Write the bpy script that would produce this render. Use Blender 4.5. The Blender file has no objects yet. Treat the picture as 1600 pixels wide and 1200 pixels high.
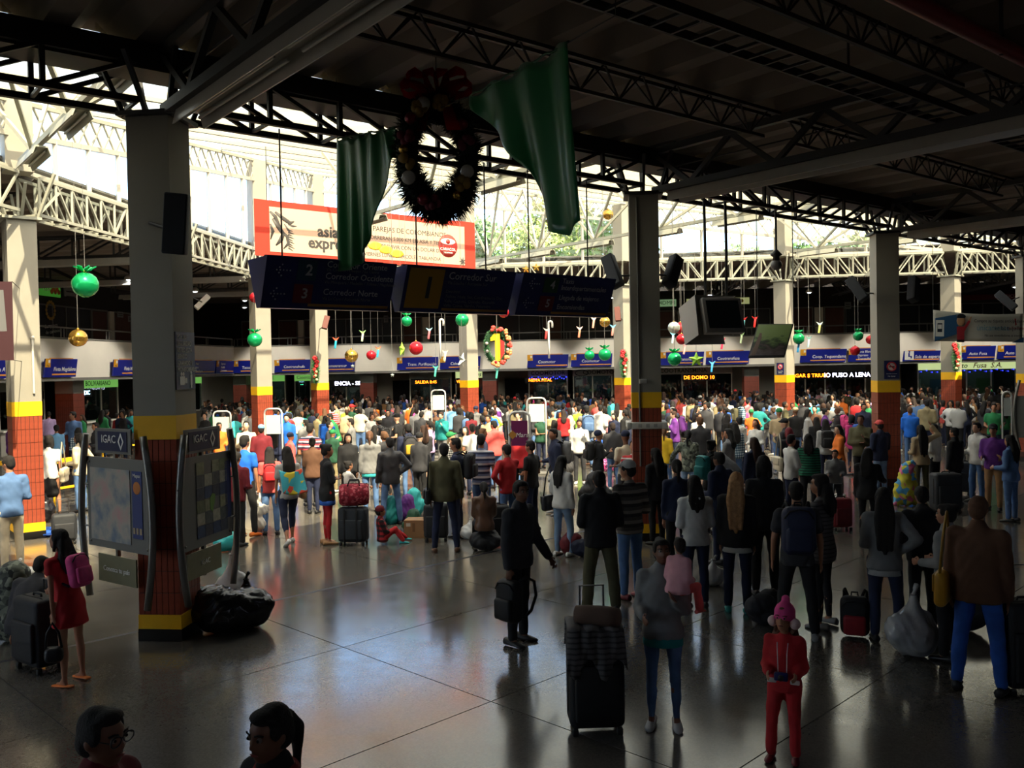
import bpy, bmesh, math, random
import numpy as np
from mathutils import Matrix, Vector
random.seed(7)
SC = bpy.context.scene
COL = SC.collection
PI = math.pi
# ------------------------------------------------------------------ camera
FPX, CAMH, PITCH, ROLL = 1380.0, 3.05, math.radians(1.12), math.radians(-1.07)
cam_d = bpy.data.cameras.new('camera')
cam = bpy.data.objects.new('camera', cam_d)
COL.objects.link(cam)
cam_d.sensor_fit = 'HORIZONTAL'
cam_d.sensor_width = 36.0
cam_d.lens = 36.0 * FPX / 1600.0
cam_d.clip_start, cam_d.clip_end = 0.05, 400
CAM_M = (Matrix.Translation((0, 0, CAMH)) @ Matrix.Rotation(PI / 2 - PITCH, 4, 'X')
   @ Matrix.Rotation(ROLL, 4, 'Z'))
cam.matrix_world = CAM_M
SC.camera = cam
# ------------------------------------------------------------------ world, sun, exposure
SC.view_settings.view_transform = 'Standard'
SC.view_settings.look = 'None'
SC.view_settings.gamma = 1.0
SC.view_settings.use_curve_mapping = False
SC.view_settings.exposure = 0.42
SUN_AZ, SUN_EL = math.radians(150), math.radians(52)     # where the sun stands
world = bpy.data.worlds.new('sky')
SC.world = world
world.use_nodes = True
wn = world.node_tree
wn.nodes.clear()
wo = wn.nodes.new('ShaderNodeOutputWorld')
wb = wn.nodes.new('ShaderNodeBackground')
ws = wn.nodes.new('ShaderNodeTexSky')
ws.sky_type = 'NISHITA'
ws.sun_disc = False
ws.sun_elevation = SUN_EL
ws.sun_rotation = SUN_AZ
ws.air_density, ws.dust_density, ws.ozone_density = 1.0, 2.5, 1.0
wb.inputs['Strength'].default_value = 0.8
wn.links.new(ws.outputs[0], wb.inputs[0])
wn.links.new(wb.outputs[0], wo.inputs[0])
sun_d = bpy.data.lights.new('sun', 'SUN')
sun_d.energy = 19.0
sun_d.angle = math.radians(0.6)
sun_d.color = (1.0, 0.95, 0.86)
sun = bpy.data.objects.new('sun', sun_d)
COL.objects.link(sun)
_sd = Vector((math.sin(SUN_AZ) * math.cos(SUN_EL), math.cos(SUN_AZ) * math.cos(SUN_EL), math.sin(SUN_EL)))
sun.rotation_euler = _sd.to_track_quat('Z', 'Y').to_euler()
sun.location = (0, 0, 40)
SC.cycles.use_denoising = True
SC.cycles.max_bounces = 9
SC.cycles.diffuse_bounces = 5
SC.cycles.glossy_bounces = 4
SC.cycles.transparent_max_bounces = 12
SC.cycles.sample_clamp_indirect = 8.0
SC.cycles.caustics_reflective = False
SC.cycles.caustics_refractive = False
# ------------------------------------------------------------------ places
def ray(px, py):
 d = CAM_M.to_3x3() @ Vector(((px - 800) / FPX, (600 - py) / FPX, -1.0))
 return d
def at_depth(px, py, D):
 d = ray(px, py)
 k = D / d.y
 return Vector((d.x * k, d.y * k, CAMH + d.z * k))
def at_z(px, py, z):
 d = ray(px, py)
 k = (z - CAMH) / d.z
 return Vector((d.x * k, d.y * k, z))
AZ = 0.1045
LX, LY, P = -4.03, 10.25, 5.79
E1 = Vector((math.cos(AZ), -math.sin(AZ), 0)); E2 = Vector((math.sin(AZ), math.cos(AZ), 0))
D2 = (E1 + E2).normalized(); D1 = (E2 - E1).normalized()
L0 = Vector((LX, LY, 0))
S = P * math.sqrt(2)
def AB(a, b, z=0.0): return L0 + E1 * a + E2 * b + Vector((0, 0, z))
def ST(s, t, z=0.0): return L0 + D2 * s + D1 * t + Vector((0, 0, z))
def on_line(px, p0, direc):        # the point of a ground line that shows in picture column px
 u = ray(px, 575); k = u.x / u.y
 s = (k * p0.y - p0.x) / (direc.x - k * direc.y)
 return p0 + direc * s, s
UP = Vector((0, 0, 1))
ROT_E = -AZ                       # rotation about Z that turns +X onto E1
ROT_D = PI / 4 - AZ               # rotation that turns +X onto D2
# ------------------------------------------------------------------ materials
def lin(c):
 c = c / 255.0
 return c / 12.92 if c <= 0.04045 else ((c + 0.055) / 1.055) ** 2.4
def rgb(r, g, b): return (lin(r), lin(g), lin(b), 1.0)
MATS = {}
def mat(name, col=(128, 128, 128), rough=0.6, metal=0.0, var=0.0, scale=6.0, bump=0.0, bscale=40.0,
  emit=None, spec=0.5, coat=0.0, obj_color=False, trans=0.0):
 if name in MATS: return MATS[name]
 m = bpy.data.materials.new(name); m.use_nodes = True
 nt = m.node_tree; b = nt.nodes['Principled BSDF']
 base = rgb(*col)
 b.inputs['Roughness'].default_value = rough
 b.inputs['Metallic'].default_value = metal
 b.inputs['Specular IOR Level'].default_value = spec
 b.inputs['Coat Weight'].default_value = coat
 b.inputs['Transmission Weight'].default_value = trans
 b.inputs['Base Color'].default_value = base
 m.diffuse_color = base
 src = None
 if obj_color:
  oi = nt.nodes.new('ShaderNodeObjectInfo'); src = oi.outputs['Color']
  nt.links.new(src, b.inputs['Base Color'])
 if var > 0:
  tc = nt.nodes.new('ShaderNodeTexCoord')
  nz = nt.nodes.new('ShaderNodeTexNoise'); nz.inputs['Scale'].default_value = scale
  nz.inputs['Detail'].default_value = 4.0
  nt.links.new(tc.outputs['Object'], nz.inputs['Vector'])
  mp = nt.nodes.new('ShaderNodeMapRange')
  mp.inputs['To Min'].default_value = 1 - var; mp.inputs['To Max'].default_value = 1 + var
  mp.inputs['From Min'].default_value = 0.3; mp.inputs['From Max'].default_value = 0.7
  nt.links.new(nz.outputs['Fac'], mp.inputs['Value'])
  mx = nt.nodes.new('ShaderNodeVectorMath'); mx.operation = 'SCALE'
  if src: nt.links.new(src, mx.inputs[0])
  else: mx.inputs[0].default_value = base[:3]
  nt.links.new(mp.outputs[0], mx.inputs['Scale'])
  nt.links.new(mx.outputs[0], b.inputs['Base Color'])
 if bump > 0:
  tc2 = nt.nodes.new('ShaderNodeTexCoord')
  n2 = nt.nodes.new('ShaderNodeTexNoise'); n2.inputs['Scale'].default_value = bscale
  nt.links.new(tc2.outputs['Object'], n2.inputs['Vector'])
  bp = nt.nodes.new('ShaderNodeBump'); bp.inputs['Strength'].default_value = bump
  bp.inputs['Distance'].default_value = 0.02
  nt.links.new(n2.outputs['Fac'], bp.inputs['Height'])
  nt.links.new(bp.outputs[0], b.inputs['Normal'])
 if emit:
  b.inputs['Emission Color'].default_value = rgb(*emit[0]); b.inputs['Emission Strength'].default_value = emit[1]
 MATS[name] = m
 return m
def mat_glass(name, tint=(230, 240, 245), gloss=0.08, rough=0.02):
 if name in MATS: return MATS[name]
 m = bpy.data.materials.new(name); m.use_nodes = True; nt = m.node_tree; nt.nodes.clear()
 o = nt.nodes.new('ShaderNodeOutputMaterial'); mx = nt.nodes.new('ShaderNodeMixShader')
 t = nt.nodes.new('ShaderNodeBsdfTransparent'); g = nt.nodes.new('ShaderNodeBsdfGlossy')
 t.inputs['Color'].default_value = rgb(*tint); g.inputs['Roughness'].default_value = rough
 mx.inputs[0].default_value = gloss
 nt.links.new(t.outputs[0], mx.inputs[1]); nt.links.new(g.outputs[0], mx.inputs[2]); nt.links.new(mx.outputs[0], o.inputs[0])
 MATS[name] = m; return m
def mat_sheet(name, col, clear=0.3, trans=0.5, tint=None):
 # ribbed fibreglass roof sheet: part of the light passes straight, part is scattered
 m = bpy.data.materials.new(name); m.use_nodes = True; nt = m.node_tree; nt.nodes.clear()
 o = nt.nodes.new('ShaderNodeOutputMaterial')
 d = nt.nodes.new('ShaderNodeBsdfDiffuse'); tl = nt.nodes.new('ShaderNodeBsdfTranslucent'); tp = nt.nodes.new('ShaderNodeBsdfTransparent')
 for n in (d, tl): n.inputs['Color'].default_value = rgb(*col)
 tp.inputs['Color'].default_value = rgb(*(tint or col))
 m1 = nt.nodes.new('ShaderNodeMixShader'); m2 = nt.nodes.new('ShaderNodeMixShader')
 m1.inputs[0].default_value = trans; m2.inputs[0].default_value = clear
 nt.links.new(d.outputs[0], m1.inputs[1]); nt.links.new(tl.outputs[0], m1.inputs[2])
 nt.links.new(m1.outputs[0], m2.inputs[1]); nt.links.new(tp.outputs[0], m2.inputs[2]); nt.links.new(m2.outputs[0], o.inputs[0])
 MATS[name] = m; return m
# ------------------------------------------------------------------ mesh building
class MB:
 def __init__(self): self.v = []; self.f = []; self.s = []; self.m = []; self.mi = 0
 def add(self, vs, fs, smooth=False):
  o = len(self.v); self.v += [tuple(x) for x in vs]
  for f in fs:
   self.f.append([i + o for i in f]); self.s.append(smooth); self.m.append(self.mi)
  return self
 def box(self, c, size, rot=None):
  c = Vector(c); hx, hy, hz = size[0] / 2, size[1] / 2, size[2] / 2
  vs = [Vector((x, y, z)) for z in (-hz, hz) for y in (-hy, hy) for x in (-hx, hx)]
  if rot is not None: vs = [rot @ v for v in vs]
  return self.add([v + c for v in vs], [(0, 2, 3, 1), (4, 5, 7, 6), (0, 1, 5, 4), (2, 6, 7, 3), (0, 4, 6, 2), (1, 3, 7, 5)])
 def rbox(self, c, size, r=0.02, rot=None, seg=2):
  # box with rounded vertical and top edges (superellipse loops)
  c = Vector(c); hx, hy, hz = size[0] / 2, size[1] / 2, size[2] / 2; r = min(r, hx, hy, hz)
  prof = []
  for k in range(seg + 1):
   a = PI / 2 * k / seg; prof.append((-hz + r - r * math.cos(a), r - r * math.sin(a)))
  for k in range(seg + 1):
   a = PI / 2 * k / seg; prof.append((hz - r + r * math.sin(a), r - r * math.cos(a)))
  rings = []
  for z, ins in prof:
   ring = []
   for sx, sy, a0 in ((1, 1, 0), (-1, 1, 1), (-1, -1, 2), (1, -1, 3)):
    for k in range(seg + 1):
     a = (a0 + k / seg) * PI / 2; rr = max(r - ins, 0.0005)
     ring.append(Vector((sx * (hx - r) + rr * math.cos(a), sy * (hy - r) + rr * math.sin(a), z)))
   rings.append(ring)
  n = len(rings[0]); vs = [v for ring in rings for v in ring]
  if rot is not None: vs = [rot @ v for v in vs]
  fs = []
  for i in range(len(rings) - 1):
   for j in range(n):
    fs.append((i * n + j, i * n + (j + 1) % n, (i + 1) * n + (j + 1) % n, (i + 1) * n + j))
  fs.append(tuple(range(n - 1, -1, -1))); fs.append(tuple(range((len(rings) - 1) * n, len(rings) * n)))
  return self.add([v + c for v in vs], fs, True)
 def tube(self, pts, r, seg=8, closed=False, cap=True):
  pts = [Vector(p) for p in pts]; n = len(pts); rs = r if isinstance(r, (list, tuple)) else [r] * n
  vs = []; prev = None
  for i, p in enumerate(pts):
   if closed: t = pts[(i + 1) % n] - pts[i - 1]
   else: t = pts[min(i + 1, n - 1)] - pts[max(i - 1, 0)]
   t = t.normalized() if t.length > 1e-9 else Vector((0, 0, 1))
   if prev is None:
    a = Vector((0, 0, 1)) if abs(t.z) < 0.9 else Vector((1, 0, 0)); u = t.cross(a).normalized()
   else:
    u = prev - t * prev.dot(t)
    u = u.normalized() if u.length > 1e-6 else t.orthogonal().normalized()
   prev = u; w = t.cross(u)
   for k in range(seg):
    an = 2 * PI * k / seg; vs.append(p + (u * math.cos(an) + w * math.sin(an)) * rs[i])
  fs = []
  for i in range(n if closed else n - 1):
   for k in range(seg):
    a = i * seg + k; b = i * seg + (k + 1) % seg; i2 = (i + 1) % n
    fs.append((a, b, i2 * seg + (k + 1) % seg, i2 * seg + k))
  if cap and not closed:
   fs.append(tuple(range(seg - 1, -1, -1))); fs.append(tuple(range((n - 1) * seg, n * seg)))
  return self.add(vs, fs, True)
 def lathe(self, prof, c=(0, 0, 0), seg=16, rot=None, sx=1, sy=1):
  c = Vector(c); vs = []; fs = []
  for r, z in prof:
   for k in range(seg):
    a = 2 * PI * k / seg; v = Vector((r * math.cos(a) * sx, r * math.sin(a) * sy, z))
    if rot is not None: v = rot @ v
    vs.append(v + c)
  for i in range(len(prof) - 1):
   for k in range(seg):
    fs.append((i * seg + k, i * seg + (k + 1) % seg, (i + 1) * seg + (k + 1) % seg, (i + 1) * seg + k))
  if prof[0][0] > 1e-6: fs.append(tuple(range(seg - 1, -1, -1)))
  if prof[-1][0] > 1e-6: fs.append(tuple(range((len(prof) - 1) * seg, len(prof) * seg)))
  return self.add(vs, fs, True)
 def ball(self, c, r, seg=12, rings=8, scale=(1, 1, 1), rot=None):
  prof = [(max(math.sin(PI * i / rings), 1e-4) , -math.cos(PI * i / rings)) for i in range(rings + 1)]
  R = Matrix.Diagonal((r * scale[0], r * scale[1], r * scale[2]))
  if rot is not None: R = rot @ R
  return self.lathe(prof, c, seg, R)
 def prism(self, outline, h, M=None):
  # outline in XY, thickness h along +Z, then matrix M
  n = len(outline); vs = [Vector((x, y, 0)) for x, y in outline] + [Vector((x, y, h)) for x, y in outline]
  if M is not None: vs = [M @ v for v in vs]
  fs = [tuple(range(n - 1, -1, -1)), tuple(range(n, 2 * n))] + [(i, (i + 1) % n, n + (i + 1) % n, n + i) for i in range(n)]
  return self.add(vs, fs)
 def mesh(self, name, mats=()):
  me = bpy.data.meshes.new(name)
  me.from_pydata(self.v, [], self.f)
  me.polygons.foreach_set('use_smooth', self.s)
  if any(self.m): me.polygons.foreach_set('material_index', self.m)
  for m in (mats if isinstance(mats, (list, tuple)) else (mats,)): me.materials.append(m)
  me.update()
  return me
 def build(self, name, m, parent=None, M=None):
  return obj(name, self.mesh(name, m), parent, M)
def chain(o):
 M = o.matrix_basis.copy()
 q = o
 while q.parent is not None:
  M = q.parent.matrix_basis @ (q.matrix_parent_inverse @ M)
  q = q.parent
 return M
def obj(name, me, parent=None, M=None, local=False):
 o = bpy.data.objects.new(name, me); COL.objects.link(o)
 if M is not None: o.matrix_basis = M
 if parent is not None:
  o.parent = parent
  if not local: o.matrix_parent_inverse = chain(parent).inverted()
 return o
def thing(name, label, cat, loc=(0, 0, 0), rz=0.0, group=None):
 o = bpy.data.objects.new(name, None); COL.objects.link(o)
 o.empty_display_size = 0.2
 o.location = loc; o.rotation_euler = (0, 0, rz)
 o.matrix_basis = Matrix.Translation(loc) @ Matrix.Rotation(rz, 4, 'Z')
 return tag(o, label, cat, group)
def tag(o, label, cat, group=None):
 o['label'] = label; o['category'] = cat
 if group: o['group'] = group
 return o
def struct(o):
 o['kind'] = 'structure'; return o
_unit = {}
def unit(shape, m):
 k = (shape, m.name)
 if k not in _unit:
  b = MB()
  if shape == 'box': b.box((0, 0, 0.5), (1, 1, 1))
  elif shape == 'rod': b.lathe([(0.5, 0), (0.5, 1)], seg=8)
  elif shape == 'tube12': b.lathe([(0.5, 0), (0.5, 1)], seg=12)
  _unit[k] = b.mesh(shape + '_' + m.name, m)
 return _unit[k]
def bar(name, p0, p1, w, m, parent=None, h=None, shape='box', up=None):
 p0 = Vector(p0); p1 = Vector(p1); z = p1 - p0; ln = z.length; z.normalize()
 ref = up if up is not None else (UP if abs(z.z) < 0.95 else D2)
 x = z.cross(ref).normalized(); y = z.cross(x)
 M = Matrix(((x.x * w, y.x * (h or w), z.x * ln, p0.x), (x.y * w, y.y * (h or w), z.y * ln, p0.y), (x.z * w, y.z * (h or w), z.z * ln, p0.z), (0, 0, 0, 1)))
 return obj(name, unit(shape, m), parent, M)
def frame(origin, xdir, zdir=UP):
 # matrix with local x along xdir, local y along zdir-up of a panel, local z out of the panel
 x = Vector(xdir).normalized(); y = Vector(zdir).normalized(); z = x.cross(y).normalized(); y = z.cross(x)
 return Matrix(((x.x, y.x, z.x, origin[0]), (x.y, y.y, z.y, origin[1]), (x.z, y.z, z.z, origin[2]), (0, 0, 0, 1)))
def face_cam(origin, xdir=None, up=UP): return frame(origin, xdir or Vector((1, 0, 0)), up)
_tc = [0]
def text(parent, s, size, m, M, name='lettering', align='LEFT', squeeze=1.0, shear=0.0, ext=0.002, bold=0.0):
 cu = bpy.data.curves.new('txt', 'FONT'); cu.body = s; cu.size = size; cu.align_x = align; cu.align_y = 'CENTER'
 cu.extrude = ext; cu.shear = shear; cu.offset = bold * size; cu.resolution_u = 2
 t = bpy.data.objects.new('txt', cu)
 me = bpy.data.meshes.new_from_object(t)
 bpy.data.objects.remove(t); bpy.data.curves.remove(cu)
 me.materials.clear(); me.materials.append(m)
 return obj(name, me, parent, M @ Matrix.Diagonal((squeeze, 1, 1, 1)))
def panel(parent, name, w, h, m, M, d=0.01, x=0.0, y=0.0, z=0.0):
 # flat board lying in the XY plane of M, centred on (x, y), its face at z
 return MB().box((x, y, z - d / 2), (w, h, d)).build(name, m, parent, M)
# ================================================================== paints
M_PLASTER = mat('plaster_beige', (150, 145, 133), 0.8, var=0.06, scale=1.5, bump=0.05)
M_YELLOW = mat('yellow_paint', (250, 190, 20), 0.5, var=0.04)
M_TILE = mat('red_glazed_tile', (146, 68, 48), 0.3, var=0.16, scale=9.0)
M_TILEBED = mat('tile_grout', (70, 38, 30), 0.9)
M_BLACK = mat('black_skirting', (24, 22, 22), 0.4)
M_DARKSTEEL = mat('dark_painted_steel', (44, 42, 41), 0.55, var=0.1)
M_CREAMSTEEL = mat('cream_painted_steel', (158, 157, 143), 0.5, var=0.06)
M_TROUGH = mat('white_enamel_sheet', (176, 172, 164), 0.32, var=0.05)
M_CEMENT = mat('fibre_cement', (124, 113, 104), 0.85, var=0.12, scale=0.8, bump=0.1, bscale=8)
M_WALL = mat('white_wall_paint', (244, 238, 224), 0.8, var=0.05, scale=0.7)
M_GREYWALL = mat('grey_wall_paint', (128, 126, 120), 0.8, var=0.06, scale=0.9)
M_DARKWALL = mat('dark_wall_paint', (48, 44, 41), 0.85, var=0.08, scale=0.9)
M_RAIL = mat('grey_railing_paint', (120, 118, 114), 0.45)
M_DOOR = mat('brown_door_wood', (92, 48, 34), 0.5, var=0.15, scale=4)
M_BLKGLASS = mat('dark_window_glass', (14, 15, 18), 0.4)
M_GLASS = mat_glass('clear_glass')
M_RIBBED = mat_sheet('ribbed_roof_light', (190, 184, 164), 0.74, 0.6, (240, 236, 222))
M_ALU = mat('aluminium_mullion', (178, 172, 158), 0.4, var=0.04)
# ================================================================== floor
def mat_floor():
 m = bpy.data.materials.new('terrazzo'); m.use_nodes = True; nt = m.node_tree; b = nt.nodes['Principled BSDF']
 tc = nt.nodes.new('ShaderNodeTexCoord')
 def noise(sc, det):
  n = nt.nodes.new('ShaderNodeTexNoise'); n.inputs['Scale'].default_value = sc; n.inputs['Detail'].default_value = det
  nt.links.new(tc.outputs['Object'], n.inputs['Vector']); return n
 v = nt.nodes.new('ShaderNodeTexVoronoi'); v.inputs['Scale'].default_value = 70.0
 nt.links.new(tc.outputs['Object'], v.inputs['Vector'])
 r = nt.nodes.new('ShaderNodeValToRGB'); cr = r.color_ramp
 cr.elements[0].position = 0.0; cr.elements[0].color = rgb(84, 80, 74)
 cr.elements[1].position = 1.0; cr.elements[1].color = rgb(100, 96, 89)
 e = cr.elements.new(0.5); e.color = rgb(92, 88, 81)
 sp = nt.nodes.new('ShaderNodeSeparateColor'); nt.links.new(v.outputs['Color'], sp.inputs[0])
 nt.links.new(sp.outputs[0], r.inputs[0])
 n1 = noise(0.45, 5); n3 = noise(3.0, 6)
 mp = nt.nodes.new('ShaderNodeMapRange'); mp.inputs['From Min'].default_value = .3; mp.inputs['From Max'].default_value = .7
 mp.inputs['To Min'].default_value = 0.85; mp.inputs['To Max'].default_value = 1.1
 nt.links.new(n1.outputs['Fac'], mp.inputs['Value'])
 sc = nt.nodes.new('ShaderNodeVectorMath'); sc.operation = 'SCALE'
 nt.links.new(r.outputs[0], sc.inputs[0]); nt.links.new(mp.outputs[0], sc.inputs['Scale'])
 nt.links.new(sc.outputs[0], b.inputs['Base Color'])
 m2 = nt.nodes.new('ShaderNodeMapRange'); m2.inputs['From Min'].default_value = .3; m2.inputs['From Max'].default_value = .75
 m2.inputs['To Min'].default_value = 0.13; m2.inputs['To Max'].default_value = 0.2
 nt.links.new(n3.outputs['Fac'], m2.inputs['Value']); nt.links.new(m2.outputs[0], b.inputs['Roughness'])
 b.inputs['Specular IOR Level'].default_value = 0.85
 MATS['terrazzo'] = m; return m
M_FLOOR = mat_floor()
M_JOINT = mat('floor_joint_strip', (40, 40, 48), 0.5)
floor = MB().box((0, 0, -0.06), (120, 120, 0.10)).build('floor', M_JOINT, None, Matrix.Translation(AB(6, 10)) @ Matrix.Rotation(ROT_E, 4, 'Z'))
struct(floor)
# terrazzo slabs between the dividing strips; pieces near enough to tell apart are slabs, the rest one field
SLX, SLY, GAP = 2.895, 2.35, 0.012
slab_me = MB().box((0, 0, -0.0055), (SLX - GAP, SLY - GAP, 0.011)).mesh('slab', M_FLOOR)
_fr = Matrix.Rotation(ROT_D - PI / 2 + math.radians(0), 4, 'Z')
_o, _ = on_line(545, at_z(400, 945, 0), (at_z(690, 880, 0) - at_z(400, 945, 0)).normalized())
_dj = (at_z(690, 880, 0) - at_z(400, 945, 0)).normalized(); _rj = math.atan2(_dj.y, _dj.x)
_base = at_z(400, 945, 0)
rest = MB()
for i in range(-8, 22):
 for j in range(-7, 22):
  jog = 0.0
  c = _base + _dj * (i * SLX + 1.2) + Vector((-_dj.y, _dj.x, 0)) * (j * SLY + SLY / 2)
  M = Matrix.Translation(c + Vector((0, 0, 0.0))) @ Matrix.Rotation(_rj, 4, 'Z')
  if 1.5 < c.y < 18 and abs(c.x) < c.y * 0.75 + 3:
   obj('slab', slab_me, floor, M)
  else:
   R = Matrix.Rotation(_rj, 3, 'Z')
   rest.box(c + Vector((0, 0, -0.0055)), (SLX - GAP, SLY - GAP, 0.011), R)
fld = rest.build('slab_field', M_FLOOR, floor); fld['kind'] = 'stuff'
# the wide dark dividing strip across the court edge
bar('dividing_strip', _base - _dj * 12 + Vector((0, 0, -0.012)), _base + _dj * 20 + Vector((0, 0, -0.012)), 0.07, M_JOINT, floor, 0.026)
# ================================================================== columns
CW = 0.50
TILE_W, TILE_H = CW / 7, 0.26
tile_me = MB().box((0, 0, 0), (TILE_W - 0.008, 0.014, TILE_H - 0.008)).mesh('tile', M_TILE)
def column(i, j, rot, top, label, single_tiles, high=False):
 p = AB(i * P, j * P); R = Matrix.Rotation(rot, 3, 'Z')
 t = thing('column', label, 'column', p, rot, 'tiled concrete columns of the hall')
 def B(name, z0, z1, w, m): return MB().box((0, 0, (z0 + z1) / 2), (w, w, z1 - z0)).build(name, m, t, Matrix.Translation(p) @ Matrix.Rotation(rot, 4, 'Z'))
 B('shaft', 2.57, top, CW, M_PLASTER)
 B('yellow_band', 2.30, 2.57, CW + 0.006, M_YELLOW)
 core = B('tile_bed', 0.30, 2.30, CW - 0.02, M_TILEBED)
 B('plinth', 0.14, 0.30, CW + 0.01, M_YELLOW if single_tiles else M_TILEBED)
 B('skirting', 0.0, 0.14, CW + 0.02, M_BLACK)
 joined = MB()
 for f in range(4):
  Rf = Matrix.Rotation(rot + f * PI / 2, 4, 'Z')
  nrm = Rf.to_3x3() @ Vector((0, -1, 0))
  seen = nrm.dot(p) < 0
  for r in range(8):
   for c in range(7):
    lc = Vector(((c - 3) * TILE_W, -(CW / 2 - 0.008) , 0.30 + (r + 0.5) * 0.25))
    if single_tiles and seen: obj('tile', tile_me, core, Matrix.Translation(p) @ Rf @ Matrix.Translation(lc) @ Matrix.Diagonal((1, 1, 0.25 / TILE_H, 1)))
    else: joined.box(p + Rf.to_3x3() @ lc, (TILE_W - 0.008, 0.014, 0.242), Rf.to_3x3())
 if joined.v:
  o = joined.build('tiling', M_TILE, core); o['kind'] = 'stuff'
 if high:
  zt = 6.75 + 0.19 * (j - i) * P / math.sqrt(2) - 0.15
  B('upper_shaft', 6.85, zt, CW * 0.95, M_PLASTER)
  steel, zc = M_CREAMSTEEL, 6.15
 else: steel, zc = M_DARKSTEEL, 6.12
 # steel bracket fanning out over the column head
 B('cap_plate', top, top + 0.05, CW + 0.16, steel)
 for sx in (-1, 1):
  for sy in (-1, 1):
   a = p + Vector((0, 0, top)) + R @ Vector((sx * 0.26, sy * 0.26, 0)); b = p + R @ Vector((sx * 0.52, sy * 0.52, 0)) + Vector((0, 0, 6.8))
   bar('bracket', a, b, 0.05, steel, t)
 for sx, sy in ((1, 0), (-1, 0), (0, 1), (0, -1)):
  bar('bracket', p + Vector((0, 0, top)) + R @ Vector((sx * 0.22, sy * 0.22, 0)), p + R @ Vector((sx * 0.7, sy * 0.7, 0)) + Vector((0, 0, 6.55)), 0.05, steel, t)
 return t
COLS = {}
COLS['L'] = column(0, 0, ROT_E, 5.95, 'shaded tiled column wrapped by the map display stand', True)
COLS['C'] = column(1, 1, ROT_E, 5.95, 'shaded tiled column with a conduit and a white trunking collar', True)
COLS['R'] = column(2, 2, ROT_E, 5.95, 'half-shaded tiled column with a no smoking sign, one sunlit side', False)
COLS['A'] = column(-1, 1, ROT_D, 5.95, 'sunlit tiled column with a white conduit beside a maroon banner', True, True)
COLS['A2'] = column(-1, 2, ROT_D, 5.95, 'sunlit tiled column right behind the map display column', False, True)
COLS['B'] = column(-1, 3, ROT_D, 5.95, 'sunlit tiled column behind the lowest green foil ball', False, True)
COLS['C5'] = column(-1, 4, ROT_D, 5.95, 'sunlit corner column with a red flower swag and brown loudspeaker', False, True)
COLS['D7'] = column(0, 4, ROT_D, 5.95, 'sunlit tiled column beside the wreath with the yellow numeral', False, True)
COLS['E'] = column(1, 4, ROT_D, 5.95, 'sunlit tiled column with a red rose swag beside shaded column', False, True)
COLS['F'] = column(2, 4, ROT_D, 5.95, 'sunlit tiled column with no smoking sign behind the picture panel', False, True)
COLS['G'] = column(3, 4, ROT_D, 5.95, 'pale tiled column with a red and green swag behind the banner', False, True)
COLS['H'] = column(3, 3, ROT_E, 5.95, 'pale tiled column at the right end of the white banner', False)
# ================================================================== near roof: deep ribbed sheets on trusses
ceiling = thing('ceiling', '', '', ST(8, -8, 6.77)); del ceiling['label']; del ceiling['category']; struct(ceiling)
PROF = [(0.0, 0.2), (0.10, 0.2), (0.33, 0.0), (0.60, 0.0), (0.83, 0.2), (0.93, 0.2)]
def sheet_mesh(name, m, th=0.012):
 b = MB(); n = len(PROF)
 vs = [(x, 0, z) for x, z in PROF] + [(x, 1, z) for x, z in PROF] + [(x, 0, z + th) for x, z in PROF] + [(x, 1, z + th) for x, z in PROF]
 fs = []
 for k in range(n - 1):
  fs += [(k, n + k, n + k + 1, k + 1), (2 * n + k, 2 * n + k + 1, 3 * n + k + 1, 3 * n + k), (k, k + 1, 2 * n + k + 1, 2 * n + k), (n + k, 3 * n + k, 3 * n + k + 1, n + k + 1)]
 return b.add(vs, fs).mesh(name, m)
sheet_cem = sheet_mesh('roof_sheet', M_CEMENT)
sheet_lit = sheet_mesh('roof_light', M_RIBBED)
def sheet(me, name, p, xd, yd, ln, parent, zslope=0.0):
 x = Vector(xd); y = Vector(yd) + Vector((0, 0, zslope)); z = Vector((0, 0, 1))
 M = Matrix(((x.x, y.x * ln, 0, p[0]), (x.y, y.y * ln, 0, p[1]), (0, y.z * ln, 1, p[2]), (0, 0, 0, 1)))
 # object matrices cannot hold the shear of a sloped sheet: bake it into a rotation
 yl = y.length; yn = y / yl; zz = x.cross(yn)
 M = Matrix(((x.x, yn.x * ln * yl, zz.x, p[0]), (x.y, yn.y * ln * yl, zz.y, p[1]), (x.z, yn.z * ln * yl, zz.z, p[2]), (0, 0, 0, 1)))
 return obj(name, me, parent, M)
k = 0
s = -22.0
while s < 44:
 sheet(sheet_cem, 'roof_sheet', ST(s, -19.0, 6.77), D2, D1, 19.35, ceiling); s += 0.93
def box_truss(name, label, p0, p1, zb, zt, half, n, m, wd=0.05, grp=None, cat='truss', web='N', bracing=True):
 p0 = Vector(p0); p1 = Vector(p1); d = (p1 - p0); p0 = p0 + d.normalized() * .3; p1 = p1 - d.normalized() * .3; d = p1 - p0; side = d.normalized().cross(UP) * half
 t = thing(name, label, cat, p0 + Vector((0, 0, zb)), 0, grp)
 for sg in (-1, 1):
  o = side * sg
  bar('chord', p0 + o + UP * zb, p1 + o + UP * zb, wd * 1.3, m, t)
  bar('chord', p0 + o + UP * zt, p1 + o + UP * zt, wd * 1.3, m, t)
  for k in range(n):
   a = p0 + d * (k / n) + o; b = p0 + d * ((k + 1) / n) + o
   bar('post', a + UP * zb, a + UP * zt, wd, m, t)
   if k < n / 2: bar('diagonal', a + UP * zt, b + UP * zb, wd * 0.9, m, t)
   else: bar('diagonal', a + UP * zb, b + UP * zt, wd * 0.9, m, t)
 if bracing:
  for k in range(n + 1):
   a = p0 + d * (k / n); bar('tie', a - side + UP * zb, a + side + UP * zb, wd * 0.7, m, t)
 return t
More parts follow.
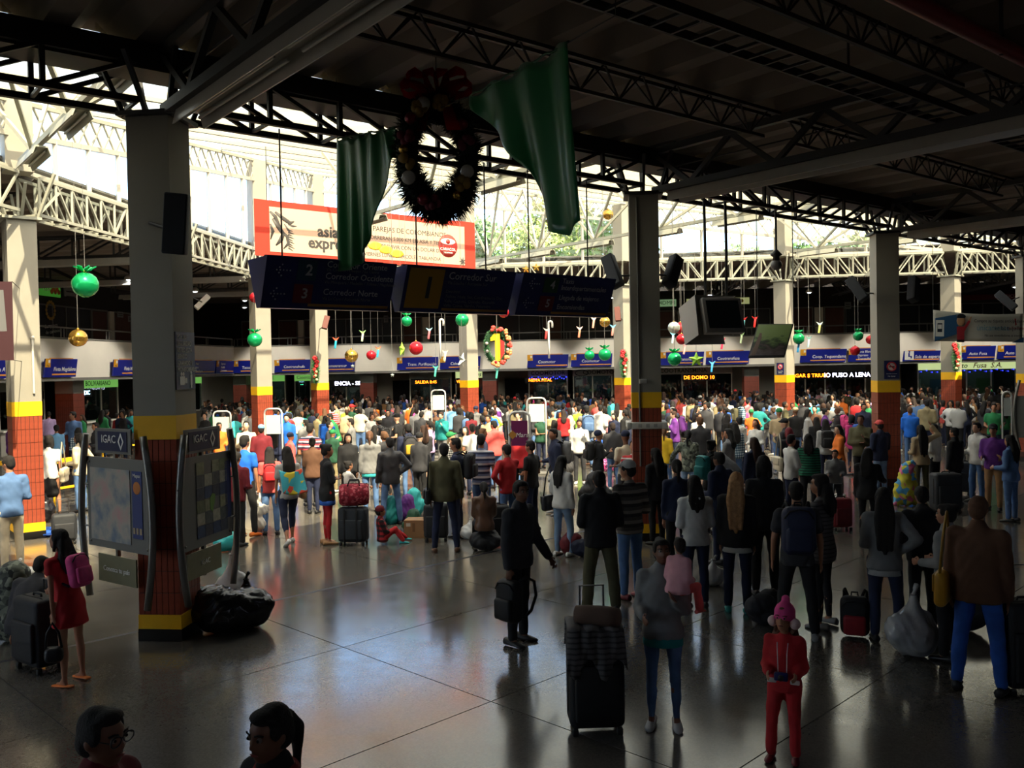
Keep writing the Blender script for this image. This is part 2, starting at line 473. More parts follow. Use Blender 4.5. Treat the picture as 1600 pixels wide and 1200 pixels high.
# eave truss over the front columns, with the dark fascia beam above it
for k in range(-2, 4):
 a, b = ST(k * S, 0), ST((k + 1) * S, 0)
 wh = ['off beyond the left wall', 'left of the map display column', 'above the hanging direction signs', 'above the hanging monitor', 'above the white banner', 'off to the right'][k + 2]
 box_truss('eave_truss', 'dark steel box truss along the roof edge ' + wh, a, b, 6.08, 6.52, 0.28, 8, M_DARKSTEEL, 0.055, 'dark roof edge trusses')
 fb = bar('fascia_beam', a + UP * 6.60, b + UP * 6.60, 0.5, M_DARKSTEEL, None, 0.30)
 fb.name = 'fascia_beam'; tag(fb, 'solid dark beam under the roof sheets ' + wh, 'beam', 'dark beams under the roof edge')
# girders running back towards the viewer with light troughs
def trough(name, p0, p1, zb, label, w=0.34, h=0.17, grp='long white fluorescent light troughs', m=None):
 p0 = Vector(p0); p1 = Vector(p1); d = p1 - p0; ln = d.length
 t = thing(name, label, 'light fixture', p0 + UP * zb, 0, grp)
 x = d.normalized(); y = UP.cross(x)
 M = Matrix(((x.x, y.x, 0, p0.x), (x.y, y.y, 0, p0.y), (0, 0, 1, zb), (0, 0, 0, 1)))
 b = MB()
 pr = [(-w / 2, 0.0), (-w / 2 + 0.05, h), (w / 2 - 0.05, h), (w / 2, 0.0), (w / 2 - 0.015, 0.0), (w / 2 - 0.06, h - 0.03), (-w / 2 + 0.06, h - 0.03), (-w / 2 + 0.015, 0.0)]
 n = len(pr); vs = [(0, y_, z_) for y_, z_ in pr] + [(ln, y_, z_) for y_, z_ in pr]
 b.add(vs, [(i, (i + 1) % n, n + (i + 1) % n, n + i) for i in range(n)] + [(0, 7, 6, 1), (1, 6, 5, 2), (2, 5, 4, 3)] + [(n, n + 1, n + 6, n + 7), (n + 1, n + 2, n + 5, n + 6), (n + 2, n + 3, n + 4, n + 5)])
 b.build('housing', m or M_TROUGH, t, M)
 nt_ = max(1, int(ln / 2.4))
 for q in range(nt_):
  x0 = (q + 0.06) * ln / nt_; x1 = (q + 0.94) * ln / nt_
  for yy in (-0.07, 0.07):
   bar('lamp_tube', M @ Vector((x0, yy, 0.075)), M @ Vector((x1, yy, 0.075)), 0.038, mat('unlit_lamp_tube', (205, 205, 200), 0.35), t, shape='rod')
 return t
GL = ['dark steel roof girder off beyond the map display column', 'dark steel roof girder meeting the map display column', 'dark steel roof girder meeting the column with the trunking collar', 'dark steel roof girder meeting the column with one sunlit side', 'dark steel roof girder meeting the column at the banner']
TL = ['long white light trough under the girder left of the map display', 'long white light trough running from the map display column', 'long white light trough running from the trunking collar column', 'long white light trough running from the half-shaded column', 'long white light trough running from the column at the banner']
for gi, k in enumerate((-1, 0, 1, 2, 3)):
 t = thing('roof_girder', GL[gi], 'girder', ST(k * S, 0, 6.05), 0, 'dark roof girders')
 T0, T1, n = -0.25, -16.4, 10
 bar('chord', ST(k * S, T0, 6.02), ST(k * S, T1, 6.02), 0.11, M_DARKSTEEL, t)
 bar('chord', ST(k * S, T0, 6.68), ST(k * S, T1, 6.68), 0.11, M_DARKSTEEL, t)
 st = (T1 - T0) / n
 for q in range(n):
  a = T0 + q * st
  bar('diagonal', ST(k * S, a, 6.66), ST(k * S, a + st / 2, 6.04), 0.075, M_DARKSTEEL, t)
  bar('diagonal', ST(k * S, a + st / 2, 6.04), ST(k * S, a + st, 6.66), 0.075, M_DARKSTEEL, t)
 bar('sag_rod', ST(k * S + 0.1, T0, 6.38), ST(k * S + 0.1, T1, 6.32), 0.025, M_DARKSTEEL, t, shape='rod')
 trough('light_trough', ST(k * S + 0.16, -0.55), ST(k * S + 0.16, -16.0), 5.80, TL[gi], 0.36, 0.19)
# joists across, between girders
def joist(s0, s1, tpos, label, m=M_DARKSTEEL, z0=6.36, z1=6.72, grp='thin lattice roof joists'):
 t = thing('roof_joist', label, 'joist', ST(s0, tpos, z0), 0, grp)
 for o in (-0.09, 0.09):
  bar('chord', ST(s0, tpos + o, z1), ST(s1, tpos + o, z1), 0.045, m, t)
 bar('chord', ST(s0 + 0.3, tpos, z0), ST(s1 - 0.3, tpos, z0), 0.045, m, t)
 n = max(3, int(round((s1 - s0) / 0.75))); st = (s1 - s0 - 0.6) / n
 for q in range(n):
  a = s0 + 0.3 + q * st
  for o in (-0.09, 0.09):
   bar('diagonal', ST(a, tpos + o, z1), ST(a + st / 2, tpos, z0), 0.02, m, t)
   bar('diagonal', ST(a + st / 2, tpos, z0), ST(a + st, tpos + o, z1), 0.02, m, t)
bayname = ['left of the map display column', 'over the wreath and green drapes', 'past the girder with the long trough', 'over the half-shaded column', 'over the far right']
rown = {-2.75: 'first row', -5.6: 'by the cable tray', -8.4: 'behind red pipe'}
for tpos in (-2.75, -5.6, -8.4):
 for k in range(-1, 4):
  joist(k * S + 0.1, (k + 1) * S - 0.1, tpos, 'dark lattice joist ' + bayname[k + 1] + ', ' + rown[tpos])
# cable tray, flat duct and red pipe crossing the ceiling
t = thing('cable_tray', 'dark ladder cable tray hung under the roof sheets', 'cable tray', ST(-4, -5.1, 6.2))
for o in (-0.2, 0.2): bar('side_rail', ST(-6, -5.05 + o, 6.26), ST(40, -5.05 + o, 6.26), 0.03, M_DARKSTEEL, t, 0.09)
for q in range(150): bar('rung', ST(-6 + q * 0.3, -5.25, 6.23), ST(-6 + q * 0.3, -4.85, 6.23), 0.03, M_DARKSTEEL, t)
for q in range(12): bar('hanger', ST(-5 + q * 3.6, -5.25, 6.26), ST(-5 + q * 3.6, -5.25, 6.77), 0.02, M_DARKSTEEL, t)
t = thing('fire_pipe', 'dark red fire main pipe running under the roof', 'pipe', ST(-4, -6.6, 6.25))
bar('pipe', ST(-6, -6.6, 6.25), ST(40, -6.6, 6.25), 0.17, mat('red_pipe_paint', (120, 22, 26), 0.35), t, shape='tube12')
for q in range(8): bar('clamp', ST(-4 + q * 5.2, -6.6, 6.16), ST(-4 + q * 5.2, -6.6, 6.77), 0.03, M_DARKSTEEL, t)
for q in range(9): bar('coupling', ST(-1 + q * 4.2, -6.6, 6.25), ST(-0.75 + q * 4.2, -6.6, 6.25), 0.21, mat('red_pipe_paint'), t, shape='tube12')
t = thing('roof_panel_strip', 'pale flat light panels in a row beside the cable tray', 'ceiling panel', ST(-4, -5.8, 6.5))
for q in range(14): MB().box((0, 0, 0), (2.5, 0.42, 0.05)).build('panel', M_CEMENT, t, Matrix.Translation(ST(-3 + q * 2.75, -5.95, 6.62)) @ Matrix.Rotation(ROT_D, 4, 'Z'))
# ================================================================== court: ring truss, clerestory, high ribbed roof
def roof_z(p):
 t_ = (p - L0).dot(D1); return 6.75 + 0.19 * t_
high = thing('ceiling_court', '', '', AB(0, 12, 8)); del high['label']; del high['category']; struct(high)
s = -8.19
nrm_len = 1
while s < 32.4:
 tm = min(s + 0.465 + S, 4 * P * math.sqrt(2) - s - 0.465) + 0.25
 if tm > 0.6: sheet(sheet_lit, 'roof_light', ST(s, 0.1, 6.79), D2, D1, tm, high, 0.19)
 s += 0.93
names_l = {(-1, -1): 'left of the maroon banner', (-1, 0): 'over the maroon banner', (-1, 1): 'beside the sunlit column with white conduit', (-1, 2): 'behind the map display column', (-1, 3): 'behind the billboard'}
names_b = {-1: 'behind the green drape', 0: 'right of the billboard', 1: 'behind the hanging monitor', 2: 'left of the white banner', 3: 'beyond the white banner'}
edges = []
for j in (-1, 0, 1, 2, 3): edges.append((AB(-P, j * P), AB(-P, (j + 1) * P), names_l[(-1, j)], 'left'))
for i in (-1, 0, 1, 2, 3): edges.append((AB(i * P, 4 * P), AB((i + 1) * P, 4 * P), names_b[i], 'back'))
wi = 1
for a, b, nm, side in edges:
 out = -E1 if side == 'left' else E2
 box_truss('ring_truss', 'cream steel truss carrying the high windows, ' + nm, a, b, 6.10, 6.80, 0.22, 10, M_CREAMSTEEL, 0.045, 'cream trusses around the sunlit court')
 za, zb = max(roof_z(a) - 0.12, 6.9), max(roof_z(b) - 0.12, 6.9)
 # lattice beam under the roof
 t = thing('lattice_beam', 'cream lattice beam under the sloping court roof, ' + nm, 'truss', a + UP * za, 0, 'cream lattice beams under the court roof')
 a1, b1 = max(za - 0.62, 6.88), max(zb - 0.62, 6.88)
 bar('chord', a + UP * za, b + UP * zb, 0.08, M_CREAMSTEEL, t); bar('chord', a + UP * a1, b + UP * b1, 0.08, M_CREAMSTEEL, t)
 n = 12
 for q in range(n):
  p0 = a.lerp(b, q / n); p1 = a.lerp(b, (q + 1) / n); z0t = za + (zb - za) * q / n; z1t = za + (zb - za) * (q + 1) / n; z0b = a1 + (b1 - a1) * q / n; z1b = a1 + (b1 - a1) * (q + 1) / n
  bar('diagonal', p0 + UP * z0t, p1 + UP * z1b, 0.035, M_CREAMSTEEL, t); bar('diagonal', p0 + UP * z0b, p1 + UP * z1t, 0.035, M_CREAMSTEEL, t)
 # cream ribbed soffit board behind the lattice
 bd = MB().add([a + out * 0.3 + UP * a1, b + out * 0.3 + UP * b1, b + out * 0.3 + UP * (zb + 0.25), a + out * 0.3 + UP * (za + 0.25),
     a + out * 0.33 + UP * a1, b + out * 0.33 + UP * b1, b + out * 0.33 + UP * (zb + 0.25), a + out * 0.33 + UP * (za + 0.25)],
     [(0, 1, 2, 3), (7, 6, 5, 4), (0, 4, 5, 1), (3, 2, 6, 7), (0, 3, 7, 4), (1, 5, 6, 2)]).build('trim_%d' % wi, M_RIBBED)
 struct(bd)
 # window
 w = thing('window_%d' % wi, '', '', a + UP * 6.9); del w['label']; del w['category']; struct(w); wi += 1
 bar('sill', a + UP * 6.90, b + UP * 6.90, 0.12, M_ALU, w, 0.08)
 bar('head', a + UP * a1, b + UP * b1, 0.10, M_ALU, w)
 n = 5 if side == 'left' else 4
 for q in range(n + 1):
  p0 = a.lerp(b, q / n); zt = a1 + (b1 - a1) * q / n
  if 0 < q < n and zt > 7.0: bar('mullion', p0 + UP * 6.9, p0 + UP * zt, 0.09 if side == 'left' else 0.075, M_ALU, w)
  if q < n:
   p1 = a.lerp(b, (q + 1) / n); zt1 = a1 + (b1 - a1) * (q + 1) / n
   if max(zt, zt1) > 7.0:
    MB().add([p0 + UP * 6.9, p1 + UP * 6.9, p1 + UP * zt1, p0 + UP * zt], [(0, 1, 2, 3)]).build('pane', M_GLASS, w)
# girders of the high roof: level bottom chord, long splayed struts to the sloping roof
for gi, k in enumerate((0, 1, 2, 3)):
 sx = k * S; tm = min(sx + S, 4 * P * math.sqrt(2) - sx) if k != 1 else 10.8
 t = thing('court_girder', 'cream girder with splayed struts, in line with the ' + ['map display column', 'trunking collar column', 'half-shaded column', 'column at the banner'][gi], 'girder', ST(sx, 0, 7.0), 0, 'cream girders of the court roof')
 bar('chord', ST(sx, 0.3, 7.0), ST(sx, tm - 0.3, 7.0), 0.09, M_CREAMSTEEL, t)
 n = max(2, int(round(tm / 2.75)))
 for q in range(1, n + 1):
  tt = tm * (q - 0.5) / n
  for dt in (-tm / n / 2, tm / n / 2):
   for ds in (-0.55, 0.55):
    z1 = 6.75 + 0.19 * (tt + dt)
    if z1 > 7.15: bar('strut', ST(sx, tt, 7.0), ST(sx + ds, tt + dt, z1), 0.065, M_CREAMSTEEL, t)
 for q in range(n):
  tt = tm * (q + 0.5) / n
  trough('light_trough', ST(sx, tt - 0.75), ST(sx, tt + 0.75), 6.78, 'short court light trough ' + ['in line with the display column', 'before the billboard', 'before the window trees', 'over the picture panel'][gi] + ', ' + ['first', 'second', 'third', 'fourth', 'fifth', 'sixth', 'seventh', 'eighth'][q] + ' from roof edge', 0.3, 0.15, 'short light troughs of the court', M_CREAMSTEEL)
# purlins of the high roof
for q in range(1, 9):
 tt = q * 2.4; s0 = max(tt - S, -S) + 0.1; s1 = 4 * P * math.sqrt(2) - tt - 0.1
 if s1 > s0:
  bar('purlin', ST(s0, tt, 6.72 + 0.19 * tt), ST(s1, tt, 6.72 + 0.19 * tt), 0.07, M_CREAMSTEEL, high)
# ================================================================== low roofs over the aisles
ceil2 = thing('ceiling_aisles', '', '', AB(-10, 20, 6.9)); del ceil2['label']; del ceil2['category']; struct(ceil2)
b_ = -8.0
while b_ < 44: sheet(sheet_cem, 'roof_sheet', AB(-P - 0.25, b_, 6.84), E2, -E1, 20, ceil2); b_ += 0.93
a_ = -P
while a_ < 44: sheet(sheet_cem, 'roof_sheet', AB(a_, 4 * P + 0.25, 6.84), E1, E2, 20, ceil2); a_ += 0.93
for n_, (a0, a1, b0, b1, z) in enumerate(((-26, -P - 0.2, -8, 44, 7.12), (-P - .3, 46, 4 * P + 0.2, 44, 7.12))):
 o = MB().box((0, 0, 0), (a1 - a0, b1 - b0, 0.05)).build('roof_deck', M_CEMENT, ceil2, Matrix.Translation(AB((a0 + a1) / 2, (b0 + b1) / 2, z)) @ Matrix.Rotation(ROT_E, 4, 'Z'))
for q, bb in enumerate((2, 2.9, 3.8)):
 trough('light_trough', AB(-13.6, bb * P + 0.9), AB(-6.3, bb * P + 0.9), 5.95, 'white light trough in the dim side aisle, ' + ['nearest the sunlit conduit column', 'middle one of the aisle', 'deepest in the aisle'][q], 0.34, 0.17, 'light troughs of the side aisle')
for q in range(5):
 box_truss('aisle_truss', 'dim dark truss under the aisle roof, ' + ['above the dim shopfronts on the upper floor', 'between the aisle light troughs', 'behind the map display column', 'before the far corner', 'over the far left counters'][q], AB(-14, (q + 0.2 - .3 * (q == 4)) * P), AB(-6.4, (q + 0.2 - .3 * (q == 4)) * P), 6.2, 6.75, 0.15, 6, M_DARKSTEEL, 0.05, 'dark trusses of the aisle roof', bracing=False)
for q in range(7):
 box_truss('aisle_truss', 'dim dark truss under the far aisle roof, ' + ['before the corner', 'behind the billboard', 'behind the wreath', 'behind the trunking column', 'behind the monitor', 'behind the picture panel', 'behind the banner'][q], AB((q - 1.2) * P, 4 * P + 0.4), AB((q - 1.2) * P, 4 * P + 11.4), 6.2, 6.75, 0.15, 7, M_DARKSTEEL, 0.05, 'dark trusses of the aisle roof', bracing=False)
# ================================================================== two-storey wings around the court
FA, FB = -14.2, 34.7            # fascia lines (left wing, back wing)
def abox(name, a0, a1, b0, b1, z0, z1, m, parent=None):
 return MB().box((0, 0, 0), (a1 - a0, b1 - b0, z1 - z0)).build(name, m, parent, Matrix.Translation(AB((a0 + a1) / 2, (b0 + b1) / 2, (z0 + z1) / 2)) @ Matrix.Rotation(ROT_E, 4, 'Z'))
struct(abox('wall_left_gallery', FA - 0.15, FA, -8, FB + 0.15, 2.95, 4.33, M_WALL))
struct(abox('wall_back_gallery', FA, 42, FB, FB + 0.15, 2.95, 4.33, M_WALL))
struct(abox('trim_40', FA - 0.15, FA + 0.06, -8, FB, 2.84, 2.95, M_GREYWALL))
struct(abox('trim_41', FA, 42, FB - 0.06, FB + 0.15, 2.84, 2.95, M_GREYWALL))
struct(abox('trim_42', FA - 0.2, FA + 0.03, -8, FB, 4.33, 4.40, M_GREYWALL))
struct(abox('trim_43', FA, 42, FB - 0.03, FB + 0.2, 4.33, 4.40, M_GREYWALL))
struct(abox('floor_gallery_left', FA - 9, FA - 0.15, -8, FB + 8, 2.95, 3.15, M_GREYWALL))
struct(abox('floor_gallery_back', FA - 0.15, 42, FB + 0.15, FB + 8, 2.95, 3.15, M_GREYWALL))
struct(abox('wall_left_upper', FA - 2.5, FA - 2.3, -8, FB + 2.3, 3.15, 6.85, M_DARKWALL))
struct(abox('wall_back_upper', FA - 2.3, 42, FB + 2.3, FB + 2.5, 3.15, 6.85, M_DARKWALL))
struct(abox('wall_left_lower', FA - 4.4, FA - 4.2, -8, FB + 4, 0, 2.95, M_WALL))
struct(abox('wall_back_lower', FA - 4.2, 42, FB + 4.2, FB + 4.4, 0, 2.95, M_WALL))
# the hall behind and beside the viewer
def sbox(name, s0, s1, t0, t1, z0, z1, m): return struct(MB().box((0, 0, 0), (s1 - s0, t1 - t0, z1 - z0)).build(name, m, None, Matrix.Translation(ST((s0 + s1) / 2, (t0 + t1) / 2, (z0 + z1) / 2)) @ Matrix.Rotation(ROT_D, 4, 'Z')))
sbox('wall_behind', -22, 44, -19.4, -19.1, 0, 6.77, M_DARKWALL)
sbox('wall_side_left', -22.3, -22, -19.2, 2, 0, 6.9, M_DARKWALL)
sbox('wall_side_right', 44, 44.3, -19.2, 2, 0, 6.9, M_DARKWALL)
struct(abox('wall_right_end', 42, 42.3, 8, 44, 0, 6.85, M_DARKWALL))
# railings
def railing(p0, p1, label):
 t = thing('railing', label, 'railing', Vector(p0), 0, 'grey gallery railings')
 p0 = Vector(p0); p1 = Vector(p1); ln = (p1 - p0).length; n = int(ln / 2.9)
 bar('top_rail', p0 + UP * 0.36, p1 + UP * 0.36, 0.06, M_RAIL, t)
 for k in range(n + 1):
  p = p0.lerp(p1, k / n)
  for o in (-0.09, 0.09): bar('baluster', p + (p1 - p0).normalized() * o, p + (p1 - p0).normalized() * o + UP * 0.36, 0.035, M_RAIL, t)
railing(AB(FA - 0.08, -6, 4.40), AB(FA - 0.08, FB, 4.40), 'grey gallery railing over the white band of the side wing')
railing(AB(FA + 0.1, FB + 0.08, 4.40), AB(41, FB + 0.08, 4.40), 'grey gallery railing over the white band of the far wing')
# upper floor doors, shop windows, piers: picture columns turned into stretches of the wall lines
LW = (AB(FA - 2.3, 0), E2, E1); BW = (AB(0, FB + 2.3), E1, -E2)
_n = [20, 1]
def span(line, x0, x1):
 p0, _ = on_line(x0, line[0], line[1]); p1, _ = on_line(x1, line[0], line[1]); return p0, p1
def leaf(line, x0, x1, z0, z1, kind):
 p0, p1 = span(line, x0, x1); nrm = line[2]; w = (p1 - p0).length; c = (p0 + p1) / 2
 M = frame(c + nrm * 0.02 + UP * (z0 + z1) / 2, line[1])
 if line is LW: M = frame(c + nrm * 0.02 + UP * (z0 + z1) / 2, E2)
 h = z1 - z0
 if kind == 'door':
  d = thing('door_%d' % _n[1], '', '', c + UP * z0); _n[1] += 1
  del d['label']; del d['category']; struct(d)
  panel(d, 'leaf', w * 0.9, h - 0.06, M_DOOR, M, 0.04, 0, -0.03, 0.04)
  for sx in (-1, 1): panel(d, 'jamb', 0.06, h, M_GREYWALL, M, 0.07, sx * w * 0.475, 0, 0.06)
  panel(d, 'lintel', w, 0.07, M_GREYWALL, M, 0.07, 0, h / 2, 0.06)
  MB().ball((w * 0.36, -0.05, 0.08), 0.035).build('knob', M_ALU, d, M)
 elif kind == 'pier':
  o = panel(None, 'trim_%d' % (50 + _n[0]), w, h, M_WALL, M, 0.1, 0, 0, 0.12); struct(o); _n[0] += 1
 else:
  d = thing('window_%d' % _n[0], '', '', c + UP * z0); _n[0] += 1
  del d['label']; del d['category']; struct(d)
  n = max(1, int(round(w / 0.95)))
  for k in range(n): panel(d, 'pane', w / n - 0.06, h - 0.08, M_BLKGLASS, M, 0.02, -w / 2 + (k + 0.5) * w / n, 0, 0.03)
  for k in range(n + 1): panel(d, 'mullion', 0.05, h, M_RAIL, M, 0.05, -w / 2 + k * w / n, 0, 0.06)
  for yy in (-h / 2, h / 2): panel(d, 'frame_bar', w, 0.06, M_RAIL, M, 0.05, 0, yy, 0.06)
for x0, x1, kd in ((-30, 10, 'w'), (60, 142, 'w'), (143, 168, 'door'), (169, 176, 'pier'), (178, 205, 'door'), (225, 290, 'w')):
 leaf(LW, x0, x1, 3.15, 5.8, {'w': 'win'}.get(kd, kd))
for x0, x1, kd in ((380, 396, 'door'), (437, 467, 'door'), (468, 477, 'pier'), (478, 488, 'door'), (514, 628, 'win'), (631, 661, 'door'), (662, 673, 'pier'), (675, 716, 'win'), (748, 845, 'win'), (848, 879, 'door'), (882, 956, 'win'), (1031, 1058, 'door'), (1060, 1073, 'pier'), (1075, 1118, 'win'), (1146, 1204, 'win'), (1238, 1271, 'door'), (1273, 1286, 'pier'), (1288, 1320, 'door'), (1322, 1362, 'win'), (1405, 1468, 'win'), (1503, 1600, 'win'), (1610, 1700, 'win')):
 leaf(BW, x0, x1, 3.15, 5.8, kd)
# small notices and signs on the upper floor
M_PAPER = mat('white_paper', (225, 222, 212), 0.8)
M_PAPER2 = mat('grey_plate', (150, 150, 146), 0.6)
def wall_board(name, line, px0, px1, py0, py1, m, label, cat='sign', out=0.08, grp=None, build=True):
 p0, p1 = span(line, px0, px1); D = (p0.y + p1.y) / 2
 z1 = at_depth((px0 + px1) / 2, py0, D).z; z0 = at_depth((px0 + px1) / 2, py1, D).z
 w = (p1 - p0).length; M = frame((p0 + p1) / 2 + line[2] * out + UP * (z0 + z1) / 2, line[1])
 t = thing(name, label, cat, M.translation - UP * (z1 - z0) / 2, 0, grp)
 panel(t, 'board', w, z1 - z0, m, M, 0.03)
 return t, M, w, z1 - z0
M_GREENSIGN = mat('green_sign', (70, 150, 50), 0.4, emit=((70, 150, 50), 0.25))
M_WTEXT = mat('white_lettering', (235, 235, 230), 0.5)
M_DTEXT = mat('dark_lettering', (30, 32, 40), 0.5)
t, M, w, h = wall_board('shop_sign', LW, 60, 95, 443, 463, M_GREENSIGN, 'lit green shop sign on the upper floor behind the green foil ball')
text(t, 'ISSA', h * 0.6, M_WTEXT, M @ Matrix.Translation((-w * 0.3, 0.05, 0.004))); 
for k in range(5): MB().ball((w * (0.1 + 0.08 * k), -h * 0.1 + 0.1 * (k % 2), 0.0), 0.1, scale=(1, 1, 0.3)).build('flower', mat('sign_flower', (220, 120, 60), 0.6), t, M)
t, M, w, h = wall_board('plate', LW, 101, 120, 448, 464, M_PAPER2, 'pale rectangular plate beside the green upper floor sign')
for k in range(3): panel(t, 'print_line', w * 0.7, 0.05, M_DTEXT, M, 0.003, 0, 0.2 - 0.2 * k, 0.004)
# ring logo and script on the dark shop window
p_, _ = on_line(78, LW[0], E2); Mw = frame(p_ + E1 * 0.1 + UP * at_depth(78, 485, p_.y).z, E2)
t = thing('window_decal', 'gold ring emblem and script on the dark upper shop window', 'decal', Mw.translation)
for k in range(14):
 a = 2 * PI * k / 14
 MB().ball((0.27 * math.cos(a), 0.33 * math.sin(a), 0), 0.07, scale=(1, 1, 0.1)).build('dot', mat('gold_print', (190, 150, 60), 0.5), t, Mw)
text(t, 'desayunos', 0.2, M_WTEXT, Mw @ Matrix.Translation((0, -0.6, 0)) @ Matrix.Rotation(0.15, 4, 'Z'), align='CENTER')
text(t, 'de caminos', 0.2, M_WTEXT, Mw @ Matrix.Translation((0.1, -0.82, 0)) @ Matrix.Rotation(0.15, 4, 'Z'), align='CENTER')
for k, (line, a, b_, c, d, lb) in enumerate(((LW, 182, 191, 487, 496, 'upper of two paper notices on the dark upper door'), (LW, 199, 205, 494, 503, 'lower paper notice beside the dark upper door'), (BW, 602, 609, 493, 504, 'paper notice on the far upper shop window'), (BW, 857, 866, 498, 505, 'grey plate on the far brown door above the candy cane'), (BW, 1320, 1330, 472, 483, 'pale plate on the wall by the far double door'))):
 t, M, w, h = wall_board('notice', line, a, b_, c, d, M_PAPER2, lb, 'notice', 0.12)
 for q in range(2): panel(t, 'print_line', w * 0.7, 0.03, M_DTEXT, M, 0.002, 0, h * (0.15 - 0.3 * q), 0.003)
t, M, w, h = wall_board('shop_sign', BW, 1030, 1058, 468, 479, mat('white_green_sign', (150, 190, 140), 0.5, emit=((150, 190, 140), 0.3)), 'small lit pale sign on the upper floor beside the shaded column')
text(t, '4DMPI', h * 0.8, mat('green_letter', (20, 90, 40), 0.5), M @ Matrix.Translation((0, 0, 0.004)), align='CENTER')
t, M, w, h = wall_board('shop_sign', BW, 1074, 1172, 466, 476, mat('pale_lit_sign', (190, 195, 130), 0.5, emit=((190, 195, 130), 0.35)), 'long pale yellow lit sign behind the hanging monitor')
for k in range(4): MB().ball((w * (0.2 + 0.06 * k), 0, 0.0), 0.09, scale=(1, 1, 0.3)).build('flower', mat('yellow_flower', (200, 170, 40), 0.6), t, M)
t, M, w, h = wall_board('shop_sign', BW, 1505, 1590, 460, 468, mat('dim_red_band', (120, 40, 36), 0.5), 'dim red band over the upper shop windows behind the banner')
text(t, 'AGENCIA', h * 0.9, M_WTEXT, M @ Matrix.Translation((0.8, 0, 0.004)), align='CENTER')
# ================================================================== blue company signs along the white band
M_BLUE = mat('blue_sign', (16, 30, 138), 0.38, var=0.03)
M_ORANGE = mat('orange_stripe', (240, 160, 70), 0.5)
M_TAB = mat('amber_tab', (226, 160, 30), 0.5)
LF = (AB(FA + 0.02, 0), E2, E1); BF = (AB(0, FB - 0.02), E1, -E2)
def company(line, x0, x1, lines, desc, z0=2.98, z1=3.62, tab=True, icon=False):
 p0, p1 = span(line, x0, x1); w = (p1 - p0).length; h = z1 - z0
 M = frame((p0 + p1) / 2 + line[2] * 0.16 + UP * (z0 + z1) / 2, line[1]) @ Matrix.Rotation(0.08, 4, 'X')
 t = thing('company_sign', desc, 'sign', M.translation - UP * h / 2, 0, 'blue company signs on the white band')
 b = MB(); k = 0.06
 b.prism([(-w / 2 + 0.0, -h / 2), (w / 2 - k, -h / 2), (w / 2, h / 2), (-w / 2 + k, h / 2)], 0.06, Matrix.Translation((0, 0, -0.06))).build('board', M_BLUE, t, M)
 panel(t, 'top_stripe', w * 0.72, 0.035, M_ORANGE, M, 0.02, 0, h / 2 + 0.02, 0.0)
 panel(t, 'stripe', w * 0.74, 0.055, M_ORANGE, M, 0.01, w * 0.09, -h * 0.34, 0.004)
 if tab:
  tb = panel(t, 'tab', 0.27, 0.30, M_TAB, M, 0.02, -w / 2 + 0.16, h * 0.28, 0.012)
  panel(tb, 'pictogram', 0.09, 0.11, M_WTEXT, M, 0.004, -w / 2 + 0.22, h * 0.36, 0.016)
  text(tb, 'Taq', 0.09, M_DTEXT, M @ Matrix.Translation((-w / 2 + 0.16, h * 0.13, 0.016)), align='CENTER')
 if icon:
  ic = panel(t, 'pictogram', 0.42, 0.42, M_WTEXT, M, 0.01, -w / 2 + 0.3, 0.03, 0.008)
  MB().prism([(-0.05, 0.12), (0.02, 0.12), (0.02, -0.02), (0.12, -0.02), (0.12, -0.14), (0.06, -0.14), (0.06, -0.07), (-0.05, -0.07)], 0.004, Matrix.Translation((-w / 2 + 0.3, 0.03, 0.008))).build('seated_figure', M_BLUE, ic, M)
  MB().ball((-w / 2 + 0.3, 0.2, 0.009), 0.04, scale=(1, 1, 0.1)).build('figure_head', M_BLUE, ic, M)
 n = len(lines)
 for i, s_ in enumerate(lines):
  y = (0.02 if n == 1 else h * 0.3 - i * 0.17) - (0.03 if n == 1 else 0)
  text(t, s_, 0.2 if n == 1 else 0.15, M_WTEXT, M @ Matrix.Translation((-w * 0.24 if not icon else -w * 0.18, y - 0.03, 0.006)), shear=0.15, bold=0.01)
 for sx in (-0.3, 0.3): bar('mount', M @ Vector((sx * w, 0, -0.06)), M @ Vector((sx * w, 0, -0.20)), 0.05, M_RAIL, t)
 return t
company(LF, -30, 9, ['Flota A'], 'blue company sign left of the conduit column')
company(LF, 63, 114, ['Flota Magdalena'], 'blue company sign between conduit column and gold ball, parallelogram end')
company(LF, 171, 232, ['Flota Macarena'], 'blue company sign partly hidden by the map display column')
company(LF, 288, 332, ['Flota', 'Santa', 'Cruz Bogota'], 'blue company sign under the green glint right of the display column')
company(LF, 333, 361, ['Expreso', 'Brasilia', 'Sotracauca'], 'short three-line blue company sign beside the corner of the band')
company(BF, 366, 420, ['Tasas Yerbabuena'], 'blue company sign partly behind the column with the lowest green ball')
company(BF, 430, 487, ['Cootranshuila'], 'blue company sign left of the flower swag column')
company(BF, 490, 556, ['Coomotransur'], 'blue company sign behind the glittery gold ball')
company(BF, 621, 686, ['Trans. Purificación'], 'blue company sign below the large red ball')
company(BF, 688, 752, ['Caletrans'], 'blue company sign behind the silver star balloon')
company(BF, 824, 889, ['Coomotor'], 'blue company sign below the second candy cane')
company(BF, 892, 957, ['Coomotor'], 'blue company sign behind the two green gift balls')
company(BF, 1031, 1100, ['Cootransmina'], 'blue company sign behind the green star balloon')
company(BF, 1102, 1171, ['Cootransfusa'], 'blue company sign left of the hanging picture panel')
company(BF, 1249, 1322, ['Coop. Tequendama'], 'blue company sign above the orange running letters')
company(BF, 1324, 1380, ['Flota Blanca', 'Expreso', 'Tranquilidad'], 'three-line blue company sign behind the red foil ball')
company(BF, 1409, 1468, ['Sala de espera'], 'blue waiting room sign with a seated figure pictogram', 2.96, 3.45, False, True)
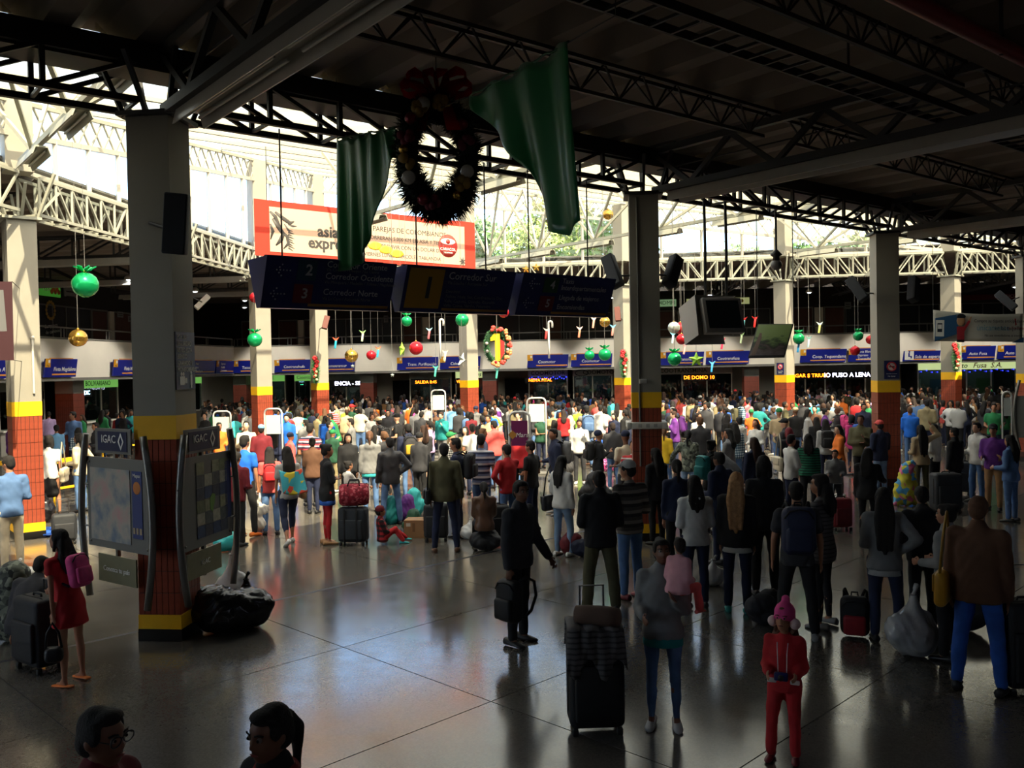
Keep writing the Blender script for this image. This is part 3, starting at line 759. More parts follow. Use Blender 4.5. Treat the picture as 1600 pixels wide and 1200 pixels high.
company(BF, 1497, 1554, ['Auto Fusa'], 'blue company sign right of the swag below the banner')
company(BF, 1556, 1604, ['Auto Fusa'], 'blue company sign below the right end of the banner')
# ================================================================== ground floor counters
M_PIERTILE = mat('pier_tile', (126, 62, 48), 0.5, var=0.1)
pn = 0
def pier(line, px, label, w=0.72):
 p, _ = on_line(px, line[0], line[1]); p = p - line[2] * 0.9
 t = thing('pier', label, 'column', p, ROT_E, 'short tiled piers under the gallery')
 Mx = Matrix.Translation(p) @ Matrix.Rotation(ROT_E, 4, 'Z')
 MB().box((0, 0, 2.65), (w, w, 0.6)).build('head', M_GREYWALL, t, Mx)
 MB().box((0, 0, 1.175), (w - 0.02, w - 0.02, 2.35)).build('tile_bed', M_TILEBED, t, Mx)
 jb = MB()
 for f in range(4):
  Rf = Matrix.Rotation(f * PI / 2, 3, 'Z')
  for r in range(9):
   for c in range(9): jb.box(Rf @ Vector(((c - 4) * w / 9, -(w / 2 - 0.008), 0.13 + r * 0.26)), (w / 9 - 0.008, 0.014, 0.252), Rf)
 o = jb.build('tiling', M_PIERTILE, t, Mx); o['kind'] = 'stuff'
for ln, px, lb in ((LF, 143, 'sunlit tiled pier below the sign beside the gold ball'), (LF, 262, 'tiled pier hidden behind the map display column'), (BF, 367, 'dark tiled pier in the corner of the wings'), (BF, 568, 'tiled pier right of the white running letters'), (BF, 762, 'tiled pier under the wreath with the yellow numeral'), (BF, 1006, 'tiled pier behind the trunking collar column'), (BF, 1177, 'dark tiled pier under the picture panel'), (BF, 1392, 'dark tiled pier behind the half-shaded column')):
 pier(ln, px, lb)
M_DESK = mat('counter_front', (172, 168, 158), 0.6, var=0.05)
M_CGLASS = mat_glass('counter_glass', (190, 205, 205), 0.12)
M_INT = mat('office_wall', (120, 130, 126), 0.8, var=0.2, scale=1.5)
M_LAMP = mat('lit_tube', (255, 255, 250), 0.5, emit=((240, 250, 255), 6.0))
def led(t, s_, size, M, col, name='running_letters', w=None, st=5.0):
 w = w or len(s_) * size * 0.62
 bd = panel(t, 'led_box', w + 0.1, size * 1.25, mat('led_black', (12, 12, 12), 0.4), M, 0.08)
 text(bd, s_, size, mat('led_%d_%d_%d' % col, col, 0.5, emit=(col, st)), M @ Matrix.Translation((0, 0, 0.006)), name, 'CENTER', bold=0.012)
ORANGE, WHITE, CYAN, GREEN = (255, 120, 20), (225, 225, 255), (170, 230, 255), (60, 255, 150)
def counter(line, x0, x1, label, head=None, led_s=None, glow=False):
 p0, p1 = span(line, x0, x1); nrm = line[2]; w = (p1 - p0).length; c = (p0 + p1) / 2 - nrm * 1.5
 M = frame(c, line[1])                       # x along, y up, z out
 t = thing('ticket_counter', label, 'ticket counter', c, 0, 'ticket counters under the gallery')
 MB().box((0, 0.55, -0.3), (w, 1.1, 0.6)).build('desk', M_DESK, t, M)
 MB().box((0, 1.12, -0.25), (w + 0.04, 0.05, 0.75)).build('desk_top', M_WALL, t, M)
 n = max(2, int(round(w / 1.1)))
 for k in range(n + 1): MB().box((-w / 2 + k * w / n, 2.0, -0.05), (0.06, 1.75, 0.06)).build('mullion', M_ALU, t, M)
 for k in range(n): MB().box((-w / 2 + (k + 0.5) * w / n, 1.85, -0.05), (w / n - 0.06, 1.3, 0.008)).build('pane', M_CGLASS, t, M)
 MB().box((0, 2.68, -0.05), (w, 0.36, 0.1)).build('header', M_INT if not head else head[1], t, M)
 MB().box((0, 1.45, -2.45), (w, 2.9, 0.06)).build('back_wall', M_INT, t, M)
 for sx in (-1, 1): MB().box((sx * w / 2, 1.45, -1.3), (0.08, 2.9, 2.3)).build('side_wall', M_DARKWALL, t, M)
 for k in range(n): MB().box((-w / 2 + (k + 0.5) * w / n, 1.6, -2.38), (w / n * 0.6, 0.8, 0.03)).build('poster', mat('office_poster_%d' % (k % 4), [(180, 190, 180), (60, 90, 120), (150, 60, 50), (90, 120, 80)][k % 4], 0.6), t, M)
 if glow: bar('lamp_tube', M @ Vector((-w * 0.35, 2.6, -1.3)), M @ Vector((w * 0.35, 2.6, -1.3)), 0.05, M_LAMP, t, shape='rod')
 if head:
  for s_, sz, xo, mt, sh in head[0]: text(t, s_, sz, mt, M @ Matrix.Translation((xo * w, 2.68, 0.004)), align='CENTER', shear=sh, bold=0.01)
 if 'fairy' in label or 'red script' in label:
  for k in range(18): MB().ball((-w / 2 + (k + .5) * w / 18, 2.42 + .05 * math.sin(k * 1.9), .05), .028, 8, 6).build('fairy_bulb', mat('blue_bulb', (40, 50, 255), .4, emit=((40, 50, 255), 4)), t, M)
 if 'ring mark' in label: MB().tube([(-w * .28 + .34 * math.cos(q * PI / 10), 2.66 + .15 * math.sin(q * PI / 10), .01) for q in range(20)], .02, 6, True).build('ring_mark', M_DTEXT, t, M)
 if led_s:
  for s_, col, xo, sz in led_s: led(t, s_, sz, M @ Matrix.Translation((xo * w, 2.32, 0.06)), col)
 return t
M_HW = mat('pale_header', (186, 186, 180), 0.5); M_HG = mat('green_header', (120, 190, 90), 0.5, emit=((120, 190, 90), 0.5)); M_HY = mat('cream_green_header', (214, 232, 160), 0.5, emit=((214, 232, 160), 0.55))
M_RTEXT = mat('red_lettering', (170, 30, 24), 0.5); M_GTEXT = mat('dark_green_lettering', (30, 70, 30), 0.5)
counter(LF, -40, 55, 'ticket counter left of the conduit column', None, None)
counter(LF, 62, 128, 'ticket counter with orange letters left of the sunlit pier', None, [('5:30 PM', ORANGE, 0.22, 0.24)])
counter(LF, 158, 236, 'ticket counter with pale cyan letters behind the display column', ([('BOLIVARIANO', 0.28, 0.1, M_GTEXT, 0)], M_HG), [('A DE DIC', CYAN, -0.22, 0.24)], True)
counter(LF, 300, 358, 'bright green headed ticket counter by the wing corner', ([('EXPRESO PALMIRA', 0.26, 0, M_WTEXT, 0)], M_HG), None, True)
counter(BF, 378, 428, 'green headed ticket counter behind the lowest green ball column', ([('TAX', 0.28, 0, M_WTEXT, 0)], M_HG), None, True)
counter(BF, 444, 494, 'green headed ticket counter with a small green lamp', ([('Cootranshuila', 0.26, 0, M_WTEXT, 0)], M_HG), [('- -', GREEN, -0.25, 0.16)], True)
counter(BF, 498, 556, 'ticket counter with white running letters', None, [('ENCIA - SE', WHITE, 0.05, 0.3)], True)
counter(BF, 630, 696, 'ticket counter with orange letters below the large red ball', None, [('SALIDA 8:45', ORANGE, -0.1, 0.22)], True)
counter(BF, 704, 750, 'ticket counter with a yellow green header beside the wreath column', ([('Cot', 0.34, -0.2, M_GTEXT, 0.3), ('rans', 0.34, 0.2, M_GTEXT, 0.3)], M_HY), [('VILLA', ORANGE, -0.3, 0.2)], False)
counter(BF, 822, 884, 'ticket counter with a pale header and blue fairy lights', ([('COOMOTOR', 0.3, 0, M_DTEXT, 0)], M_HW), [('NEIVA PITAL', ORANGE, -0.2, 0.22)], True)
counter(BF, 894, 956, 'ticket counter with a ring mark on its pale header', ([('COOMOTOR', 0.3, 0.2, M_DTEXT, 0)], M_HW), None, True)
counter(BF, 1030, 1150, 'wide ticket counter with a green lettered header, orange clock letters', ([('COOTRANSMINA', 0.3, -0.15, M_GTEXT, 0)], M_HW), [('DE DOMO 10', ORANGE, 0.06, 0.26)], False)
counter(BF, 1237, 1366, 'wide dark ticket counter with orange and white running letters', None, [('MELGAR $ TRIUN', ORANGE, -0.24, 0.26), ('IO PUSO A LENA', WHITE, 0.27, 0.3)], False)
counter(BF, 1452, 1610, 'ticket counter with a lit cream header and red script', ([('auto', 0.34, -0.06, M_DTEXT, 0.2), ('Fusa', 0.36, 0.13, M_RTEXT, 0.3), ('S.A.', 0.36, 0.3, M_RTEXT, 0.3)], M_HY), None, True)
# small ceiling lamps glowing in the far aisle, plus an added row in the side aisle
def aisle_lamp(p, aim, label):
 t = thing('ceiling_lamp', label, 'lamp', p, 0, 'small round ceiling lamps in the dim aisles')
 MB().lathe([(.16, 0), (.13, .10), (.05, .16)], p, 14).build('shade', M_TROUGH, t); MB().ball(p + UP * .02, .10, 10, 6, (1, 1, .6)).build('bulb', M_LAMP, t)
 bar('stem', p + UP * .15, p + UP * (6.86 - p.z), .02, M_DARKSTEEL, t)
 ld = bpy.data.lights.new('lamp_light', 'SPOT'); ld.energy = LAMP_W; ld.spot_size = 1.15; ld.spot_blend = .45; ld.shadow_soft_size = .12; ld.color = (1, .93, .8)
 lo = bpy.data.objects.new('lamp_light', ld); COL.objects.link(lo); lo.parent = t; lo.matrix_parent_inverse = chain(t).inverted()
 lo.matrix_basis = Matrix.Translation(p - UP * .06) @ (-aim).to_track_quat('Z', 'Y').to_matrix().to_4x4()
LAMP_W = 640
for k in range(11): aisle_lamp(AB((k * .75 - 2.05) * P, FB - 4.0, 6.1), (E2 * .67 - UP * .74), 'small ceiling lamp of the far aisle, number %s from the wing corner' % ['one', 'two', 'three', 'four', 'five', 'six', 'seven', 'eight', 'nine', 'ten', 'eleven'][k])
for k in range(6): aisle_lamp(AB(FA + 4.0, (k * .8 + .62) * P, 6.1), (-E1 * .67 - UP * .74), 'added side aisle lamp brightening the white band, number %s from the corner' % ['six', 'five', 'four', 'three', 'two', 'one'][k])  # extra row, added to brighten the side wing's white band
# near-black panels stand for the shade inside open doorways
struct(abox('door_40', 2.0, 4.2, FB + 4.1, FB + 4.18, 0, 2.3, mat('doorway_shade', (18, 18, 20), 0.8)))
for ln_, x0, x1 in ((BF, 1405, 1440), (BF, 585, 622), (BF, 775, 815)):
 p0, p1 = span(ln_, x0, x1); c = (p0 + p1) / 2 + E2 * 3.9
 o = MB().box((0, 1.2, 0), ((p1 - p0).length, 2.4, 0.05)).build('door_%d' % _n[1], mat('doorway_shade'), None, frame(c, E1)); struct(o); _n[1] += 1
# ================================================================== outside: ground, neighbour roof, trees
g = MB().box((0, 0, 0), (240, 160, 0.1)).build('ground_outside', mat('asphalt', (90, 88, 84), 0.9, var=0.1), None, Matrix.Translation((0, 140, -0.2))); struct(g)
t = thing('neighbouring_hall', 'long low hall with a pale ribbed roof outside the windows', 'building', (10, 60, 0))
MB().box((0, 0, 3.6), (90, 12, 7.2)).build('wall', M_WALL, t, Matrix.Translation((14, 66, 0)))
rm = mat('pale_blue_roof', (172, 182, 196), 0.5, var=0.06)
for q in range(60):
 MB().add([(x, y, z + (0.0 if y < 60 else 0)) for x, y, z in ((0, 58, 7.2), (0.5, 58, 7.34), (0.6, 58, 7.2), (1.5, 58, 7.2), (0, 70, 10.1), (0.5, 70, 10.24), (0.6, 70, 10.1), (1.5, 70, 10.1))], [(0, 1, 5, 4), (1, 2, 6, 5), (2, 3, 7, 6)]).build('roof_sheet', rm, t, Matrix.Translation((-31 + 1.5 * q, 0, 0)))
def leaves(n, rx, rz, size, seed):
 rnd = random.Random(seed); b = MB(); cl = [Vector((rnd.gauss(0, 0.42), rnd.gauss(0, 0.42), rnd.gauss(0, 0.38))) for _ in range(26)]
 vs = []; fs = []
 for k in range(n):
  c = rnd.choice(cl) + Vector((rnd.gauss(0, .16), rnd.gauss(0, .16), rnd.gauss(0, .14))); c = Vector((c.x * rx, c.y * rx, c.z * rz))
  u = Vector((rnd.gauss(0, 1), rnd.gauss(0, 1), rnd.gauss(0, 1))).normalized(); w = u.orthogonal().normalized(); s_ = size * rnd.uniform(.6, 1.3)
  o = len(vs); vs += [c - u * s_, c + w * s_ * .5, c + u * s_, c - w * s_ * .5]; fs.append((o, o + 1, o + 2, o + 3))
 return b.add(vs, fs)
M_BARK = mat('bark', (80, 64, 50), 0.9)
lf = [leaves(2600, 3.2, 3.6, 0.28, 3).mesh('foliage', mat('leaf_yellow_green', (150, 160, 70), 0.6, var=0.3, scale=1.2)), leaves(2600, 3.4, 3.2, 0.28, 5).mesh('foliage', mat('leaf_green', (96, 124, 62), 0.6, var=0.3, scale=1.2))]
trunk_me = MB().tube([(0, 0, 0), (0.1, 0, 3), (-0.1, 0.1, 6.5), (0.3, 0, 9.5)], [0.32, 0.26, 0.2, 0.08], 8).tube([(0, 0, 5.5), (1.2, 0.4, 8.2)], [0.14, 0.05], 6).tube([(0, 0, 6), (-1.3, -0.3, 8.6)], [0.14, 0.05], 6).mesh('trunk', M_BARK)
for k, (px, D, h, q, lb) in enumerate(((762, 96, 19.5, 1, 'green tree right of the billboard'), (835, 84, 19.5, 0, 'yellow-green tree between the billboard and dark drape'), (905, 104, 22.5, 0, 'tall yellow-green tree below the dark green drape'), (952, 78, 17, 1, 'green tree beside the sunlit rose swag column'), (560, 90, 15.5, 1, 'distant green tree over the billboard'), (1150, 80, 14.0, 1, 'green tree right of the trunking collar column'), (1250, 100, 14.0, 0, 'low yellow-green tree left of the sunlit column'), (1330, 80, 15.0, 1, 'green tree in the window left of the half-shaded column'), (325, 85, 13.5, 1, 'distant green tree low in the left windows'))):
 c = at_depth(px, 575, D); c.z = 0
 t = thing('tree', lb + ', outside the high windows', 'tree', c, k * 1.3, 'trees outside the high windows')
 obj('trunk', trunk_me, t, Matrix.Translation(c) @ Matrix.Rotation(k * 1.3, 4, 'Z') @ Matrix.Scale(h / 11.5, 4))
 obj('foliage', lf[q], t, Matrix.Translation(c + UP * (h - 4.2)) @ Matrix.Rotation(k * 1.3, 4, 'Z') @ Matrix.Diagonal((1.15, 1.15, 1.2, 1)))
# ================================================================== map display stand around the front-left column
M_STEELPOST = mat('brushed_steel', (128, 126, 120), 0.35, metal=0.6)
M_BOARD = mat('grey_acrylic_board', (120, 120, 116), 0.3)
def mat_map(name, c1, c2, c3, sc):
 m = bpy.data.materials.new(name); m.use_nodes = True; nt = m.node_tree; b = nt.nodes['Principled BSDF']
 tc = nt.nodes.new('ShaderNodeTexCoord'); n = nt.nodes.new('ShaderNodeTexNoise'); n.inputs['Scale'].default_value = sc; n.inputs['Detail'].default_value = 8
 nt.links.new(tc.outputs['Object'], n.inputs['Vector'])
 r = nt.nodes.new('ShaderNodeValToRGB'); r.color_ramp.elements[0].color = rgb(*c1); r.color_ramp.elements[0].position = .35
 r.color_ramp.elements[1].color = rgb(*c3); r.color_ramp.elements[1].position = .68; e = r.color_ramp.elements.new(.52); e.color = rgb(*c2)
 nt.links.new(n.outputs['Fac'], r.inputs[0]); nt.links.new(r.outputs[0], b.inputs['Base Color']); b.inputs['Roughness'].default_value = 0.3
 MATS[name] = m; return m
M_MAP = mat_map('printed_map', (110, 130, 150), (176, 172, 160), (196, 150, 150), 3.5)
ks = thing('display_stand', 'steel map display stand with curved posts around the shaded column', 'display stand', L0)
def quad_board(parent, name, pts, m, d=0.02):
 a, b, c, e = [Vector(p) for p in pts]; n = (b - a).cross(e - a).normalized()
 if n.dot(-a) < 0: n = -n
 return MB().add([a, b, c, e, a - n * d, b - n * d, c - n * d, e - n * d], [(0, 1, 2, 3), (7, 6, 5, 4), (0, 4, 5, 1), (1, 5, 6, 2), (2, 6, 7, 3), (3, 7, 4, 0)]).build(name, m, parent), frame((a + b + c + e) / 4 + n * 0.004, (b - a), (a - e)), (b - a).length, (a - e).length
def side_panel(Pl, Pr, flip):
 # Pl, Pr: ground points of the panel's left and right edge
 d = (Pr - Pl).normalized(); w = (Pr - Pl).length
 def q(x0, x1, z0, z1, lean=0.0): return [Pl + d * x0 + UP * z1, Pl + d * x1 + UP * z1, Pl + d * x1 + UP * z0, Pl + d * x0 + UP * z0]
 bd, M, W, H = quad_board(ks, 'map_board', q(0.03, w - 0.02, 1.02, 2.08), M_BOARD)
 if not flip:
  panel(bd, 'map_print', W * 0.64, H * 0.80, M_MAP, M, 0.004, -W * 0.12, -0.02, 0.004)
  sd = panel(bd, 'side_print', W * 0.15, H * 0.72, mat('blue_print', (40, 60, 120), 0.4), M, 0.004, W * 0.31, 0.02, 0.004)
  MB().ball((W * 0.31, H * 0.2, 0.005), 0.075, scale=(1, 1, .05)).build('orange_patch', mat('orange_print', (200, 120, 50), 0.5), sd, M)
  for k in range(3): panel(sd, 'photo_patch', 0.04, 0.07, mat('photo_patch', (170, 150, 120), 0.5), M, 0.004, W * (0.26 + 0.05 * k), -H * 0.26, 0.008)
  text(sd, 'Mapas', 0.06, M_WTEXT, M @ Matrix.Translation((W * 0.31, H * 0.33, 0.006)), align='CENTER')
 else:
  pr = random.Random(4); cols = [(150, 150, 120), (90, 96, 96), (64, 70, 84), (120, 128, 100), (170, 168, 150), (60, 78, 110)]
  for i in range(4):
   for j in range(6):
    if pr.random() < .86: panel(bd, 'map_tile', W * 0.15, H * 0.13, mat('map_tile_%d' % ((i * 3 + j) % 6), cols[(i * 3 + j) % 6], 0.35, var=0.25, scale=14), M, 0.004, -W * 0.14 + i * W * 0.155, H * 0.36 - j * H * 0.14, 0.004)
  MB().prism([(-0.05, -0.08), (0.0, -0.12), (0.05, -0.02), (0.07, 0.08), (0.0, 0.1), (-0.05, 0.05)], 0.003, Matrix.Translation((W * 0.08, -0.04, 0.006))).build('green_country', mat('map_green', (110, 150, 70), 0.5), bd, M)
  sd = panel(bd, 'side_print', W * 0.12, H * 0.66, mat('blue_print'), M, 0.004, W * 0.42, 0.06, 0.004)
 for sx in (-1, 1):
  for sy in (-1, 1): MB().ball((sx * (W / 2 - 0.06), sy * (H / 2 - 0.06), 0.002), 0.016, 8, 5).build('bolt', M_STEELPOST, bd, M)
 hb, M2, W2, H2 = quad_board(ks, 'header_board', q(w * .17, w * .72, 2.13, 2.42) if not flip else q(w * .12, w * .78, 2.12, 2.40), M_BOARD)
 panel(hb, 'header_print', W2 * 0.82, H2 * 0.78, mat('navy_print', (34, 44, 78), 0.3), M2, 0.004, 0, 0, 0.004)
 text(hb, 'IGAC', 0.13, M_WTEXT, M2 @ Matrix.Translation((-W2 * 0.3, 0.02, 0.008)))
 MB().prism([(0, 0.1), (0.06, 0.0), (0, -0.1), (-0.06, 0.0), (-0.035, 0), (0, -0.06), (0.035, 0), (0, 0.06), (-0.035, 0), (-0.06, 0)], 0.003, Matrix.Translation((W2 * 0.25, 0, 0.006))).build('diamond_mark', M_WTEXT, hb, M2)
 fb, M3, W3, H3 = quad_board(ks, 'footer_board', q(w * .17, w * .75, 0.62, 0.94) if not flip else q(w * .12, w * .75, 0.68, 0.98), mat('olive_grey_print', (124, 120, 92), 0.4, var=0.1))
 text(fb, 'Conozca tu país' if not flip else 'IGAC', 0.085, M_WTEXT, M3 @ Matrix.Translation((0, 0, 0.004)), align='CENTER')
 bar('stem', Pl + d * w * .45 + UP * .66 - d.cross(UP) * .03, Pl + d * w * .45 + UP * 2.3 - d.cross(UP) * .03, 0.04, M_STEELPOST, ks, up=d)
 for z in (.8, 1.5, 2.2): bar('wall_arm', Pl + d * w * .45 + UP * z - d.cross(UP) * .03, L0 + UP * z, .03, M_STEELPOST, ks)
 out = d.cross(UP) if not flip else d.cross(UP)
 for P_, sg in ((Pl, -1), (Pr, 1)):
  pts = []
  for k in range(13):
   f = k / 12; z = 0.42 + f * 1.93; bow = math.sin(PI * (0.04 + f * 0.92)) * 0.16
   pts.append(P_ + d * sg * (bow - 0.10) + out * 0.03 + UP * z)
  MB().tube(pts, 0.04, 10).build('curved_post', M_STEELPOST, ks)
  for z in (1.25, 1.75): bar('pin', P_ + d * sg * -0.06 + UP * z, P_ + d * sg * 0.08 + out * 0.03 + UP * z, 0.02, M_STEELPOST, ks, shape='rod')
side_panel(Vector((-5.12, 10.55, 0)), Vector((-4.02, 9.76, 0)), False)
side_panel(Vector((-3.74, 9.84, 0)), Vector((-3.52, 11.0, 0)), True)
# safety notice on the same column, right-hand face
Mn = frame(L0 + E1 * 0.258 + UP * 3.19, E2)
t = thing('safety_notice', 'dark blue camera warning notice on the shaded display column', 'sign', Mn.translation - UP * 0.33)
panel(t, 'board', 0.46, 0.66, mat('slate_blue_board', (66, 78, 110), 0.5), Mn, 0.012, 0, 0, 0.004)
for k, s_ in enumerate(('POR SU', 'SEGURIDAD', 'USTED ESTÁ', 'SIENDO', 'GRABADO Y', 'MONITOREADO')):
 text(t, s_, 0.075, M_WTEXT, Mn @ Matrix.Translation((-0.2, 0.27 - k * 0.075, 0.007)), squeeze=0.85)
MB().box((-0.1, -0.23, 0.008), (0.12, 0.1, 0.004)).box((-0.01, -0.23, 0.008), (0.05, 0.06, 0.004)).ball((-0.12, -0.155, 0.008), 0.025, scale=(1, 1, .1)).ball((-0.07, -0.155, 0.008), 0.025, scale=(1, 1, .1)).build('camera_pictogram', M_WTEXT, t, Mn)
MB().box((0.12, -0.22, 0.008), (0.045, 0.12, 0.004)).ball((0.12, -0.14, 0.008), 0.02, scale=(1, 1, .1)).box((0.12, -0.29, 0.008), (0.03, 0.05, 0.004)).build('figure_pictogram', M_WTEXT, t, Mn)
# ================================================================== loudspeakers
M_SPK = mat('dark_speaker_cloth', (52, 54, 62), 0.8, var=0.1, scale=30); M_SPKB = mat('brown_speaker', (104, 58, 50), 0.7)
def speaker(px, py, D, w, h, d, tilt, yaw, label, m=None, anchor=None, pitch=-0.25):
 c = at_depth(px, py, D)
 M = Matrix.Translation(c) @ Matrix.Rotation(yaw, 4, 'Z') @ Matrix.Rotation(tilt, 4, 'Y') @ Matrix.Rotation(pitch, 4, 'X')
 t = thing('loudspeaker', label, 'loudspeaker', c - UP * h / 2, 0, 'column loudspeakers')
 MB().rbox((0, 0, 0), (w, d, h), 0.02).build('cabinet', m or M_SPK, t, M)
 MB().box((0, -d / 2 - 0.003, 0), (w * 0.88, 0.012, h * 0.94)).build('grille', m or mat('speaker_grille', (40, 42, 48), 0.7), t, M)
 if anchor is not None: MB().tube([c, (c + anchor) / 2 - UP * 0.04, anchor], 0.018, 8).build('arm', M_DARKSTEEL, t)
 return t
CC = AB(P, P); RR = AB(2 * P, 2 * P); HH = AB(3 * P, 3 * P)
speaker(275, 350, 9.72, 0.25, 0.66, 0.16, 0.10, 0.1, 'dark slab loudspeaker high on the display stand column', None, L0 + UP * 4.75 - E2 * 0.25, 0.1)
speaker(957, 424, 15.4, 0.22, 0.62, 0.18, -0.42, -0.5, 'grey loudspeaker tilted left of the trunking collar column', None, CC - E1 * 0.25 + UP * 4.6)
speaker(1051, 424, 15.6, 0.22, 0.62, 0.18, 0.55, 0.5, 'grey loudspeaker tilted right of the trunking collar column', None, CC + E1 * 0.25 + UP * 4.6)
speaker(1339, 452, 19.9, 0.22, 0.62, 0.18, -0.6, -0.5, 'grey loudspeaker tilted left of the half-shaded column', None, RR - E1 * 0.25 + UP * 4.6)
speaker(1427, 452, 20.2, 0.22, 0.62, 0.18, 0.45, 0.5, 'dim loudspeaker tilted right of the half-shaded column', None, RR + E1 * 0.25 + UP * 4.6)
speaker(1572, 470, 25.6, 0.22, 0.66, 0.18, -0.75, -0.4, 'dark loudspeaker above the right end of the banner', None, HH - E1 * 0.25 + UP * 4.8)
speaker(509, 504, 32.6, 0.2, 0.5, 0.16, 0.25, 0.2, 'brown loudspeaker on the corner column with flower swag', M_SPKB, AB(-P, 4 * P) + UP * 4.6)
speaker(965, 491, 31.2, 0.2, 0.52, 0.16, -0.1, -0.2, 'brown loudspeaker on the rose swag column', M_SPKB, AB(P, 4 * P) + UP * 4.7)
speaker(316, 472, 27.0, 0.16, 0.55, 0.16, 0.75, 0.2, 'small white loudspeaker right of the display column in the aisle', mat('white_plastic', (225, 222, 214), 0.5), AB(-P, 2 * P) + UP * 5.3)
# conduit, junction box and trunking collar on the shaded column
t = thing('conduit', 'thin vertical conduit with a junction box on the shaded column', 'conduit', CC - E2 * 0.27)
Mc = Matrix.Translation(CC) @ Matrix.Rotation(ROT_E, 4, 'Z')
bar('pipe', Mc @ Vector((-0.12, -0.27, 1.3)), Mc @ Vector((-0.12, -0.27, 5.9)), 0.03, mat('grey_conduit', (120, 116, 108), 0.5), t, shape='rod')
MB().rbox((-0.06, -0.29, 2.76), (0.13, 0.07, 0.08), 0.01).build('junction_box', mat('grey_box', (170, 166, 158), 0.5), t, Mc)
t = thing('trunking_collar', 'white cable trunking collar with sockets around the tiled column', 'trunking', CC + UP * 1.95)
for f in range(4): MB().rbox((0, -0.30, 2.0), (0.70, 0.09, 0.115), 0.015).build('trunking', mat('white_trunking', (216, 212, 200), 0.4), t, Mc @ Matrix.Rotation(f * PI / 2, 4, 'Z'))
for k in range(3): MB().box((-0.12 + 0.13 * k, -0.347, 2.0), (0.06, 0.01, 0.06)).build('socket', mat('grey_box'), t, Mc)
# white conduit on the sunlit column
AA = AB(-P, P); Ma = Matrix.Translation(AA) @ Matrix.Rotation(ROT_D, 4, 'Z')
t = thing('conduit', 'white vertical conduit on the sunlit column beside the maroon banner', 'conduit', AA)
bar('pipe', Ma @ Vector((0.12, -0.275, 2.72)), Ma @ Vector((0.12, -0.275, 3.75)), 0.04, mat('white_trunking'), t, shape='rod')
MB().ball((0.12, -0.275, 3.76), 0.035, 8, 6).build('cap', mat('white_trunking'), t, Ma)
# no smoking signs
def no_smoking(M, w, h, label):
 t = thing('no_smoking_sign', label, 'sign', M.translation - UP * h / 2, 0)
 panel(t, 'board', w, h, mat('navy_board', (24, 34, 84), 0.4), M, 0.012, 0, 0, 0.0)
 dsc = MB().lathe([(w * .30, 0), (w * .30, 0.004)], (0, h * .16, 0.001), 20).build('white_disc', M_WTEXT, t, M)
 MB().tube([(w * .30 * math.cos(a), h * .16 + w * .30 * math.sin(a), 0.006) for a in [2 * PI * k / 20 for k in range(20)]], w * 0.04, 6, True).build('red_ring', mat('red_print', (190, 30, 40), 0.5), dsc, M)
 MB().box((0, h * .16, 0.006), (w * .36, w * .07, 0.004)).build('cigarette', M_DTEXT, dsc, M)
 MB().box((0, h * .16, 0.009), (w * .58, w * .06, 0.003), Matrix.Rotation(-PI / 4, 3, 'Z')).build('red_bar', mat('red_print'), dsc, M)
 text(t, 'Zona libre de humo', w * .09, M_WTEXT, M @ Matrix.Translation((0, -h * .22, 0.003)), align='CENTER'); text(t, 'No fumar', w * .13, M_WTEXT, M @ Matrix.Translation((0, -h * .36, 0.003)), align='CENTER')
no_smoking(frame(RR - E2 * 0.265 + E1 * 0.06 + UP * 2.82, E1), 0.33, 0.42, 'navy no smoking sign on the half-shaded column')
no_smoking(frame(AB(2 * P, 4 * P) - D2 * 0.26 + UP * 2.80, -D1), 0.30, 0.42, 'navy no smoking sign on the sunlit column below the picture panel')
# ================================================================== hanging direction signs (wedge boxes along the roof edge)
M_NAVY = mat('navy_sign_face', (18, 26, 92), 0.35); M_GREYTX = mat('pale_grey_lettering', (190, 190, 196), 0.5); M_DIMTX = mat('dim_grey_lettering', (110, 112, 124), 0.5)
M_DOT = mat('white_dot', (210, 212, 216), 0.5)
def wedge_sign(px0, px1, label):
 p0, s0 = on_line(px0, ST(0, 0), D2); p1, s1 = on_line(px1, ST(0, 0), D2); n = D2.cross(UP)
 zb, zt = 3.84, 4.46
 t = thing('direction_sign', label, 'sign', (p0 + p1) / 2 + UP * zb, 0, 'hanging wedge-shaped direction signs')
 vs = []
 for p in (p0, p1):
  vs += [p + n * 0.30 + UP * zt, p + n * 0.06 + UP * zb, p - n * 0.06 + UP * zb, p - n * 0.30 + UP * zt]
 MB().add(vs, [(0, 1, 5, 4), (1, 2, 6, 5), (2, 3, 7, 6), (3, 0, 4, 7), (0, 3, 2, 1), (4, 5, 6, 7)]).build('wedge_box', M_NAVY, t)
 bar('top_rail', p0 + D2 * 0.1 + UP * (zt + 0.02), p1 - D2 * 0.05 + UP * (zt + 0.02), 0.05, M_DARKSTEEL, t)
 for f in (0.18, 0.82): bar('rod', p0.lerp(p1, f) + UP * zt, p0.lerp(p1, f) + UP * 6.1, 0.022, M_DARKSTEEL, t, shape='rod')
 mid = (p0 + p1) / 2 + n * 0.18 + UP * (zb + zt) / 2
 M = frame(mid, D2, (UP * (zt - zb) + n * 0.24)); M.translation = M.translation + (M.to_3x3() @ Vector((0, 0, 0.004)))
 return t, M, (p1 - p0).length, 0.665
def arrow(t, M, x, y, s_):
 a = MB()
 for k in range(5): a.ball((x + k * s_, y, 0.0), s_ * .26, 6, 4, (1, 1, .3))
 for k in (1, 2):
  for sg in (-1, 1): a.ball((x + k * s_ * .75, y + sg * k * s_ * .8, 0.0), s_ * .26, 6, 4, (1, 1, .3))
 a.build('dotted_arrow', M_DOT, t, M)
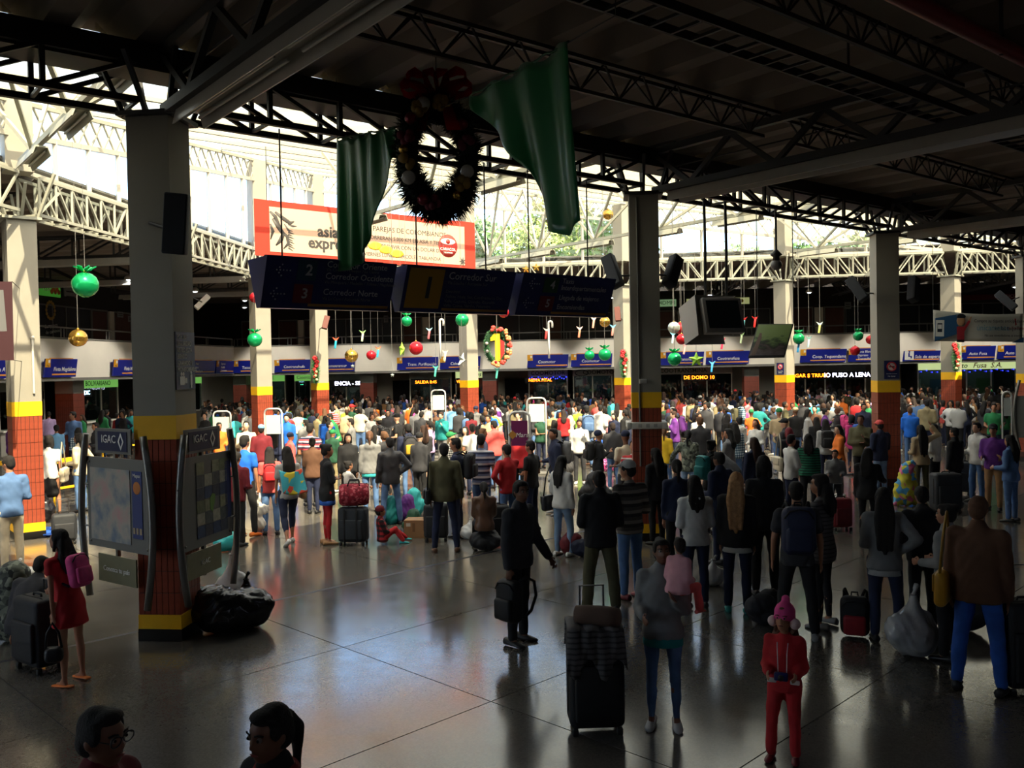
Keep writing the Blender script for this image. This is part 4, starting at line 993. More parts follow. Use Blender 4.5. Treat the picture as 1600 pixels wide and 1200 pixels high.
def numbox(t, M, x, y, w, h, col, s_, m=None):
 b = panel(t, 'number_panel', w, h, mat('panel_%d_%d_%d' % col, col, 0.45), M, 0.008, x, y, 0.003)
 text(b, s_, h * .75, m or M_GREYTX, M @ Matrix.Translation((x + w * .1, y, 0.006)), align='CENTER', bold=0.02)
t, M, w, h = wedge_sign(406, 606, 'hanging navy direction sign for corridors two and three')
arrow(t, M, -w * .42, h * .24, w * .024); arrow(t, M, -w * .44, -h * .22, w * .024)
numbox(t, M, -w * .2, h * .26, w * .14, h * .4, (20, 60, 84), '2'); numbox(t, M, -w * .21, -h * .2, w * .14, h * .37, (110, 22, 30), '3')
for s_, yy, sz, m in (('Corredor Oriente', .40, .125, M_GREYTX), ('Vía Choachí / Ubaque / La Calera', .30, .06, M_DIMTX), ('Corredor Occidente', .17, .125, M_GREYTX), ('Vía Mosquera / Medellín / Tolima / Magdalena', .05, .06, M_DIMTX), ('Corredor Norte', -.15, .125, M_GREYTX), ('Vía La Caro / Autopista Norte', -.28, .06, M_DIMTX)):
 text(t, s_, sz * 0.95, m, M @ Matrix.Translation((-w * .06, h * yy, 0.002)))
panel(t, 'gold_line', w * .64, 0.035, mat('gold_line', (170, 120, 50), 0.5), M, 0.004, w * .16, -h * .42, 0.003)
t, M, w, h = wedge_sign(622, 790, 'hanging navy direction sign with a large amber panel numbered one')
numbox(t, M, -w * .32, h * .02, w * .3, h * .86, (178, 132, 34), '1', M_DTEXT)
for s_, yy, sz, m in (('Corredor Sur', .32, .16, M_GREYTX), ('Vía Soacha / Autopista Sur', .17, .07, M_DIMTX), ('Destinos:', -.02, .07, M_DIMTX), ('Tolima, Huila, Sur, Cundinamarca Occ.', -.13, .07, M_DIMTX), ('Valle, Caquetá, Quindío, Risaralda', -.23, .07, M_DIMTX), ('Valle, Cauca, Nariño, Putumayo', -.33, .07, M_DIMTX)):
 text(t, s_, sz * .95, m, M @ Matrix.Translation((-w * .13, h * yy, 0.002)))
panel(t, 'gold_line', w * .62, 0.035, mat('gold_line'), M, 0.004, w * .17, -h * .42, 0.003)
t, M, w, h = wedge_sign(802, 945, 'hanging navy direction sign with panels numbered four and five')
arrow(t, M, -w * .42, h * .26, w * .024); arrow(t, M, -w * .44, -h * .2, w * .024)
numbox(t, M, -w * .2, h * .25, w * .15, h * .36, (26, 76, 40), '4'); numbox(t, M, -w * .21, -h * .2, w * .15, h * .36, (110, 22, 30), '5')
for s_, yy in (('Taxis', .36), ('Interdepartamentales', .20), ('Llegada de viajeros', -.04), ('Encomiendas', -.27)):
 text(t, s_, .115, M_GREYTX, M @ Matrix.Translation((-w * .09, h * yy, 0.002)))
panel(t, 'gold_line', w * .62, 0.035, mat('gold_line'), M, 0.004, w * .17, -h * .42, 0.003)
# ================================================================== billboard
p0, _ = on_line(403, ST(5.8, 11.05), D2); p1, _ = on_line(746, ST(5.8, 11.05), D2)
bbz0, bbz1 = 6.0, 7.44; bw = (p1 - p0).length; bh = bbz1 - bbz0
M = frame((p0 + p1) / 2 + UP * (bbz0 + bbz1) / 2, D2)
t = thing('billboard', 'wide red-bordered fabric billboard with a dragon hung in the court', 'billboard', (p0 + p1) / 2 + UP * bbz0)
M_FAB = mat_sheet('backlit_fabric', (244, 228, 208), 0.0, 0.6); M_FABR = mat_sheet('backlit_red_fabric', (222, 96, 80), 0.0, 0.6)  # red lightened so the colour itself carries the backlight's fading
panel(t, 'red_cloth', bw, bh, M_FABR, M, 0.01, 0, 0, 0.0)
panel(t, 'cream_cloth', bw * .885, bh * .80, M_FAB, M, 0.006, 0, -0.02, 0.012)
M_INK = mat('dark_ink', (60, 56, 54), 0.6); M_RINK = mat('red_ink', (206, 58, 48), 0.6); M_YINK = mat('yellow_ink', (240, 200, 50), 0.6)
for s_, xx, yy, sz, sh in (('12 PAREJAS DE COLOMBIANOS', -.045, .17, .20, 1), ('RECORRERAN 5.000 KM EN ASIA Y TENDRAN', -.06, -.0, .155, 1), ('QUE SOBREVIVIR CON UN DOLAR DIARIO', -.05, -.16, .155, 1), ('VIERNES LUNES MIERCOLES TABLANDIA', -.05, -.33, .145, 1)):
 text(t, s_, sz, M_INK, M @ Matrix.Translation((bw * xx, bh * yy, 0.014)), squeeze=0.98)
text(t, 'asia', .42, M_INK, M @ Matrix.Translation((-bw * .25, bh * .02, 0.014)), bold=.03); text(t, 'express', .42, M_INK, M @ Matrix.Translation((-bw * .29, -bh * .2, 0.014)), bold=.03)
rd = random.Random(2)
dr = MB()
for k, (pts, r) in enumerate((([(-.44, .30), (-.42, .22), (-.41, .1), (-.395, .0)], .05), ([(-.42, .30), (-.39, .2), (-.36, .12), (-.345, .16)], .055), ([(-.43, .18), (-.41, .05), (-.39, -.08), (-.40, -.2), (-.42, -.3)], .06), ([(-.40, -.02), (-.375, -.12), (-.37, -.25), (-.39, -.35)], .045), ([(-.37, .1), (-.35, .07), (-.335, .08)], .03), ([(-.44, .08), (-.43, -.05), (-.44, -.2)], .045), ([(-.385, .1), (-.37, -.0), (-.36, -.06)], .03))):
 dr.tube([(x * bw, y * bh, 0.012) for x, y in pts], [r * .5] + [r] * (len(pts) - 2) + [r * .25], 6)
for k in range(9): dr.tube([(-.37 * bw, (.0 - .04 * k) * bh, .012), ((-.352 + .006 * (k % 2)) * bw, (-.02 - .045 * k) * bh, .012)], [.03, .006], 5)
dr.v = [(x, y, 0.012 + (z - 0.012) * 0.08) for x, y, z in dr.v]
dr.build('dragon_drawing', M_INK, t, M)
lg = MB().lathe([(0.34, 0), (0.34, 0.004)], (bw * .355, -bh * .04, 0.012), 24).build('red_disc', M_RINK, t, M)
MB().prism([(0.26 * math.cos(a), 0.09 * math.sin(a)) for a in [2 * PI * k / 20 for k in range(20)]], 0.003, Matrix.Translation((bw * .355, bh * .05, 0.017))).build('eye_mark', M_WTEXT, lg, M)
MB().lathe([(0.075, 0), (0.075, 0.003)], (bw * .355, bh * .05, 0.021), 14).build('eye_dot', M_RINK, lg, M)
text(lg, 'CARACOL', .12, M_WTEXT, M @ Matrix.Translation((bw * .355, -bh * .11, .018)), align='CENTER'); text(lg, 'TELEVISION', .06, M_WTEXT, M @ Matrix.Translation((bw * .355, -bh * .18, .018)), align='CENTER')
MB().prism([(bw * (.43 + .02 * math.cos(a) * (1 if k % 2 else .35)), bh * (-.34 + .11 * math.sin(a) * (1 if k % 2 else .35))) for k, a in enumerate([2 * PI * q / 14 for q in range(14)])], 0.003, Matrix.Translation((0, 0, .013))).build('spiky_mark', M_INK, t, M)
for k in range(3): MB().ball(((.0 + .05 * k) * bw, -bh * (.16 + .06 * k), .014), .16, 8, 5, (1.6, .8, .03)).build('yellow_patch', M_YINK, t, M)
for f in (.05, .35, .65, .95): bar('rod', p0.lerp(p1, f) + UP * bbz1, p0.lerp(p1, f) + UP * (6.70 + .19 * 11.05), 0.02, M_DARKSTEEL, t, shape='rod')
# pennant-shaped tag hanging between the first two direction signs
c = at_depth(613, 430, 16.5)
t = thing('paper_tree', 'narrow red and white paper cone hanging between direction signs', 'decoration', c - UP * .2)
MB().lathe([(0.075, -.2), (0.05, 0.02)], c, 10).build('red_cone', mat('red_paper', (214, 70, 70), .6), t); MB().lathe([(0.05, 0.02), (0.012, .2)], c, 10).build('white_tip', M_WTEXT, t)
bar('string', c + UP * .2, Vector((c.x, c.y, 6.7)), .008, M_RAIL, t)
# ================================================================== wreath with green drapes hung under the near roof
def mat_satin(name, col):
 m = mat(name, col, 0.32, var=.12, scale=2); m.node_tree.nodes['Principled BSDF'].inputs['Sheen Weight'].default_value = .4; return m
M_SATIN = mat_satin('green_satin', (22, 120, 66))
def drape(label, top0, top1, bots, wf, folds, seed):
 # cloth hung from top0..top1; bots: drop of the lower edge along its width
 nx, nz = 40, 18; vs = []; fs = []; rn = random.Random(seed)
 d = (top1 - top0); nrm = d.normalized().cross(UP)
 for i in range(nx + 1):
  u = i / nx; q = u * (len(bots) - 1); k = min(int(q), len(bots) - 2); fr_ = q - k
  bx = bots[k][0] * (1 - fr_) + bots[k + 1][0] * fr_; drop = bots[k][1] * (1 - fr_) + bots[k + 1][1] * fr_
  for j in range(nz + 1):
   v = j / nz; uu = u * (1 - v) + bx * v
   amp = wf * (0.35 + 0.65 * v)
   off = amp * math.sin(u * folds * 2 * PI + seed) + amp * .5 * math.sin(u * folds * 4.7 + v * 3)
   sag = -0.03 * math.sin(u * folds * 2 * PI) * (1 - v)
   vs.append(top0 + d * uu + nrm * off + UP * (-drop * v + sag))
 for i in range(nx):
  for j in range(nz):
   a = i * (nz + 1) + j; fs.append((a, a + 1, a + nz + 2, a + nz + 1))
 me = MB().add(vs, fs, True).mesh('cloth', M_SATIN)
 t = thing('drape', label, 'drape', (top0 + top1) / 2, 0, 'green satin drapes beside the wreath')
 o = obj('cloth', me, t); m_ = o.modifiers.new('thickness', 'SOLIDIFY'); m_.thickness = .006
 MB().tube([top0.lerp(top1, k / 20) + UP * 0.012 * math.sin(k * 1.7) for k in range(21)], 0.012, 6).build('hem_cord', mat('green_cord', (16, 80, 44), .5), t)
 return t
tl0, tl1 = at_depth(527, 217, 11.4), at_depth(618, 200, 10.6)
drape('left green satin drape falling before the direction sign', tl0, tl1, [(0.0, 1.70), (.25, 1.66), (.42, 1.55), (.58, 1.15), (.95, .38), (1.0, .25)], .035, 5, 1.0)
tr0, tr1 = at_depth(735, 150, 9.3), at_depth(889, 66, 7.9)
drape('right green satin drape with a long hanging tail', tr0, tr1, [(.05, .18), (.3, .55), (.62, 1.0), (.80, 1.62), (.95, 1.70), (1.08, 1.60)], .05, 3, 2.2)
t = thing('hanging_cord', 'thin cord holding the satin drapes under the roof', 'cord', tl0)
cd = [at_depth(527, 216, 11.4), tl1, at_depth(680, 172, 9.9), tr0, tr1, at_depth(962, 24, 7.3)]
for a_, b_ in zip(cd[:-1], cd[1:]): bar('cord', a_, b_, .012, M_DARKSTEEL, t, shape='rod')
for p in (cd[0], cd[-1]): bar('hanger', p, Vector((p.x, p.y, 6.8)), .008, M_DARKSTEEL, t)
wc = at_depth(684, 245, 10.0)
t = thing('christmas_wreath', 'large dark tinsel wreath with a red net bow hung under the roof', 'wreath', wc - UP * .8)
rn = random.Random(11)
fol = MB(); ring = []
WA, WB_ = .355, .56
yaw = .3
def wr(a, r=1.0): return wc + Vector((WA * r * math.sin(a) * math.cos(yaw), WA * r * math.sin(a) * math.sin(yaw), WB_ * r * math.cos(a)))
MB().tube([wr(2 * PI * k / 32) for k in range(32)], .12, 8, True).build('ring', mat('dark_green_core', (18, 34, 22), .8), t)
vs = []; fs = []
for k in range(7000):
 a = rn.uniform(0, 2 * PI); c = wr(a); u = Vector((rn.gauss(0, 1), rn.gauss(0, 1), rn.gauss(0, 1))).normalized(); rr = .205 * rn.uniform(.75, 1.2) * (1.18 if math.cos(a) < -.5 else 1)
 b0 = c + u * rr * .45; tip = c + u * rr + UP * -.01; w_ = u.orthogonal().normalized() * .012
 o = len(vs); vs += [b0 - w_, b0 + w_, tip]; fs.append((o, o + 1, o + 2))
MB().add(vs, fs).build('tinsel', mat('dark_tinsel', (26, 44, 26), .4, var=.4, scale=20), t)['kind'] = 'stuff'
M_GOLD = mat('gold_foil', (206, 160, 70), .22, metal=.85); M_WINE = mat('wine_foil', (120, 20, 40), .3, metal=.4); M_CLEAR = mat('pearl_bauble', (190, 186, 180), .15)
for k, a in enumerate([.35, .95, 1.9, 2.5, 3.6, 4.2, 4.75, 5.4, 5.9]):
 c = wr(a, 1.03) + Vector((0, -.17, 0)); MB().ball(c, .055 + .012 * (k % 3), 12, 8).build('bauble', [M_GOLD, M_WINE, M_CLEAR][k % 3], t)
for k, a in enumerate([.15, 1.35, 2.2, 3.3, 4.5, 5.0, 5.7]):
 c = wr(a, 1.0) + Vector((0, -.17, 0)); b = MB()
 for q in range(7):
  u = Vector((rn.gauss(0, 1), -.4, rn.gauss(0, 1))).normalized(); b.ball(c + u * .06, .05, 7, 5, (1, .5, 1))
 b.build('flower', [mat('gold_net', (150, 120, 50), .5), mat('wine_net', (100, 20, 44), .6)][k % 2], t)
vs = []; fs = []
for lo in range(6):
 a0 = [-1.25, -.75, -.25, .25, .75, 1.25][lo]; ln = [.42, .44, .36, .36, .46, .42][lo]
 for i in range(13):
  for j in range(5):
   f = i / 12 * 2 * PI; rad = ln * (0.5 - .5 * math.cos(f)); spread = .12 * math.sin(f)
   ang = a0 + spread * 3
   p = wc + UP * (WB_ + .05) + Vector((math.sin(ang) * rad, (j / 4 - .5) * .28 + .02 * math.sin(i * 2.1 + j), .08 + math.cos(ang) * rad * .75 + .015 * math.sin(i * 3 + j * 2)))
   vs.append(p)
 o = lo * 65
 for i in range(12):
  for j in range(4): a = o + i * 5 + j; fs.append((a, a + 1, a + 6, a + 5))
MB().add(vs, fs, True).build('net_bow', mat_sheet('red_net', (150, 30, 34), .25, .5), t)
for sx in (-.1, .1): MB().add([wc + UP * .6 + Vector((sx - .06, -.15, 0)), wc + UP * .6 + Vector((sx + .06, -.15, 0)), wc + UP * .25 + Vector((sx * 2 + .08, -.17, 0)), wc + UP * .25 + Vector((sx * 2 - .08, -.17, 0))], [(0, 1, 2, 3)]).build('bow_tail', MATS['red_net'], t)
bar('string', wc + UP * (WB_ + .1), Vector((wc.x, wc.y, 6.75)), .01, M_DARKSTEEL, t)
# ================================================================== hanging monitor, picture panel, dome camera, banners
c = at_depth(1117, 496, 16.6)
t = thing('monitor', 'grey boxed monitor tilted down on two hanging poles', 'monitor', c - UP * .42)
yw = Matrix.Translation(c) @ Matrix.Rotation(.25, 4, 'Z') @ Matrix.Rotation(-.28, 4, 'X')
MB().add([(-.44, .55, .38), (.40, .55, .38), (-.44, -.18, .38), (.40, -.18, .36), (-.48, .42, -.40), (.36, .42, -.40), (-.48, -.18, -.40), (-.44, -.12, .34)],
   [(0, 2, 3, 1), (0, 1, 5, 4), (0, 4, 6, 2)]).build('hood', mat('grey_monitor_case', (150, 148, 144), .5), t, yw)
MB().rbox((.06, -.16, -.03), (.80, .16, .68), .02).build('bezel', mat('monitor_bezel', (130, 124, 120), .45), t, yw)
MB().box((.06, -.243, -.02), (.66, .008, .54)).build('screen', mat('off_screen', (34, 42, 44), .2), t, yw)
for px in (1102, 1135):
 q = at_depth(px, 462, 16.7); MB().tube([(q.x, q.y, q.z - .02), (q.x + .01, q.y, (q.z + 6.1) / 2), (q.x, q.y, 6.1)], .028, 8).build('pole', M_DARKSTEEL, t)
c = at_depth(1204, 532, 17.4); M = Matrix.Translation(c) @ Matrix.Rotation(-.15, 4, 'Z')
def mat_forest():
 m = bpy.data.materials.new('woodland_photo'); m.use_nodes = True; nt = m.node_tree; b = nt.nodes['Principled BSDF']; b.inputs['Roughness'].default_value = .3
 tc = nt.nodes.new('ShaderNodeTexCoord'); sp = nt.nodes.new('ShaderNodeSeparateXYZ'); nt.links.new(tc.outputs['Generated'], sp.inputs[0])
 n = nt.nodes.new('ShaderNodeTexNoise'); n.inputs['Scale'].default_value = 7; n.inputs['Detail'].default_value = 6; nt.links.new(tc.outputs['Generated'], n.inputs['Vector'])
 ad = nt.nodes.new('ShaderNodeMath'); ad.operation = 'MULTIPLY_ADD'; ad.inputs[1].default_value = .9; nt.links.new(n.outputs['Fac'], ad.inputs[0]); nt.links.new(sp.outputs['Z'], ad.inputs[2])
 r = nt.nodes.new('ShaderNodeValToRGB'); e = r.color_ramp.elements; e[0].position = .35; e[0].color = rgb(104, 92, 96); e[1].position = 1.25 if False else 1.0; e[1].color = rgb(120, 140, 80)
 for p_, c_ in ((.62, (80, 66, 62)), (.74, (40, 40, 34)), (.85, (64, 84, 44))): q = e.new(p_); q.color = rgb(*c_)
 nt.links.new(ad.outputs[0], r.inputs[0]); nt.links.new(r.outputs[0], b.inputs['Base Color']); return m
t = thing('picture_panel', 'hanging photo panel of a woodland path leaning back', 'panel', c - UP * .35)
qd = [at_depth(1184, 506, 17.7), at_depth(1240, 506, 17.5), at_depth(1226, 557, 16.9), at_depth(1169, 558, 17.1)]
fr, Mq, W, H = quad_board(t, 'frame', qd, M_DARKSTEEL, .03)
n_ = (qd[1] - qd[0]).cross(qd[3] - qd[0]).normalized(); n_ = n_ if n_.dot(-qd[0]) > 0 else -n_
ins = [qd[0].lerp(qd[2], .03), qd[1].lerp(qd[3], .03), qd[2].lerp(qd[0], .03), qd[3].lerp(qd[1], .03)]
pic, _, _, _ = quad_board(t, 'photo', [p + n_ * .008 for p in ins], mat_forest(), .004)
ctr = lambda u, v: ins[3].lerp(ins[2], u).lerp(ins[0].lerp(ins[1], u), v) + n_ * .010
for k, (u0, u1, v0, v1, cl) in enumerate(((.03, .22, .02, .72, (104, 78, 58)), (.55, .62, .2, .55, (110, 80, 56)))):
 quad_board(pic, 'painted_trunk', [ctr(u0 + .08, v1), ctr(u1, v1), ctr(u1 - .05, v0), ctr(u0, v0)], mat('trunk_print_%d' % k, cl, .5), .002)
for q in (qd[0], qd[1]): bar('wire', q, Vector((q.x, q.y, 6.1)), .012, M_DARKSTEEL, t)
c = at_depth(1213, 414, 17.6)
t = thing('dome_camera', 'round dome camera on a dark pole below the roof edge', 'camera', c - UP * .12)
MB().ball(c, .115, 16, 10, (1, 1, .95)).build('dome', mat('grey_dome', (110, 106, 104), .35), t); MB().lathe([(.075, .08), (.06, .16), (.12, .2), (.03, .3)], c, 14).build('housing', M_DARKSTEEL, t)
bar('pole', c + UP * .25, Vector((c.x, c.y, 6.1)), .045, M_DARKSTEEL, t, shape='rod')
# cloth banner by the half-shaded column: printed ticket poster
bp = [at_depth(1458, 484, 23.2), at_depth(1599, 490, 23.0), at_depth(1598, 534, 23.0), at_depth(1459, 533, 23.2)]
t = thing('cloth_banner', 'white printed cloth banner with a figure in a red shirt', 'banner', (bp[3] + bp[2]) / 2)
nx, nz = 24, 8; vs = []; fs = []
for i in range(nx + 1):
 for j in range(nz + 1):
  u, v = i / nx, j / nz; p = bp[0].lerp(bp[1], u).lerp(bp[3].lerp(bp[2], u), v); vs.append(p + Vector((0, .03 * math.sin(u * 9) * (.4 + v), -.06 * math.sin(PI * u) * (1 - v))))
for i in range(nx):
 for j in range(nz): a = i * (nz + 1) + j; fs.append((a, a + 1, a + nz + 2, a + nz + 1))
o = obj('cloth', MB().add(vs, fs, True).mesh('cloth', mat('white_banner_cloth', (206, 204, 192), .8)), t); o.modifiers.new('thickness', 'SOLIDIFY').thickness = .004
bc = (bp[0] + bp[1] + bp[2] + bp[3]) / 4; W = (bp[1] - bp[0]).length; H = (bp[0] - bp[3]).length
M = frame(bc + Vector((0, -.06, -.02)), bp[2] - bp[3])
def shp(name, pts, m, z=0.0): return MB().prism([(x * W, y * H) for x, y in pts], .003, Matrix.Translation((0, 0, z))).build(name, m, t, M)
shp('blue_corner', [(-.49, .28), (-.22, .42), (-.24, -.22), (-.49, -.46)], mat('banner_blue', (40, 88, 130), .7)); shp('ticket_card', [(-.485, .22), (-.39, .22), (-.39, -.30), (-.485, -.30)], M_WTEXT, .004)
shp('bus_pictogram', [(-.465, .12), (-.412, .12), (-.412, -.16), (-.465, -.16)], mat('banner_dark', (40, 50, 66), .7), .008); shp('bus_window', [(-.46, .08), (-.417, .08), (-.417, -.06), (-.46, -.06)], M_WTEXT, .011)
shp('lower_corner', [(.36, -.48), (.49, -.30), (.49, -.48)], mat('banner_blue'))
MB().ball((-.205 * W, .2 * H, .008), .13, 10, 8, (.85, 1.1, .08)).build('painted_head', mat('painted_skin', (196, 150, 110), .7), t, M); MB().ball((-.205 * W, .34 * H, .01), .12, 10, 6, (1, .6, .08)).build('painted_hair', M_DTEXT, t, M)
shp('painted_shirt', [(-.25, .02), (-.17, .02), (-.12, .22), (-.10, .17), (-.165, -.14), (-.165, -.40), (-.245, -.40)], mat('painted_red', (170, 40, 50), .7), .006); shp('painted_trousers', [(-.245, -.40), (-.165, -.40), (-.165, -.48), (-.245, -.48)], M_DTEXT, .006); shp('painted_hand', [(-.12, .22), (-.10, .17), (-.085, .34), (-.10, .33)], mat('painted_skin'), .006)
for s_, x, y, z, m in (('Compre su tiquete anticipadamente', -.06, .2, .12, M_DTEXT), ('únicamente', -.03, -.02, .22, mat('pale_blue_ink', (120, 170, 190), .7)), ('en las taquillas', .17, -.03, .15, M_DTEXT), ('No use revendedores ni intermediarios', .06, -.26, .09, M_DTEXT)):
 text(t, s_, z, m, M @ Matrix.Translation((x * W, y * H, .006)), squeeze=.8)
shp('red_mark', [(.385, .28), (.40, .28), (.41, .08), (.395, .05)], mat('painted_red'), .004); text(t, 'La Terminal', .09, M_RTEXT, M @ Matrix.Translation((.40 * W, -.02 * H, .006)), align='CENTER')
for p in (bp[0], bp[1]): bar('cord', p, p + Vector((0, 0, 6.1 - p.z)), .01, M_DARKSTEEL, t)
# maroon framed banner at the left edge
c0, c1 = at_depth(-60, 440, 14.6), at_depth(19, 440, 15.2); c2, c3 = at_depth(22, 563, 15.2), at_depth(-60, 563, 14.6)
t = thing('cloth_banner', 'grey cloth banner with a maroon border beside the sunlit column', 'banner', c2)
q0, Mb, W, H = quad_board(t, 'border_cloth', [c0, c1, c2, c3], mat('maroon_cloth', (58, 24, 30), .8), .01)
panel(t, 'grey_cloth', W - .22, H - .3, mat('grey_cloth', (104, 104, 104), .8), Mb, .006, 0, .02, .006)
for p, pp in ((c1, (62, 428)), (c2, (64, 572))): MB().tube([p, AA + UP * p.z], .006, 5).build('cord', M_DARKSTEEL, t)
# ================================================================== christmas decorations strung over the court
FOILS = {'green': mat('green_foil', (24, 170, 100), .22, metal=.55), 'gold': mat('gold_mirror', (214, 168, 80), .16, metal=.9), 'red': mat('red_foil', (206, 36, 48), .2, metal=.5), 'silver': mat('silver_foil', (196, 204, 196), .25, metal=.6), 'lime': mat('lime_foil', (160, 214, 70), .35, metal=.2)}
def string_up(t, c):
 q = c - L0; inside = q.dot(E1) > -P and q.dot(E2) < 4 * P and q.dot(D1) > 0
 bar('string', c, Vector((c.x, c.y, roof_z(Vector((c.x, c.y, 0))) + .2 if inside else 7.0)), .006, M_RAIL, t)
def foil_ball(px, py, dpx, D, col, label, bow=False, crumple=0.0):
 c = at_depth(px, py, D); r = dpx / 2 * D / FPX
 t = thing('foil_ball', label, 'ornament', c - UP * r, 0, 'foil balls hung over the court')
 b = MB(); rn = random.Random(int(px)); b.ball(Vector((0, 0, 0)), r, 20, 14, (1, 1, .97))
 if crumple: b.v = [tuple(Vector(v) * (1 + rn.uniform(-crumple, crumple))) for v in b.v]
 b.build('ball', FOILS[col], t, Matrix.Translation(c))
 MB().lathe([(r * .16, r * .94), (r * .14, r * 1.1), (.004, r * 1.14)], c, 10).build('cap', M_GOLD, t)
 if bow:
  for q in range(6):
   a = q * 1.047 + .3; p = MB(); o = c + UP * r * .92
   u = Vector((math.cos(a), math.sin(a), .55)); w_ = UP.cross(u).normalized()
   pts = [o, o + u * r * .55 + w_ * r * .2 + UP * .1 * r, o + u * r * .85, o + u * r * .5 - w_ * r * .25 - UP * .05 * r]
   p.add([*pts, *(x + UP * .02 for x in pts)], [(0, 1, 2, 3), (7, 6, 5, 4), (0, 4, 5, 1), (1, 5, 6, 2), (2, 6, 7, 3), (3, 7, 4, 0)]).build('bow_loop', FOILS[col], t)
 string_up(t, c + UP * r * 1.1)
 return t
for a in ((133, 445, 40, 15.6, 'green', 'large green foil ball with bow hung before the side aisle', True, .03), (122, 528, 28, 18.0, 'gold', 'gold mirror ball before the white band of side wing'), (398, 531, 23, 24.0, 'green', 'green foil ball with bow before the sunlit column behind display', True), (398, 465, 17, 24.5, 'red', 'red foil ball half hidden by the first direction sign'),
   (549, 556, 21, 25, 'gold', 'speckled gold ball low before the blue sign', False, .015), (580, 555, 15.5, 26, 'red', 'small red ball beside the speckled gold ball'), (635.5, 502, 17, 25, 'green', 'green ball with bow under the gap between direction signs', True), (650, 544, 22, 24, 'red', 'large red mirror ball above the blue sign'), (722, 500, 21, 24, 'green', 'plain green ball before the wreath column top'), (787, 488, 17, 24, 'red', 'red foil ball under the amber numbered direction sign', True),
   (945, 503, 17, 25, 'gold', 'gold ball beside the brown loudspeaker'), (921, 555, 16, 24, 'green', 'smaller green ball with bow before the blue sign', True), (945, 554, 20, 23.6, 'green', 'larger green ball with bow beside the rose swag', True), (1053, 512, 19, 22, 'silver', 'crumpled silver foil ball beside the shaded column', False, .04), (1063, 513, 19, 22.5, 'red', 'crumpled red foil ball touching the silver one', False, .04), (1065, 530, 17, 21.6, 'red', 'red crumpled ball below the silver and red pair', False, .05),
   (1054, 561, 22, 21, 'green', 'dark green gift ball with a large bow near the star balloon', True), (1248, 529, 18, 24, 'green', 'green crumpled ball right of the picture panel', True, .05), (1341, 525, 15.5, 24, 'green', 'green foil ball left of the half-shaded column', True, .04), (1336, 548, 15.5, 23, 'red', 'red crumpled ball over the blue sign', False, .05), (1360, 531, 14, 24, 'red', 'red ball tucked behind the half-shaded column', False, .04), (950, 335, 17, 27, 'gold', 'orange gold ball high before the trees', False, .06)):
 foil_ball(*a)
def star_mesh(r, d):
 b = MB(); vs = [Vector((0, -d, 0)), Vector((0, d, 0))]
 for k in range(10):
  rr = r if k % 2 == 0 else r * .46; a = PI / 2 + k * PI / 5; vs.append(Vector((rr * math.cos(a), 0, rr * math.sin(a))))
 fs = []
 for k in range(10): fs += [(0, 2 + k, 2 + (k + 1) % 10), (1, 2 + (k + 1) % 10, 2 + k)]
 return b.add(vs, fs)
def star(px, py, dpx, D, col, label, rz=0.0, rx=0.0):
 c = at_depth(px, py, D); r = dpx / 2 * D / FPX; t = thing('star_balloon', label, 'balloon', c - UP * r, 0, 'star balloons')
 star_mesh(r, r * .38).build('star', FOILS[col], t, Matrix.Translation(c) @ Matrix.Rotation(rz, 4, 'Z') @ Matrix.Rotation(rx, 4, 'Y')); string_up(t, c + UP * r * .9)
star(1088, 562, 25, 21, 'lime', 'lime green star balloon before the blue signs'); star(722, 563, 25, 23, 'silver', 'silver star balloon turned edgewise before the wreath column', 1.0, .3); star(628, 546, 24, 24, 'lime', 'lime star balloon seen edge on beside the red mirror ball', 1.3)
for k, (px, py, lb) in enumerate(((551, 572, 'tiny white paper star under the speckled gold ball'), (613, 586, 'tiny cream paper star over the crowd beside the orange letters'), (838, 418, 'cluster-shaped yellow star above the numbered sign'), (822, 421, 'flat yellow star above the numbered sign'))):
 star(px, py, 7 if k < 2 else 14, 24, 'silver' if k < 2 else 'gold', lb)
M_CANE = mat('white_candy_cane', (236, 232, 226), .4)
for px, y0, y1, lb in ((687, 502, 561, 'white candy cane hung before the second far blue sign'), (857, 505, 560, 'white candy cane hung before the far brown door')):
 a, b = at_depth(px, y0, 24), at_depth(px + 1, y1, 24); t = thing('candy_cane', lb, 'decoration', b, 0, 'hanging candy canes')
 pts = [b, b.lerp(a, .5), a] + [a + Vector((.05 - .05 * math.cos(q * PI / 6), 0, .05 * math.sin(q * PI / 6))) for q in range(1, 7)] + [a + Vector((.10, 0, -.12))]
 MB().tube(pts, .028, 8).build('cane', M_CANE, t); string_up(t, a + Vector((.05, 0, .05)))
def ribbon(px, py, cols, label, D=24, ln=.22):
 c = at_depth(px, py, D); t = thing('paper_figure', label, 'decoration', c - UP * ln, 0, 'small paper figures on strings')
 m1 = mat('paper_%d_%d_%d' % cols[0], cols[0], .6); m2 = mat('paper_%d_%d_%d' % cols[1], cols[1], .6)
 MB().rbox((0, 0, -ln * .5), (.055, .02, ln), .008).build('streamer', m1, t, Matrix.Translation(c) @ Matrix.Rotation(.15, 4, 'Y'))
 MB().prism([(-.1, .06), (0, .015), (.09, .06), (.02, -.04), (-.03, -.03)], .008, Matrix.Rotation(PI / 2, 4, 'X')).build('wings', m2, t, Matrix.Translation(c + UP * .03))
 string_up(t, c)
